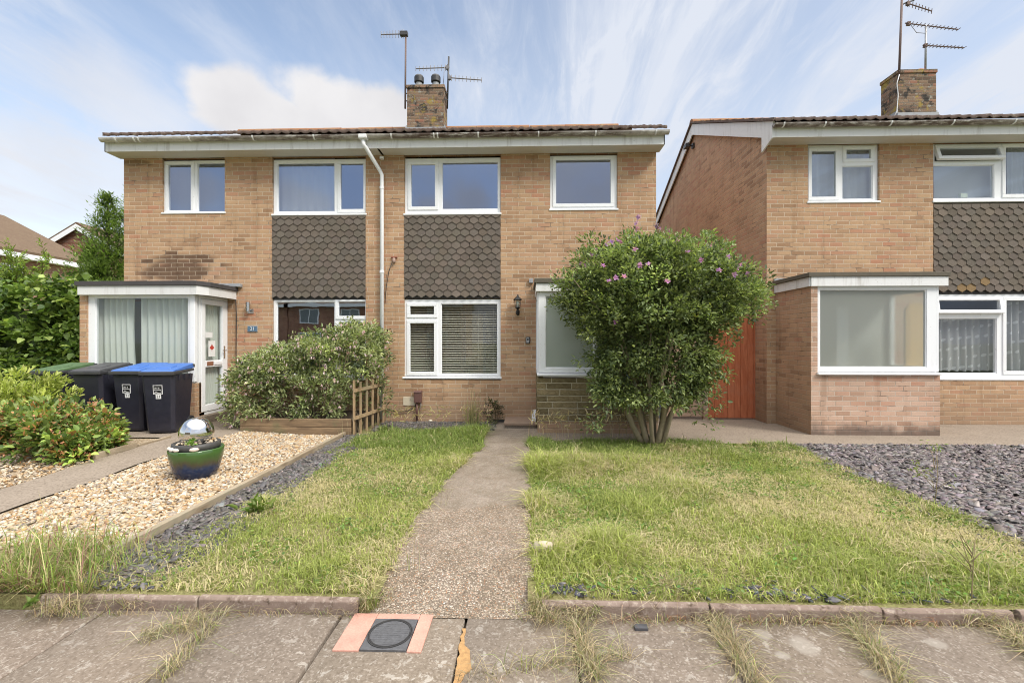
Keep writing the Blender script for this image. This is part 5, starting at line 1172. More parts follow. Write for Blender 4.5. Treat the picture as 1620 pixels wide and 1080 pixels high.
# straggling shoots that break the outline
sh = hib_pts(170, 1.7, 2.72, .94, 1.03); dv = unit(sh - [HX, HY, 1.5]); parts = [(V, F, C)]
for t in np.linspace(0, .13, 5): 
    q = sh + dv * t + RNG.normal(0, .012, sh.shape); q[:, 1] = np.minimum(q[:, 1], 6.98); m = len(q)
    parts.append(leaves(q, dv * .6 + RNG.normal(0, .6, (m, 3)), np.full(m, .048), np.full(m, .024), jit_col((.34, .40, .11), m, .25, .1)))
np_mesh('leaves', *(lambda a: (a[0], a[1]))(cat_np(parts)), m_leaf, hib, col=cat_np(parts)[2])
rr = random.Random(4); paths = []
for k in range(13):
    a = 2 * math.pi * k / 13 + rr.uniform(-.2, .2); b0 = Vector((HX + .14 * math.cos(a), HY + .09 * math.sin(a), -.03)); z1 = rr.uniform(.6, .95)
    sp = rr.uniform(.28, .62); p1 = Vector((HX + sp * math.cos(a) - .03, HY + min(.42, sp * .6) * math.sin(a) - .04, z1))
    r0 = rr.uniform(.028, .05); paths.append((bow(b0, p1, 6, .12, rr), list(np.array([1.0, .96, .82, .86, .68, .62]) * r0)))
    for j in range(4):
        t = allc[rr.randrange(0, len(li))]; p2 = Vector((p1.x + rr.uniform(-.25, .25) + .35 * math.cos(a), min(6.9, p1.y + rr.uniform(-.15, .15)), z1 + rr.uniform(.5, .9)))
        lo_, hi_ = hprof(p2.z); p2.x = min(max(p2.x, lo_ + .22), hi_ - .22)
        paths.append((bow(p1, p2, 5, .05, rr), list(np.linspace(r0 * .5, r0 * .3, 5)))); p3 = Vector(t); 
        if (p3 - p2).length < 1.3 and p3.z > p2.z + .25 * (p3 - p2).length: paths.append((bow(p2, p3, 4, .06, rr), list(np.linspace(r0 * .28, .006, 4))))
stems_mesh('stems', paths, hib, plain('grey_brown_bark', (.25, .205, .135), .85, .3, 25, bump=.5), 8)
fl = [(1019, 349), (990, 358), (935, 366), (1012, 366), (1045, 362), (1050, 369), (1076, 370), (1111, 377), (944, 391), (985, 388), (911, 388), (974, 384), (937, 408), (950, 425), (1013, 424), (1001, 425), (1065, 390), (1072, 388), (1093, 418), (1152, 402), (1149, 412), (1167, 424), (1154, 430), (1180, 438), (1118, 434), (1036, 450), (966, 444), (957, 449), (977, 442), (1000, 425), (972, 510), (1166, 424), (900, 420), (928, 400), (1130, 395), (1090, 380), (960, 372), (1145, 440), (1185, 428), (1075, 405), (925, 425), (1000, 400)]
P = []; 
for px, py in fl:
    Z = CAMZ + (540 - py) / FOC * (HY - .5); l, r_ = hprof(Z); X = FX(px, HY - .55); c, h = (l + r_) / 2, (r_ - l) / 2; u_ = np.clip((X - c) / h, -.97, .97); P.append((c + h * u_ * 1.0, HY - .20 - min(h * .62, .78) * math.sqrt(1 - u_ * u_) * 1.14, CAMZ + (540 - py) / FOC * (HY - .08 - min(h * .62, .78) * math.sqrt(1 - u_ * u_))))
P = np.array(P); V, F, C = blossom5(P, np.tile([-.1, -1, .35], (len(P), 1)) + RNG.normal(0, .35, (len(P), 3)), .072, jit_col((.50, .26, .52), len(P), .15, .08))
np_mesh('blossoms', V, F, m_petal, hib, col=C)

def bush(name, label, cat, base, centers, radii, per, ln, wd, col_fn, up=.3, stems=10, fold=.25, droop=.2, stem_r=.012, group=None, stem_mat=None, extra=()):
    t = thing(name, label, cat, base, group); c0 = np.array(base) + [0, 0, .1]
    a = clump_leaves(centers, radii, per, ln, wd, col_fn, c0, up, fold, droop)
    a = cat_np([a, *extra]); np_mesh('leaves', a[0], a[1], m_leaf, t, col=a[2]); rr = random.Random(9); pp = []
    for k in range(stems):
        q = centers[rr.randrange(len(centers))]; b = Vector(base) + Vector(((q[0] - base[0]) * .45, (q[1] - base[1]) * .45, -.02)); pp.append((bow(b, q, 5, .08, rr), list(np.linspace(stem_r, stem_r * .4, 5))))
    if pp: stems_mesh('stems', pp, t, stem_mat or m_stem)
    return t
def simple_col(a, b, ncl, s=.2, tipc=None, tipf=0):
    sh_ = np.exp(RNG.normal(0, s, ncl)); tt = RNG.random(ncl)
    def f(n, ci, P):
        c = mixcol(a, b, np.clip(tt[ci] + RNG.normal(0, .25, n), 0, 1)) * sh_[ci][:, None] * np.exp(RNG.normal(0, .16, (n, 1)))
        if tipc is not None: k = RNG.random(n) < tipf; c[k] = np.asarray(tipc) * np.exp(RNG.normal(0, .25, (k.sum(), 1)))
        return c
    return f
# --- fuchsia in the raised bed
fx = np.array([350, 362, 385, 410, 440, 480, 520, 560, 585, 604, 612]); fy = np.array([640, 600, 572, 556, 546, 531, 517, 507, 514, 536, 585])
n = 520; px = RNG.uniform(372, 605, n); Yf = RNG.uniform(6.86, 7.85, n); topz = np.array([FZ(p, np.interp(p, fx, fy), 7.3) for p in px]) + .0
Yc = (Yf - 7.35) / .5; zz = .16 + (topz * (1 - .22 * np.clip(Yc, -1, 0) ** 2) - .16) * RNG.random(n) ** .62; Xf = np.array([FX(p, 7.3) for p in px]); Xf = np.minimum(Xf, -2.30)
cen = np.stack([Xf, Yf, zz], -1); ins = (np.abs(Yf - 7.35) < .22) & (RNG.random(n) < .6) & (zz < topz - .25); cen = cen[~ins & ~((px > 556) & (zz < .78) & (Yf < 7.5))]
fu = bush('fuchsia_bush', 'spreading fuchsia bush with pale pink hanging flowers in the sleeper bed', 'bush', (-3.45, 7.35, .22), cen, .13, 50, .050, .44, simple_col((.15, .19, .085), (.34, .375, .18), len(cen), .25, (.42, .45, .22), .18), .15, 26, droop=.35, stem_r=.011)
n = 620; k_ = RNG.integers(0, len(cen), n); P = cen[k_] + unit(RNG.normal(0, 1, (n, 3)) + [0, -1.2, .2]) * .13
V, F, C = cat_np([leaves(P + RNG.normal(0, .004, P.shape), np.tile([0, 0, -1.0], (n, 1)) + RNG.normal(0, .35, (n, 3)), np.full(n, .048), np.full(n, .020), jit_col((.62, .40, .47) if q % 2 else (.70, .56, .60), n, .15, .06)) for q in range(3)])
np_mesh('blossoms', V, F, m_petal, fu, col=C)
# --- yellow-green shrub and the berried shrub beside the neighbour's path
c0 = np.array([FX(22, 5.9), 5.95, .15]); n = 130; d = unit(RNG.normal(0, 1, (n, 3))); cen = c0 + [0, 0, .42] + d * (RNG.random((n, 1)) ** .4) * [.62, .5, .52]; cen = cen[cen[:, 2] > .12]
bush('golden_shrub', 'dense upright shrub of bright yellow-green leaves in front of the ivy hedge', 'shrub', tuple(c0 - [0, 0, .12]), cen, .11, 46, .062, .40, simple_col((.27, .32, .075), (.45, .49, .13), len(cen), .18, (.56, .57, .20), .15), .9, 14)
n = 260; px = RNG.uniform(-30, 192, n); Yf = RNG.uniform(5.0, 6.0, n); Xf = np.array([FX(p, 5.45) for p in px]); Xf = np.minimum(Xf, -5.02 - .25 * RNG.random(n)); Xf = np.minimum(Xf, np.array([FX(178, y) for y in Yf])); tz = np.interp(px, [-30, 60, 100, 140, 175, 195], [.62, .60, .55, .43, .30, .22]); cen = np.stack([Xf, Yf, .05 + (tz - .05) * RNG.random(n) ** .7], -1)
pr = cen[RNG.integers(0, len(cen), 1700)] + unit(RNG.normal(0, 1, (1700, 3)) + [.3, -.8, .6]) * .13
ber = leaves(pr, RNG.normal(0, 1, (1700, 3)), np.full(1700, .030), np.full(1700, .020), jit_col((.44, .21, .11), 1700, .35, .12))
bush('hypericum_shrub', 'low broad leafy shrub with orange brown seed clusters spilling over timber edging', 'shrub', (-5.6, 5.5, 0), cen, .12, 30, .068, .58, simple_col((.095, .15, .04), (.27, .34, .085), len(cen), .25, (.42, .22, .09), .10), .25, 22, stem_r=.008, extra=[ber])
# --- ivy hedge
n = 620; XY = np.stack([RNG.uniform(-13.2, -7.65, n), RNG.uniform(8.35, 8.75, n)], -1); tz = 2.28 + .35 * vnoise(XY[:, 0], XY[:, 1] * 0, 1.6, 31) ; cen = np.concatenate([XY, (.15 + (tz - .15) * RNG.random(n))[:, None]], 1)
cen[:, 1] += .35 * (cen[:, 2] / 2.6) * RNG.random(n)
hd = bush('ivy_hedge', 'tall thick hedge of glossy dark ivy leaves beside the white porch', 'hedge', (-10.2, 8.7, 0), cen, .20, 34, .095, .85, simple_col((.060, .11, .026), (.19, .27, .065), len(cen), .28, (.32, .40, .11), .15), -.1, 0, droop=.35)
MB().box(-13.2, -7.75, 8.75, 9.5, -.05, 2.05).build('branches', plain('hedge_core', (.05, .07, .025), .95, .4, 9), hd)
# --- conifer behind the house end
CX, CY_ = FX(178, 11.6), 11.6
def conifer():
    t = thing('conifer_tree', 'tall dark green conifer with spiky twin tips behind the end wall', 'tree', (CX, CY_, 0)); parts = []
    rr2 = np.random.default_rng(5); tips = [(CX - .12, CY_, 5.35, 1.55), (CX + .45, CY_ + .3, 5.8, 1.5), (CX - .62, CY_ + .1, 4.0, 1.0), (CX + .1, CY_ - .5, 3.6, 1.1)]
    for (x, y, h, w) in tips:
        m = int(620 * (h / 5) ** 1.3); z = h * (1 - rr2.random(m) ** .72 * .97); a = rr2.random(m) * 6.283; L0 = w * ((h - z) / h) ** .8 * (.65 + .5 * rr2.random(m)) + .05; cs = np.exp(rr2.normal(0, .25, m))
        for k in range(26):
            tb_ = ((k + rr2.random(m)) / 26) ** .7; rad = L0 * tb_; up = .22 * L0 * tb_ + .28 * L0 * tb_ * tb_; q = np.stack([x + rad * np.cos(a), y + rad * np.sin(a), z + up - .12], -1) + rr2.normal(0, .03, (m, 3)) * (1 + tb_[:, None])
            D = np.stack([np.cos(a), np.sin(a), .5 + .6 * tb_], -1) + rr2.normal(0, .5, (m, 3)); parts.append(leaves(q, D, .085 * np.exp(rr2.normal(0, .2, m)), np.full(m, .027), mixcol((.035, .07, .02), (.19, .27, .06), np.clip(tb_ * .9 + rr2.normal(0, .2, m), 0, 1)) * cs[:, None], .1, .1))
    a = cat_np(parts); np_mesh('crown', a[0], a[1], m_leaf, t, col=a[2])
    mb = MB(); [mb.tube([(x, y, -.1), (x, y, h * .97)], [.11, .015], 8) for x, y, h, *_ in tips]; mb.build('trunk', m_bark, t)
conifer()
# --- feathery pale shrub reaching over the ivy
def feathery():
    bx_, by_ = FX(18, 9.9), 9.9; t = thing('feathery_shrub', 'pale green feathery shrub arching over the top of the ivy hedge', 'shrub', (bx_, by_, 0)); parts = []; pp = []; rr = random.Random(2)
    for k in range(60):
        a = rr.uniform(-.5, 3.6); r = rr.uniform(.5, 1.75); z0 = rr.uniform(2.5, 3.4); e = Vector((bx_ + r * math.cos(a), by_ - .5 - .4 * abs(math.sin(a)) * r, 3.0 + rr.uniform(-.3, .95) * (1.25 - .5 * r)))
        p = bow((bx_, by_, z0 - .7), e, 8, .10, rr); pp.append((p, list(np.linspace(.014, .003, 8)))); arr = np.array([tuple(v) for v in p]); m = 120; tt = np.sort(RNG.random(m)) * 6.99; i = tt.astype(int); f = (tt - i)[:, None]; q = arr[i] * (1 - f) + arr[i + 1] * f; d = unit(arr[i + 1] - arr[i])
        parts.append(leaves(q + RNG.normal(0, .02, q.shape), d * .9 + RNG.normal(0, .5, q.shape), .09 * np.exp(RNG.normal(0, .2, m)), np.full(m, .016), jit_col((.28, .36, .09), m, .25, .1), .1, .35))
    a = cat_np(parts); np_mesh('leaves', a[0], a[1], m_leaf, t, col=a[2]); pp.append(([(bx_, by_, -.1), (bx_, by_, 2.7)], [.06, .03])); stems_mesh('stems', pp, t)
feathery()
# --- wild grass at the front corner of number 21
def grass_clump(name, label, cat, px, py, k, rx, ry, h, cols, lean=.5, wd=.005, z=0.0, group=None):
    x, y = GXY(px, py, z); XY = np.array([x, y]) + np.clip(RNG.normal(0, .5, (k, 2)), -1, 1) * [rx, ry]; m = k; cc = np.array(cols)[RNG.integers(0, len(cols), m)] * np.exp(RNG.normal(0, .2, (m, 1)))
    XY[:, 1] = np.maximum(XY[:, 1], YK + .02) if z > -.05 else XY[:, 1]
    V, F, F3, C = blades(XY, np.full(m, z) - .005, h * np.exp(RNG.normal(0, .45, m)), np.full(m, wd), np.full(m, lean) * (.4 + RNG.random(m)), cc)
    o = np_mesh(name, V, F, m_grass, origin=(x, y, z), col=C, F3=F3); return props(o, label, cat, group)
GC = [(.22, .30, .07), (.30, .36, .10), (.16, .24, .055), (.48, .40, .23), (.38, .34, .17)]
grass_clump('wild_grass', 'broad clump of wild grass with purple stalks at the front corner of the gravel', 'grass clump', 50, 910, 3000, .52, .42, .135, GC + [(.27, .15, .12)], 1.05)
grass_clump('wall_grass', 'tall pale grass tuft growing against the wall below the blind window', 'grass clump', 748, 672, 130, .14, .06, .36, [(.25, .27, .12), (.42, .36, .2)], .35, .006)
x_, y_ = FX(785, 7.9), 7.86; cen = np.array([x_, y_, .20]) + RNG.normal(0, 1, (14, 3)) * [.11, .05, .12]; cen[:, 2] = np.abs(cen[:, 2])
bush('wall_weed', 'dark twiggy weed growing from the wall foot beside the doorstep', 'weed', (x_, y_, 0), cen, .06, 26, .035, .5, simple_col((.05, .055, .025), (.13, .12, .06), 14, .2), .3, 14, stem_r=.004, stem_mat=m_bark)
for lb, px, py, h, m_ in [('thin branching weed standing up out of the slate chippings', 1478, 800, .52, 60), ('lone reddish weed stalk rising behind the pavement edging', 1537, 952, .34, 14)]:
    X, Y = GXY(px, py); t = thing('tall_weed', lb, 'weed', (X, Y, 0)); rr = random.Random(px); pp = [(bow((X, Y, -.01), (X + .02, Y, h), 5, .04, rr), [.0035, .0035, .003, .002, .0015])]
    for k in range(7): z = h * rr.uniform(.25, .8); pp.append((bow((X, Y, z), (X + rr.uniform(-.2, .2), Y + rr.uniform(-.1, .1), z + rr.uniform(.08, .2)), 3, .05, rr), [.003, .002, .0015]))
    stems_mesh('stem', pp, t, plain('weed_stem', (.25, .20, .10), .8)); q = np.array([tuple(p[0][-1]) for p in pp])[RNG.integers(0, 8, m_)] + RNG.normal(0, .025, (m_, 3)); V, F, C = leaves(q, RNG.normal(0, 1, (m_, 3)) + [0, 0, .4], np.full(m_, .035), np.full(m_, .012), jit_col((.22, .26, .08), m_, .2, .1)); np_mesh('leaves', V, F, m_leaf, t, col=C)
for lb, px, py, k in [('leafy green dock weed growing in the slate strip', 410, 806, 34), ('broad leaved weed beside the gravel corner and edging stone', 45, 962, 7)]:
    X, Y = GXY(px, py); q = np.array([X, Y, .01]) + RNG.normal(0, .05 if k > 10 else .012, (k, 3)) * [1, 1, .1]; V, F, C = leaves(q, RNG.normal(0, .6, (k, 3)) * [1, 1, .4] + [0, 0, .8], np.full(k, .10 if k > 10 else .065), np.full(k, .04 if k > 10 else .026), jit_col((.13, .20, .04), k, .2, .1), .2, .5); props(np_mesh('dock_weed', V, F, m_leaf, origin=(X, Y, 0), col=C), lb, 'weed')

# ---------------------------------------------------------------- timber, edging stones, gate, fence, trellis
def board(mb, x0, x1, y0, y1, z0, z1): return mb.box(x0, x1, y0, y1, z0, z1)
yy = 2.86
for k, (a, b) in enumerate(((2.86, 4.86), (4.87, 6.92))):
    o = MB().box(XTB - .028, XTB + .028, a, b, -.06, .058).build('timber_edging', m_timber, origin=(XTB, a, 0), bevel=.006); props(o, ('weathered board edging the gravel, nearer the pavement' if k == 0 else 'weathered board edging the gravel, running up to the trellis'), 'edging board', 'timber boards edging the gravel')
sx0, sx1 = FX(381, 6.86), FX(556, 6.86)
pl = thing('raised_bed', 'long mossy timber sleeper bed under the fuchsia', 'planter', ((sx0 + sx1) / 2, 6.9, 0))
MB().box(sx0, sx1, 6.83, 6.90, -.05, .125).build('sleeper', m_sleeper, pl, bevel=.01); MB().box(sx0, sx1 - .004, 6.833, 6.903, .129, .25).build('sleeper', m_sleeper, pl, bevel=.01)
MB().box(sx0 - .002, sx0 + .05, 6.905, 8.0, -.05, .24).build('sleeper', m_sleeper, pl, bevel=.01); MB().box(sx0 + .052, sx1, 6.906, 8.03, -.05, .20).build('soil', plain('bed_soil', (.06, .042, .028), .95, .3, 30), pl)
for k, (a, b, lb) in enumerate(((5.15, 5.72, 'short timber edging board under the berried shrub'), (5.74, 6.28, 'timber edging board running up to the dark bins'))):
    props(MB().box(XCP0 - .05, XCP0 - .005, a, b, -.03, .13 - .03 * k).build('bed_board', m_timber, origin=(XCP0, a, 0), bevel=.005), lb, 'edging board')
def kerb_mat():
    g = G('red_edging_concrete'); p = g.pos(); c = g.mix(g.noise(p, 6, 5, .65), (.165, .115, .092), (.29, .225, .185)); c = g.mix(g.sm(g.noise(p, 30, 5, .7), .5, .68), c, (.36, .30, .25)); c = g.mix(g.sm(g.noise(p, 11, 5, .7), .55, .7), c, (.10, .07, .05))
    return g.set(c, .92, g.bump(g.noise(p, 70, 5, .7), .7, .006), spec=.2)
m_kerb = kerb_mat()
kl = ['worn reddish edging stone at the manhole end of its row', 'reddish edging stone hidden in weeds beside the gravel corner', 'worn edging stone starting beside the aggregate path, slate chips behind it', 'grey edging stone with a straw tuft growing over its end', 'sunken edging stone half buried in dry weeds', 'reddish edging stone at the far end beyond the reddish weed stalk']
xk = [(-.93, -1.842), (-1.848, -2.76), (.085, .997), (1.003, 1.915), (1.921, 2.60), (2.63, 3.55)]
for k, (a, b) in enumerate(xk):
    dz = (0, -.006, .004, 0, -.007, -.004)[k]; x0, x1 = min(a, b), max(a, b); z1 = -.004 + dz
    poly = [(YK, -.15), (YK + .045, -.15), (YK + .045, z1 - .012), (YK + .033, z1), (YK + .012, z1), (YK, z1 - .014)]
    o = MB().prism_x(poly, x0 + .003, x1 - .003).build('edging_stone', m_kerb, origin=((a + b) / 2, YK, 0), bevel=.004); props(o, kl[k], 'edging stone', 'concrete edging stones behind the pavement')
YG = 8.45; gx0, gx1 = FX(1120, YG), FX(1203, YG); gate = thing('garden_gate', 'red brown boarded gate with a gently arched top between the two houses', 'gate', ((gx0 + gx1) / 2, YG, 0))
nb = 8; bw = (gx1 - gx0) / nb; mb = MB(); rr = random.Random(6); zg0, zg1 = .03, FZ(1170, 502, YG)
for k in range(nb):
    xa, xb = gx0 + k * bw + .002, gx0 + (k + 1) * bw - .002; t0, t1 = (k / nb - .45) * 1.7, ((k + 1) / nb - .45) * 1.7; za, zb_ = zg1 - .06 * t0 * t0, zg1 - .06 * t1 * t1; dy = rr.uniform(0, .004)
    mb.prism_y([(xa, zg0), (xb, zg0), (xb, zb_), (xa, za)], YG + dy, YG + .02 + dy)
mb.build('boards', m_gate, gate, bevel=.003); 
for z in (.25, .95, 1.6): MB().box(gx0 + .03, gx1 - .03, YG + .026, YG + .07, z, z + .09).build('rail', m_gate, gate)
gp = props(MB().box(gx1 + .012, gx1 + .055, YG - .02, YG + .03, -.02, zg1 - .01).build('gate_post', m_galv, origin=(gx1, YG, 0), bevel=.004), 'slim grey metal post on which the red gate hangs by the brick wall', 'post')
fn = thing('board_fence', 'weathered horizontal board fence behind the round shrub', 'fence', ((XB1 + gx0) / 2, YG, 0)); mb = MB(); xs0, xs1 = XB1 + .01, gx0 - .10
for k in range(19): mb.hexa([(xs0, YG - .012, .06 + k * .095), (xs1, YG - .012, .06 + k * .095), (xs1, YG + .01, .06 + k * .095), (xs0, YG + .01, .06 + k * .095)], [(xs0, YG + .002, .163 + k * .095), (xs1, YG + .002, .163 + k * .095), (xs1, YG + .012, .163 + k * .095), (xs0, YG + .012, .163 + k * .095)])
mb.build('boards', m_fence, fn); MB().box(gx0 - .095, gx0 - .01, YG - .03, YG + .05, -.03, 1.9).build('post', m_fence, fn, bevel=.004)
tr = thing('trellis_panel', 'tan wooden trellis panel standing between fuchsia and downpipe', 'trellis', (-2.6, 7.4, 0)); tx0, tx1 = FX(560, 6.86), -2.50
for k in range(6):
    t = k / 5; y = 6.84 + t * 1.05; x = tx0 + (tx1 - tx0) * t; MB().box(x - .012, x + .012, y, y + .05, -.03, .84 - .04 * (k % 2)).build('picket', m_trellis, tr, bevel=.003)
for z in (.24, .66): MB().hexa([(tx0 + .013, 6.83, z), (tx0 + .033, 6.83, z), (tx1 + .033, 7.95, z), (tx1 + .013, 7.95, z)], [(tx0 + .013, 6.83, z + .05), (tx0 + .033, 6.83, z + .05), (tx1 + .033, 7.95, z + .05), (tx1 + .013, 7.95, z + .05)]).build('rail', m_trellis, tr)

# ---------------------------------------------------------------- step, tray, stones, manhole
st = thing('door_step', 'low doorstep slab with a thin stone top beside the stone porch', 'step', (FX(825, 7.7), 7.7, 0)); s0, s1 = FX(797, 7.45), px0 - .01
MB().box(s0 + .02, s1 - .004, 7.48, WY - .01, -.06, .055).build('riser', m_conc, st, bevel=.006); MB().box(s0, s1, 7.44, WY - .008, .058, .098).build('slab', plain('step_slab', (.25, .175, .125), .9, .25, 12, bump=.4), st, bevel=.006)
props(MB().hexa([(px0 - .08, 7.60, .10), (px0 - .012, 7.60, .10), (px0 - .012, 7.75, .10), (px0 - .08, 7.75, .10)], [(px0 - .06, 7.62, .27), (px0 - .012, 7.62, .28), (px0 - .012, 7.75, .28), (px0 - .06, 7.75, .27)]).build('plastic_offcut', m_upvc, origin=(px0, 7.6, .1), bevel=.004), 'white plastic trim piece standing on the doorstep against the porch', 'trim piece')
X, Y = GXY(790, 668); props(plate(X - .10, X + .10, Y - .02, Y + .2, [], 0, 1).build('x', m_blacksill), 'x', 'x') if False else None
tb = MB(); tb.box(X - .11, X + .11, Y, Y + .22, .005, .012); tb.box(X - .11, X + .11, Y, Y + .01, .0125, .05); tb.box(X - .11, X + .11, Y + .21, Y + .22, .0125, .05); tb.box(X - .11, X - .10, Y + .0105, Y + .2095, .0125, .05); tb.box(X + .10, X + .11, Y + .0105, Y + .2095, .0125, .05)
props(tb.build('plant_tray', m_darkmetal, origin=(X, Y, 0)), 'small black plastic tray on the ground left of the doorstep', 'tray')
def rock(name, label, cat, px, py, r, c, z=0.0, sc=(1, .8, .6), fac=False):
    X, Y = GXY(px, py, z); rg = np.random.default_rng(int(px)); v = SV * (1 + rg.normal(0, .16 if fac else .06, (len(SV), 1))) * r * sc; v = v + [X, Y, z + r * sc[2] * .75]
    o = np_mesh(name, v, None, plain(name + '_stone', c, .85, .2, 40), origin=(X, Y, z), F3=SF, smooth=not fac); return props(o, label, cat)
rock('broken_stone', 'pale angular broken stone on the grass edge beside the path', 'stone', 860, 876, .078, (.42, .36, .26), 0, (1, .7, .75), True)
rock('white_stone', 'round white stone below the brown meter box', 'stone', 668, 664, .05, (.6, .56, .48)); rock('cream_stone', 'small cream stone on the slate border under the blind window', 'stone', 681, 667, .042, (.58, .52, .42))
X, Y = GXY(1014, 995, -.08); props(MB().box(X - .035, X + .035, Y - .016, Y + .02, -.079, -.062).build('slate_piece', m_slate if False else plain('dark_slate', (.06, .06, .066), .6, .2, 40), origin=(X, Y, -.08), bevel=.003), 'single dark slate piece lying on the pavement slab', 'slate')
zp = -.074; c00, c10, c11, c01 = GXY(525, 1028, zp), GXY(666, 1031, zp), GXY(680, 984, zp), GXY(556, 974, zp)
y0m, y1m = c00[1], YK - .006; x0m, x1m = c00[0], c10[0]; mh = thing('stopcock_cover', 'square dark metal cover with round lid set in pink mortar', 'manhole cover', ((x0m + x1m) / 2, 2.28, -.08))
lx0, lx1 = GXY(567, 1030, zp)[0], GXY(642, 1030, zp)[0]; ly0, ly1 = y0m + .005, y1m - .05
m_pinkm = plain('pink_mortar', (.48, .255, .195), .85, .28, 11, bump=.3); mb = MB(); hz0 = -.10; t = -.071
mb.box(x0m, lx0 - .003, y0m, y1m, hz0, t); mb.box(lx1 + .003, x1m, y0m, y1m, hz0, t); mb.box(lx0 - .002, lx1 + .002, ly1 + .003, y1m, hz0, t); mb.build('mortar_surround', m_pinkm, mh, bevel=.004)
m_iron = plain('cast_iron', (.115, .115, .12), .5, .3, 45, bump=.5, metal=.3); MB().box(lx0, lx1, ly0, ly1, hz0, -.069).build('cover_plate', m_iron, mh, bevel=.002)
cx, cy = (lx0 + lx1) / 2, (ly0 + ly1) / 2; rl = min(lx1 - lx0, ly1 - ly0) * .47; rl = max(rl, .095)
mb = MB(); a = np.linspace(0, 2 * math.pi, 49)[:-1]
def annulus(r0, r1, z0, z1):
    vs = [(cx + r * math.cos(t_), cy + r * math.sin(t_), z) for r, z in ((r0, z0), (r0, z1), (r1, z1), (r1, z0)) for t_ in a]; n = len(a)
    mb.add(vs, [(q * n + k, q * n + (k + 1) % n, ((q + 1) % 4) * n + (k + 1) % n, ((q + 1) % 4) * n + k) for q in range(4) for k in range(n)])
annulus(rl * .93, rl, -.0685, -.065); annulus(rl * .985, rl * 1.06, -.0688, -.0650); ring = mb.build('lid_ring', m_darkmetal, mh)
mb = MB(); mb.lathe([(rl * .91, -.0686), (rl * .91, -.0665)], (cx, cy, 0), 48)
for k in range(-5, 6): 
    w = math.sqrt(max(.01, .8 - (k / 6.2) ** 2)) * rl; mb.box(cx - w, cx + w, cy + k * rl / 6.2 - .002, cy + k * rl / 6.2 + .001, -.0664, -.0658)
mb.build('lid', m_iron, mh)
pa, pb_ = GXY(735, 992, -.07), GXY(720, 1090, -.07); mb = MB(); pts = []
for t in np.linspace(0, 1, 14): pts.append((pa[0] + (pb_[0] - pa[0]) * t, pa[1] + (pb_[1] - pa[1]) * t))
rr = random.Random(8); lft = [(x - .010 + rr.uniform(-.008, .006), y) for x, y in pts]; rgt = [(x + .012 + rr.uniform(-.008, .012) + .045 * max(0, math.sin((k - 4) * .42)) * (k > 4), y) for k, (x, y) in enumerate(pts)]
mb.prism_z(lft + rgt[::-1], -.0785, -.0742); props(mb.build('paint_spill', plain('ochre_paint', (.36, .21, .085), .85, .4, 40), origin=(pa[0], pa[1], -.08)), kind='structure')
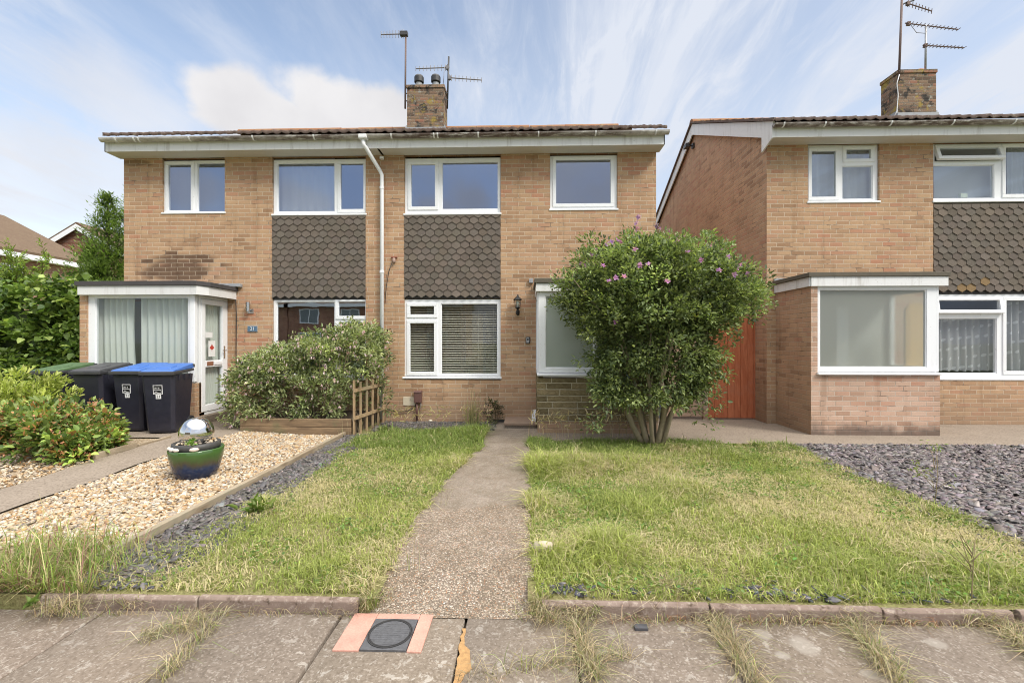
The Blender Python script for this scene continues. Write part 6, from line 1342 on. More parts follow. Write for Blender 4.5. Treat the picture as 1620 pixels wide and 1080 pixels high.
# ---------------------------------------------------------------- wheelie bins
m_bin = plain('dark_bin_plastic', (.022, .022, .034), .38, .15, 14, spec=.5); m_binlid = plain('charcoal_lid_plastic', (.055, .055, .058), .5, .2, 14); m_blue = plain('blue_lid_plastic', (.05, .14, .42), .45, .1, 9); m_green = plain('green_lid_plastic', (.065, .12, .045), .6, .3, 9)
m_white = plain('white_sticker', (.75, .75, .74), .5, .03, 9); m_black = plain('black_print', (.012, .012, .013), .5, .02, 9)
def make_bin(lidmat, label, x, y, rot, sticker=True):
    t = thing('wheelie_bin', label, 'wheelie bin', (0, 0, 0), 'wheelie bins beside the porch')
    def ringp(w, d, z, yo=0, rx=.04): return [(-w / 2 + rx, -d / 2 + yo, z), (w / 2 - rx, -d / 2 + yo, z), (w / 2, -d / 2 + rx + yo, z), (w / 2, d / 2 + yo, z), (-w / 2, d / 2 + yo, z), (-w / 2, -d / 2 + rx + yo, z)]
    mb = MB(); rs = [ringp(.36, .40, .01, .03), ringp(.37, .42, .05, .02), ringp(.415, .475, .50, .005), ringp(.445, .53, .86, 0)]; vs = sum(rs, []); n = 6
    mb.add(vs, [(r * n + k, r * n + (k + 1) % n, (r + 1) * n + (k + 1) % n, (r + 1) * n + k) for r in range(3) for k in range(n)] + [tuple(range(5, -1, -1)), tuple(range(18, 24))])
    for sx in (-1, 1):      # moulded ridges and the comb under the rim
        mb.hexa([(sx * .10 - .02, -.186, .06), (sx * .10 + .02, -.186, .06), (sx * .10 + .02, -.17, .06), (sx * .10 - .02, -.17, .06)], [(sx * .13 - .02, -.273, .84), (sx * .13 + .02, -.273, .84), (sx * .13 + .02, -.25, .84), (sx * .13 - .02, -.25, .84)]) if False else None
        for q in range(3): mb.box(sx * .222, sx * .236, -.14 + q * .15, -.128 + q * .15, .78, .87)
    mb.build('body', m_bin, t, bevel=.012)
    mb = MB(); mb.hexa([(-.232, -.292, .865), (.232, -.292, .865), (.232, .275, .90), (-.232, .275, .90)], [(-.236, -.297, .915), (.236, -.297, .915), (.236, .28, .935), (-.236, .28, .935)]); mb.build('rim', m_binlid, t, bevel=.008)
    mb = MB(); mb.hexa([(-.222, -.285, .917), (.222, -.285, .917), (.222, .30, .938), (-.222, .30, .938)], [(-.20, -.25, .94), (.20, -.25, .94), (.21, .30, 1.02), (-.21, .30, 1.02)])
    ld = mb.build('lid', lidmat, t, bevel=.012); MB().hexa([(-.11, -.12, .955), (.11, -.12, .955), (.11, .06, .978), (-.11, .06, .978)], [(-.10, -.11, .972), (.10, -.11, .972), (.10, .05, .998), (-.10, .05, .998)]).build('lid_recess', lidmat, ld, bevel=.008); MB().tube([(-.20, .33, .99), (.20, .33, .99)], .014, 8).build('handle', m_binlid, t, smooth=True)
    MB().box(-.215, -.18, .27, .335, .95, 1.0).box(.18, .215, .27, .335, .95, 1.0).build('handle_bracket', m_binlid, t)
    for sx in (-1, 1):
        w = MB(); prof = [(.0, -.02), (.09, -.02), (.10, -.012), (.10, .012), (.09, .02), (0.001, .02)]
        w.add([(sx * .20 + z, .24 + r * math.cos(a_), .10 + r * math.sin(a_)) for r, z in prof[1:-1] for a_ in np.linspace(0, 2 * math.pi, 19)[:-1]], [(q * 18 + k, q * 18 + (k + 1) % 18, (q + 1) * 18 + (k + 1) % 18, (q + 1) * 18 + k) for q in range(3) for k in range(18)] + [tuple(range(17, -1, -1)), tuple(range(54, 72))]); w.build('wheel', m_blacksill, t)
    if sticker:
        # front face leans back a little: place print on that slope
        sl = math.atan2((.265 - .2325), .36); T = Matrix.Translation((.005, -.2485 - .001, .62)) @ Matrix.Rotation(R(90) + sl, 4, 'X')
        def flat(name, w, h, cx, cy, dz, mat, par): mb = MB().box(cx - w / 2, cx + w / 2, cy - h / 2, cy + h / 2, dz, dz + .0012); o = mb.build(name, mat, par); return o, T
        def place(o): o.data.transform(T)
        s1, _ = flat('council_sticker', .125, .135, 0, .035, .002, m_white, t); place(s1); s2, _ = flat('print', .108, .118, 0, .035, .0035, m_black, s1); place(s2)
        for txt, sz, cx, cy in (('adur &', .027, -.012, .058), ('worthing', .027, 0, .032)): text_mesh('lettering', txt, sz, m_white, s1, T @ Matrix.Translation((cx, cy, .0055)))
        wv = MB(); up = [(-.045 + .1 * k / 8, -.005 + .008 * math.sin(k * .9)) for k in range(9)]; wv.prism_z([(x_, y_ - .009 + .004 * math.sin(x_ * 50)) for x_, y_ in up] + up[::-1], .005, .0062); o = wv.build('wave_mark', m_white, s1); place(o)
        s3, _ = flat('number_sticker', .07, .065, .004, -.068, .002, m_white, t); place(s3); text_mesh('lettering', '21', .058, m_black, s3, T @ Matrix.Translation((.004, -.068, .004)), extrude=.0008)
    zg_ = float(gz(x, y)) + .012; t.location = (x, y, zg_); t.rotation_euler = (0, 0, rot); return t
def bin_at(px, py, Yoff): X, Y = GXY(px, py, .07); return X, Y + Yoff
bx, by = bin_at(258, 688, .25); make_bin(m_blue, 'dark bin with bright blue lid and 21 sticker, standing next to the door', bx - .15, by + .02, R(11))
bx, by = bin_at(205, 688, .27); make_bin(m_blue, 'dark bin with blue lid and 21 sticker, standing between the blue and charcoal lids', bx - .20, by + .14, R(2))
make_bin(m_binlid, 'dark bin with charcoal lid, between the blue and green lidded bins', bx - .80, by + .12, R(3), False)
make_bin(m_green, 'dark bin with faded green lid, half hidden behind the golden shrub', bx - 1.42, by + .14, R(-2), False)

# ---------------------------------------------------------------- water feature
def glaze():
    g = G('green_blue_glaze'); p = g.pos(); z = g.sep(p)[2]; n = g.noise(g.map(p, (9, 9, 2.2)), 1, 5, .6); f = g.M('ADD', z, g.M('MULTIPLY', g.M('SUBTRACT', n, .5), .16))
    c = g.ramp(g.M('DIVIDE', f, .36), [(0, (.012, .022, .06)), (.35, (.012, .03, .085)), (.5, (.06, .055, .03)), (.62, (.045, .085, .022)), (1, (.055, .13, .03))]); return g.set(c, .12, spec=.7)
X, Y = GXY(311, 751, .02); PZ = .0; PS = .93
pt = thing('glazed_pot', 'glazed green and blue bowl with a dark collar standing on the gravel', 'pot', (X, Y, PZ))
MB().lathe([(.16, PZ), (.175, PZ + .01), (.212, PZ + .10), (.242, PZ + .22), (.252, PZ + .305), (.246, PZ + .315), (.23, PZ + .31), (.225, PZ + .29)], (X, Y, 0), 56).build('bowl', glaze(), pt, smooth=True)
MB().lathe([(.21, PZ + .292), (.221, PZ + .335), (.217, PZ + .37), (.20, PZ + .375), (.185, PZ + .355)], (X, Y, 0), 48).build('collar', plain('dark_collar', (.05, .048, .045), .6, .2, 20), pt, smooth=True)
k = 90; a = RNG.random(k) * 6.283; r = .185 * np.sqrt(RNG.random(k)); XY = np.stack([X + r * np.cos(a), Y + r * np.sin(a)], -1); V, F, C = pebbles(XY, np.full(k, PZ + .37) + .012 * RNG.random(k), .019 * np.exp(RNG.normal(0, .2, k)), pcol(k)); props(np_mesh('pot_pebbles', V, None, m_pebble, col=C, F3=F, smooth=True), kind='stuff')
for i, (an, lb) in enumerate(((-2.35, 'smooth pale pebble on the pot rim, nearest the bins'), (-2.02, 'smooth white pebble on the pot rim, second from the bins'), (-1.76, 'smooth cream pebble at the middle of the pot rim'), (-1.02, 'large pinkish pebble on the pot rim nearest the lawn'))):
    v = SV * np.array([.042, .02, .021]) * (1 + .1 * (i % 2)); ca, sa = math.cos(an + math.pi / 2), math.sin(an + math.pi / 2); v = np.stack([v[:, 0] * ca - v[:, 1] * sa, v[:, 0] * sa + v[:, 1] * ca, v[:, 2]], -1) + [X + .235 * math.cos(an), Y + .235 * math.sin(an), PZ + .333]
    props(np_mesh('rim_pebble', v, None, plain('pale_pebble', ((.60, .54, .46), (.66, .62, .56), (.62, .57, .5), (.6, .5, .43))[i], .6, .12, 40), origin=(X + .25 * math.cos(an), Y + .25 * math.sin(an), PZ + .35), F3=SF, smooth=True), lb, 'pebble', 'pale pebbles on the pot rim')
BR = .160; mbm = bmesh.new(); bmesh.ops.create_uvsphere(mbm, u_segments=64, v_segments=40, radius=BR); me = bpy.data.meshes.new('steel_ball'); mbm.to_mesh(me); mbm.free(); me.transform(Matrix.Translation((X, Y, PZ + .37 + BR * .62))); props(finish('steel_ball', me, plain('mirror_steel', (.72, .72, .72), .035, .02, 6, metal=1), origin=(X, Y, PZ + .4), smooth=True), 'mirror polished steel ball sitting in the glazed pot', 'steel ball')
q = np.array([X + .07, Y - .17, PZ + .375]) + RNG.normal(0, .018, (26, 3)); V, F, C = leaves(q, RNG.normal(0, .6, (26, 3)) + [0, 0, .8], np.full(26, .045), np.full(26, .016), jit_col((.16, .27, .04), 26)); props(np_mesh('pot_weed', V, F, m_leaf, origin=(X + .07, Y - .17, PZ + .4), col=C), 'small bright green weed among the pebbles at the foot of the ball', 'weed')

# ---------------------------------------------------------------- fittings on the walls
def wall_lantern():
    X, Z = FX(819, WY - .1), FZ(819, 480, WY - .1); t = thing('wall_lantern', 'black traditional lantern on the brick beside the porch', 'wall light', (X, WY, Z)); yl = WY - .12
    MB().lathe([(.002, Z + .155), (.012, Z + .15), (.016, Z + .13), (.02, Z + .122), (.075, Z + .072), (.078, Z + .062), (.06, Z + .055)], (X, yl, 0), 6).build('roof', m_black, t)
    mb = MB()
    for k in range(6):
        a_ = 2 * math.pi * k / 6; c_, s_ = math.cos(a_), math.sin(a_); mb.tube([(X + .058 * c_, yl + .058 * s_, Z + .06), (X + .04 * c_, yl + .04 * s_, Z - .065)], .004, 5)
    mb.lathe([(.044, Z - .065), (.046, Z - .075), (.022, Z - .10), (.012, Z - .115)], (X, yl, 0), 12); mb.build('cage', m_black, t)
    MB().lathe([(.054, Z + .056), (.038, Z - .063)], (X, yl, 0), 6).build('glass', glass_mat('lantern_glass', .12, (.9, .92, .92)), t); MB().lathe([(.012, Z - .06), (.012, Z - .01), (.022, Z + .01), (.02, Z + .035), (.005, Z + .045)], (X, yl, 0), 12).build('bulb', plain('bulb_white', (.7, .7, .68), .3), t, smooth=True)
    MB().tube([(X, WY - .01, Z - .15), (X, WY - .06, Z - .165), (X, yl, Z - .14), (X, yl, Z - .11)], .011, 8).build('arm', m_black, t, smooth=True); MB().lathe([(.03, -.0), (.045, .01), (.045, .02), (.02, .03)], (0, 0, 0), 20)
    mb = MB(); mb.prism_y([(X + .036 * math.cos(a_), Z - .15 + .055 * math.sin(a_)) for a_ in np.linspace(0, 2 * math.pi, 21)[:-1]], WY - .02, WY - .001); mb.build('back_plate', m_black, t, bevel=.005)
    MB().lathe([(.0, Z - .205), (.024, Z - .195), (.034, Z - .165), (.03, Z - .145), (.012, Z - .13)], (X, WY - .075, 0), 14).build('sensor', m_black, t, smooth=True)
wall_lantern()
X, Z = FX(835, WY), FZ(835, 538, WY); ks = thing('key_safe', 'small grey key safe on the wall beside the porch window', 'key safe', (X, WY, Z)); MB().box(X - .04, X + .04, WY - .03, WY - .001, Z - .06, Z + .06).build('case', m_darkmetal, ks, bevel=.012); MB().box(X - .026, X + .026, WY - .036, WY - .031, Z - .048, Z + .048).build('cover', m_galv, ks, bevel=.008); MB().box(X - .014, X + .014, WY - .039, WY - .0365, Z - .005, Z + .035).build('keypad', m_binlid, ks, bevel=.002)
X0, X1, Z0, Z1 = FR(638, 657, 627.5, 641, WY); av = thing('air_vent', 'cream rectangular air brick plate low on the wall beside the meter box', 'vent', ((X0 + X1) / 2, WY, Z0)); MB().box(X0, X1, WY - .012, WY - .001, Z0, Z1).build('plate', plain('cream_plate', (.55, .48, .36), .7, .1, 20), av, bevel=.004); MB().box(X1 - .09, X1 - .08, WY - .018, WY - .0125, Z1 - .05, Z1 - .04).build('screw', m_darkmetal, av)
X0, X1, Z0, Z1 = FR(656.5, 668, 619.5, 636, WY); mbx = thing('meter_box', 'brown metal service box with a pipe running down to the slate', 'service box', ((X0 + X1) / 2, WY, Z0)); m_brown = plain('brown_box', (.12, .058, .048), .55, .12, 9)
MB().box(X0, X1, WY - .085, WY - .002, Z0, Z1).build('case', m_brown, mbx, bevel=.01); MB().hexa([(X0 - .006, WY - .095, Z1 + .002), (X1 + .006, WY - .095, Z1 + .002), (X1 + .006, WY - .002, Z1 + .002), (X0 - .006, WY - .002, Z1 + .002)], [(X0, WY - .08, Z1 + .02), (X1, WY - .08, Z1 + .02), (X1, WY - .002, Z1 + .025), (X0, WY - .002, Z1 + .025)]).build('hood', m_brown, mbx)
MB().tube([((X0 + X1) / 2 - .02, WY - .045, Z0 + .01), ((X0 + X1) / 2 - .02, WY - .045, .02)], .017, 10).build('pipe', m_brown, mbx, smooth=True); MB().tube([(X1 - .02, WY - .03, Z0 + .01), (X1 - .015, WY - .03, Z0 - .06), (X1 - .06, WY - .03, Z0 - .16)], .006, 6).build('cable', m_galv, mbx, smooth=True)
pts = [(FX(p, 8.03), 8.03, FZ(p, q, 8.03)) for p, q in ((608, 645), (618, 649), (632, 651), (645, 650), (655, 645), (658, 640))]; props(MB().tube(pts, .008, 6).build('wall_cable', m_blacksill, origin=pts[0], smooth=True), 'thin black cable sagging along the wall from downpipe to meter box', 'cable')
X, Z = FX(397, WY), FZ(397, 486, WY); wl = thing('wall_light', 'slim brushed steel wall light above the number 21 plaque', 'wall light', (X, WY, Z)); MB().box(X - .055, X + .055, WY - .015, WY - .001, Z - .11, Z - .03).build('back_plate', m_chrome, wl, bevel=.004); MB().lathe([(.034, Z - .085), (.036, Z - .075), (.036, Z + .085), (.03, Z + .09)], (X - .01, WY - .07, 0), 24).build('tube_shade', m_chrome, wl, smooth=False); MB().box(X - .02, X + .005, WY - .04, WY - .0155, Z - .06, Z - .04).build('bracket', m_chrome, wl)
X, Z = FX(400, WY), FZ(400, 520, WY); npq = thing('number_plaque', 'blue grey slate plaque reading 21 on the buff brick', 'house number', (X, WY, Z)); MB().box(X - .092, X + .092, WY - .014, WY - .001, Z - .055, Z + .055).build('frame', plain('plaque_edge', (.30, .31, .31), .5), npq, bevel=.003); MB().box(X - .082, X + .082, WY - .0165, WY - .0145, Z - .046, Z + .046).build('face', plain('plaque_face', (.09, .16, .24), .45, .15, 30), npq); text_mesh('lettering', '21', .085, m_white, npq, Matrix.Translation((X, WY - .0178, Z)) @ Matrix.Rotation(R(90), 4, 'X'))
pts = [(FX(p, 8.03), 8.03, FZ(p, q, 8.03)) for p, q in ((373, 474), (374, 500), (373.5, 550), (374, 605))]; props(MB().tube(pts, .007, 6).build('wall_cable', m_blacksill, origin=pts[0], smooth=True), 'thin dark cable running down the brick beside the white glazed door', 'cable')
X, Z = FX(624, WY), FZ(624, 411, WY); jb = thing('junction_box', 'small rusty bracket and connector on the brick beside the downpipe', 'bracket', (X, WY, Z)); MB().box(X - .055, X + .055, WY - .03, WY - .001, Z + .03, Z + .055).build('hood', plain('rust_red', (.25, .09, .055), .8, .3, 20), jb, bevel=.006); MB().lathe([(.018, Z - .06), (.03, Z - .04), (.026, Z + .02), (.012, Z + .028)], (X, WY - .03, 0), 12).build('connector', plain('connector_clay', (.36, .25, .2), .7), jb, smooth=True)
pts = [(FX(p, 8.03), 8.03, FZ(p, q, 8.03)) for p, q in ((621, 413), (615, 430), (611, 455), (609, 480))]; props(MB().tube(pts, .006, 6).build('wall_cable', m_blacksill, origin=pts[0], smooth=True), 'short dark cable curving from the rusty bracket to the downpipe', 'cable')
Yl = XC0 / math.tan(math.atan((1098 - 810) / FOC) - YAW); Zl = FZ(1098, 231, Yl); sl_ = thing('security_light', 'small black floodlight under the white gable boards', 'floodlight', (XC0, Yl, Zl)); MB().box(XC0 - .05, XC0 - .001, Yl - .05, Yl + .05, Zl - .06, Zl + .06).build('back_box', m_darkmetal, sl_, bevel=.006); MB().tube([(XC0 - .05, Yl, Zl), (XC0 - .15, Yl - .02, Zl + .01)], .02, 8).build('arm', m_darkmetal, sl_); MB().hexa([(XC0 - .24, Yl - .09, Zl - .06), (XC0 - .14, Yl - .09, Zl - .05), (XC0 - .14, Yl + .09, Zl - .05), (XC0 - .24, Yl + .09, Zl - .06)], [(XC0 - .23, Yl - .09, Zl + .04), (XC0 - .15, Yl - .09, Zl + .06), (XC0 - .15, Yl + .09, Zl + .06), (XC0 - .23, Yl + .09, Zl + .04)]).build('lamp_head', m_darkmetal, sl_, bevel=.008)

# ---------------------------------------------------------------- aerials
def yagi(par, a, b, n, el, name='antenna', refl=True, mat=None):
    a, b = Vector(a), Vector(b); mb = MB(); mb.tube([a, b], .014, 6); d = b - a; e = Vector(el)
    for k in range(n):
        p = a + d * (.12 + .88 * k / (n - 1)); s = 1 - .25 * k / n; mb.tube([p - e * s, p + e * s], .0085, 5)
    q = a + d * .06
    mb.tube([q - e * 1.1, q + e * 1.1], .008, 5); mb.box(q.x - .035, q.x + .035, q.y - .03, q.y + .03, q.z - .045, q.z + .035)
    return mb.build(name, mat or m_alu, par)
def P3(px, py, Y): return (FX(px, Y), Y, FZ(px, py, Y))
def mast(par, p, q, r, mat): return MB().tube([p, q], r, 8).build('mast', mat, par, smooth=True)
YM = 11.0
t = thing('tv_aerial', 'tall rusty mast carrying one short comb aerial at its top, strapped to the two-pot chimney', 'aerial', P3(640, 168, YM), 'television aerials on the chimneys'); mast(t, P3(641, 172, YM), P3(642, 50, YM), .022, m_rust); yagi(t, P3(640, 54, YM), P3(603, 55, YM), 8, (0, 0, .10)); MB().box(FX(633, YM), FX(645, YM), YM - .05, YM + .05, FZ(640, 57, YM), FZ(640, 51, YM)).build('clamp', m_darkmetal, t)
for py in (148, 160): MB().tube([P3(640, py, YM), P3(650, py, YM)], .014, 6).build('bracket', m_darkmetal, t)
t = thing('tv_aerial', 'short dark mast with two comb aerials pointing opposite ways, beside the chimney cowls', 'aerial', P3(708, 160, 11.2), 'television aerials on the chimneys'); mast(t, P3(707.5, 172, 11.2), P3(710, 90, 11.2), .022, m_darkmetal); yagi(t, P3(711, 107, 11.2), P3(658, 109, 11.2), 9, (0, 0, .075)); yagi(t, P3(708, 123, 11.2), P3(762, 127, 11.2), 9, (0, 0, .075))
MB().tube([P3(703, 106, 11.15), P3(702, 124, 11.15), P3(701, 134, 11.15)], .008, 6).build('cable', m_alu, t, smooth=True)
for py in (147, 158): MB().tube([P3(699, py, 11.1), P3(709, py, 11.2)], .014, 6).build('bracket', m_darkmetal, t)
t = thing('tv_aerial', 'tallest mast on the broad chimney, its comb aerial near the top edge of the picture', 'aerial', P3(1422, 120, 11.0), 'television aerials on the chimneys'); mast(t, P3(1422, 128, 10.95), P3(1427, -6, 10.95), .024, m_rust); yagi(t, P3(1434, 5, 10.95), P3(1474, 18, 10.95), 8, (.01, 0, .075), mat=m_rust); MB().tube([P3(1427, 8, 10.95), P3(1434, 4, 10.95), P3(1446, 1, 10.95)], .016, 6).build('arm', m_darkmetal, t)
MB().tube([P3(1423, 118, 10.93), P3(1419, 132, 10.95), P3(1421, 150, 10.94), P3(1419, 176, 10.94), P3(1414, 186, 10.94)], .010, 6).build('cable', m_fascia, t, smooth=True)
t = thing('tv_aerial', 'shorter grey mast with two slanting long aerials above the broad chimney', 'aerial', P3(1464, 107, 11.2), 'television aerials on the chimneys'); mast(t, P3(1464, 110, 11.2), P3(1465, 40, 11.2), .022, m_galv); yagi(t, P3(1432, 37, 11.2), P3(1516, 47, 11.2), 13, (.08, .16, .06), mat=m_rust); yagi(t, P3(1460, 72, 11.2), P3(1525, 76, 11.2), 11, (.08, .16, .06), mat=m_rust)
MB().tube([P3(1441, 40, 11.2), P3(1450, 52, 11.2), P3(1463, 53, 11.2)], .007, 6).build('cable', m_alu, t, smooth=True)

# ---------------------------------------------------------------- curtains, blind, notices, table
def curtain(name, label, cat, x0, x1, z0, z1, Y, folds, amp, mat, group=None, gather=0.0, wavy=0.0, axis='x'):
    nu, nv = int(folds * 14), 14; u = np.linspace(0, 1, nu); v = np.linspace(0, 1, nv); U, Vv = np.meshgrid(u, v); ph = RNG.random() * 6
    fold = np.sin(U * folds * 6.283 + ph + .8 * np.sin(U * 9 + 1) + .25 * Vv) * amp * (1 + .3 * np.sin(U * 17)); c = (x0 + x1) / 2
    A = x0 + (x1 - x0) * U + gather * np.sin(Vv * 2.2) * (1 if gather else 0) * U; Zz = z0 + (z1 - z0) * Vv + (1 - Vv) * wavy * np.abs(np.sin(U * folds * 3.1416 + 1)); B = Y + fold
    Vx = np.stack([A, B, Zz], -1) if axis == 'x' else np.stack([B, A, Zz], -1)
    i = np.arange(nv - 1)[:, None] * nu + np.arange(nu - 1)[None]; F = np.stack([i, i + 1, i + nu + 1, i + nu], -1).reshape(-1, 4); org = (c, Y, z0) if axis == 'x' else (Y, c, z0)
    return props(np_mesh(name, Vx.reshape(-1, 3), F, mat, origin=org, col=None, smooth=True), label, cat, group)
YI = YA + .16; xm = FX(221, YI); zt_, zb_ = az(467), az(604)
curtain('curtain', 'pale grey green curtain in the porch window, on the brick pier side', 'curtain', FX(147, YI), xm - .03, zb_ - .05, zt_, YI, 7, .022, m_curtain, 'porch curtains', -.05)
curtain('curtain', 'pale grey green curtain in the porch window, on the glazed door side', 'curtain', xm + .035, FX(299, YI), zb_ - .05, zt_, YI, 7, .022, m_curtain, 'porch curtains')
curtain('door_curtain', 'pale pleated curtain hanging behind the white glazed door', 'curtain', y0d + .1, WY - .1, zd0 + .1, zd1 - .08, dX - .07, 9, .014, m_curtain, axis='y')
nt_ = thing('door_notice', 'white notice with a red maple leaf taped inside the glazed door', 'notice', (dX + .013, ym, 1.2)); za_, zc_ = FZ(337, 564, 7.6), FZ(337, 539, 7.6); yn = ym - .03
MB().box(dX + .0125, dX + .0135, yn - .085, yn + .085, za_, zc_).build('paper', m_white, nt_); lf = [(0, .9), (.18, .5), (.35, .62), (.3, .25), (.75, .3), (.62, .08), (.9, -.1), (.4, -.35), (.45, -.55), (.08, -.45), (.06, -.85), (-.06, -.85), (-.08, -.45), (-.45, -.55), (-.4, -.35), (-.9, -.1), (-.62, .08), (-.75, .3), (-.3, .25), (-.35, .62), (-.18, .5)]
zm_ = (za_ + zc_) / 2 + .02; MB().prism_x([(yn + .065 * a_, zm_ + .075 * b_) for a_, b_ in lf], dX + .0138, dX + .0146).build('maple_leaf', plain('red_print', (.48, .05, .03), .6, .05), nt_)
za_, zc_ = FZ(334, 534, 7.5), FZ(334, 525, 7.5); yn2 = ym - .10; props(MB().box(dX + .0125, dX + .0135, yn2 - .085, yn2 + .085, za_, zc_).build('blank_notice', m_white, origin=(dX, yn2, za_)), 'small blank white card on the door glass above the maple leaf notice', 'notice')
m_dark_blind = plain('grey_blind', (.15, .16, .18), .9, .05, 2)
def voile(label, px, Y=WY + .22, mat=None, folds=7, amp=.012): x0, x1, z0, z1 = FR(*px, Y); return curtain('voile_curtain', label, 'curtain', x0, x1, z0, z1, Y, folds, amp, mat or m_voile)
voile('pale voile across the wide upstairs window of number 21', (434, 530, 250, 338)); voile('plain grey blind in the narrow upstairs casement over the porch roof of number 21', (262, 302, 251, 338), folds=2, amp=.003, mat=m_dark_blind); voile('plain grey blind behind the fixed pane beside that casement', (307, 357, 251, 338), folds=2, amp=.003, mat=m_dark_blind)
voile('pale voile in the small three-pane upstairs window beyond the gate', (1282, 1388, 236, 318)); voile('flat pale blind under the open top vent upstairs', (1478, 1579, 257, 318), folds=2, amp=.003); voile('white voile in the upstairs casement next to the open vent', (1592, 1655, 232, 318), mat=cloth_mat('bright_voile', (.7, .73, .76)), folds=8)
curtain('net_curtain', 'white leaf patterned net curtain with scalloped hem under the open vent', 'curtain', *[FX(p, WY + .2) for p in (1480, 1578)], FZ(1530, 588, WY + .2), FZ(1530, 498, WY + .2), WY + .2, 8, .02, m_net, 'net curtains', wavy=.03)
curtain('net_curtain', 'white leaf patterned net curtain behind the downstairs casement at the picture edge', 'curtain', *[FX(p, WY + .2) for p in (1592, 1655)], FZ(1620, 586, WY + .2), FZ(1620, 474, WY + .2), WY + .2, 6, .025, m_net, 'net curtains', gather=-.05)
props(MB().box(FX(1519, WY + .14), FX(1530, WY + .14), WY + .13, WY + .18, FZ(1520, 313, WY + .14), FZ(1520, 306, WY + .14)).build('sill_box', plain('cream_box', (.65, .68, .5), .6), origin=(FX(1524, WY), WY + .14, FZ(1520, 313, WY)), bevel=.004), 'small cream box on the upstairs window sill under the open vent', 'box')
vb = thing('venetian_blind', 'cream slatted venetian blind filling the downstairs window over the air vent', 'blind', (FX(715, WY + .17), WY + .17, FZ(715, 594, WY + .17))); xa, xb = FX(644, WY + .17), FX(789, WY + .17); zt_, zb_ = FZ(715, 478, WY + .17), FZ(715, 592, WY + .17); mb = MB(); n = int((zt_ - zb_) / .044); yb_ = WY + .17; hw = .021; tl = .011
for k in range(n): z = zb_ + .03 + k * .044; mb.hexa([(xa, yb_ - hw, z), (xb, yb_ - hw, z), (xb, yb_ + hw, z + tl), (xa, yb_ + hw, z + tl)], [(xa, yb_ - hw, z + .0045), (xb, yb_ - hw, z + .0045), (xb, yb_ + hw, z + tl + .0045), (xa, yb_ + hw, z + tl + .0045)])
mb.build('slats', m_blind, vb); MB().box(xa, xb, yb_ - .025, yb_ + .025, zt_ - .02, zt_ + .03).build('headrail', m_blind, vb, bevel=.003); MB().box(xa, xb, yb_ - .02, yb_ + .02, zb_, zb_ + .018).build('bottom_rail', m_blind, vb, bevel=.003)
mb = MB(); [mb.tube([(FX(p, yb_), yb_ - hw - .003, zb_), (FX(p, yb_), yb_ - hw - .003, zt_)], .0018, 4) for p in (657, 681, 706, 731, 757, 781)]; mb.build('ladder_cords', m_blind, vb)
tX, tY = FX(722, 9.6), 9.6; dt = thing('dining_table', 'dark topped table with white legs seen through the slatted blind', 'table', (tX, tY, .12)); MB().lathe([(.52, .86), (.54, .87), (.54, .895), (.52, .90)], (tX, tY, 0), 40).build('table_top', m_bark, dt)
for sx in (-1, 1):
    for sy in (-1, 1): MB().tube([(tX + sx * .33, tY + sy * .33, .12), (tX + sx * .22, tY + sy * .22, .86)], [.022, .032], 8).build('leg', m_upvc, dt)
props(MB().box(FX(733, WB - .3), FX(741, WB - .3), WB - .26, WB - .18, .12, 2.1).build('door_frame', m_blind, origin=(0, WB, .12)), 'x', 'x') if False else None

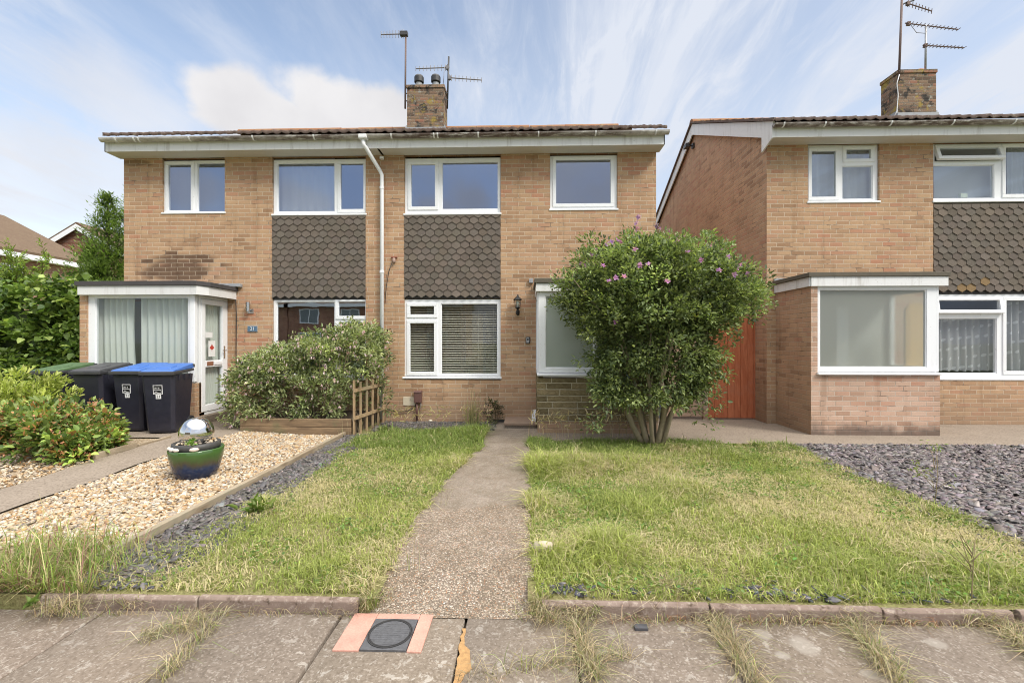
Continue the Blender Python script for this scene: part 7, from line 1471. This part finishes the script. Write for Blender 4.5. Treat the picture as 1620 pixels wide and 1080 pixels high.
# ---------------------------------------------------------------- houses in the distance
def far_house(name, label, x0, x1, y0, y1, ze, zr, axis, wallmat, wins=(), wtop=True, gablew=None):
    t = thing(name, label, 'house', ((x0 + x1) / 2, (y0 + y1) / 2, 0)); xm_, ym_ = (x0 + x1) / 2, (y0 + y1) / 2; o = .3; mb = MB()
    if axis == 'y':
        mb.prism_y([(x0, -.2), (x1, -.2), (x1, ze), (xm_, zr - .12), (x0, ze)], y0, y1); mb.build('wall', wallmat, t); s = (zr - ze) / (xm_ - x0); r = MB()
        for sg, xe in ((-1, x0), (1, x1)):
            e = xe + sg * o; r.hexa([(e, y0 - .2, ze - s * o - .05), (xm_ , y0 - .2, zr - .06), (xm_, y1 + .2, zr - .06), (e, y1 + .2, ze - s * o - .05)], [(e, y0 - .2, ze - s * o + .05), (xm_, y0 - .2, zr + .05), (xm_, y1 + .2, zr + .05), (e, y1 + .2, ze - s * o + .05)])
        r.build('roof', m_roof2, t); b = MB()
        for sg, xe in ((-1, x0), (1, x1)): e = xe + sg * o; b.prism_y([(e, ze - s * o - .34), (xm_, zr - .36), (xm_, zr - .065), (e, ze - s * o - .055)], y0 - .23, y0 - .2)
        b.box(x1 + .06, x1 + o + .03, y0, y1, ze - s * o - .25, ze - s * o - .055); b.build('barge_board', m_upvc, t)
    else:
        mb.prism_x([(y0, -.2), (y1, -.2), (y1, ze), (ym_, zr - .12), (y0, ze)], x0, x1); mb.build('wall', wallmat, t); s = (zr - ze) / (ym_ - y0); r = MB()
        for sg, xe in ((-1, y0), (1, y1)):
            e = xe + sg * o; r.hexa([(x0 - .2, e, ze - s * o - .05), (x0 - .2, ym_, zr - .06), (x1 + .2, ym_, zr - .06), (x1 + .2, e, ze - s * o - .05)], [(x0 - .2, e, ze - s * o + .05), (x0 - .2, ym_, zr + .05), (x1 + .2, ym_, zr + .05), (x1 + .2, e, ze - s * o + .05)])
        r.build('roof', m_roof2, t); MB().box(x0 - .2, x1 + .2, y1 + o + .01, y1 + o + .04, ze - s * o - .25, ze - s * o + .04).build('fascia', m_upvc, t)
    for (side, c, z0, w, h) in wins:
        if side == 'x+': f = MB(); ring_x(f, x1 + .002, x1 + .06, c - w / 2, c + w / 2, z0, z0 + h, .09, .09, .09, .09); f = f.build('window', m_upvc, t); MB().box(x1 + .004, x1 + .02, c - w / 2 + .09, c + w / 2 - .09, z0 + .09, z0 + h - .09).build('pane', m_farglass, f)
        else: f = MB(); f.ring_y(c - w / 2, c + w / 2, z0, z0 + h, y1 + .002, y1 + .06, .09, .09, .09, .09); f.box(c - .04, c + .04, y1 + .004, y1 + .058, z0 + .09, z0 + h - .09); f = f.build('window', m_upvc, t); MB().box(c - w / 2 + .09, c - .041, y1 + .004, y1 + .02, z0 + .09, z0 + h - .09).build('pane', m_farglass, f); MB().box(c + .041, c + w / 2 - .09, y1 + .004, y1 + .02, z0 + .09, z0 + h - .09).build('pane', m_farglass, f)
    return t
m_farglass = plain('far_window_glass', (.10, .13, .13), .08, .1, 3, spec=1.0)
m_pinkbrick = brick_mat('far_pink_brick', [(.05, (.26, .13, .09)), (.5, (.36, .19, .14)), (.9, (.42, .25, .19))], mortar=(.5, .42, .34))
far_house('brick_house', 'brown roofed pink brick house beyond the feathery shrub', -27.5, -19.5, 8.0, 19.6, 5.0, 7.05, 'y', m_pinkbrick, [('x+', 15.8, 3.3, 2.6, 1.05)])
far_house('gabled_house', 'distant dark brick gable with white boards behind the conifer', -28.5, -20.6, 24.3, 34, 5.6, 7.9, 'y', m_red)
m_terr = brick_mat('terrace_brick', [(.05, (.24, .10, .065)), (.5, (.36, .16, .10)), (.9, (.42, .22, .14))], mortar=(.5, .42, .34))
for x0, lb in ((-30, 'red brick terrace house mirrored in the lounge window, farthest along'), (-21.9, 'red brick terrace house mirrored in the lounge window, middle of three'), (-13.8, 'red brick terrace house mirrored in the lounge window, nearest the blind window')):
    far_house('terrace_house', lb, x0, x0 + 8, -33, -25, 5.0, 7.0, 'x', m_terr, [('y', x0 + 2, 3.1, 1.8, 1.3), ('y', x0 + 5.8, 3.1, 1.8, 1.3), ('y', x0 + 2, .9, 2.2, 1.4), ('y', x0 + 5.8, .9, 1.8, 1.4)])['group'] = 'terrace houses across the way'
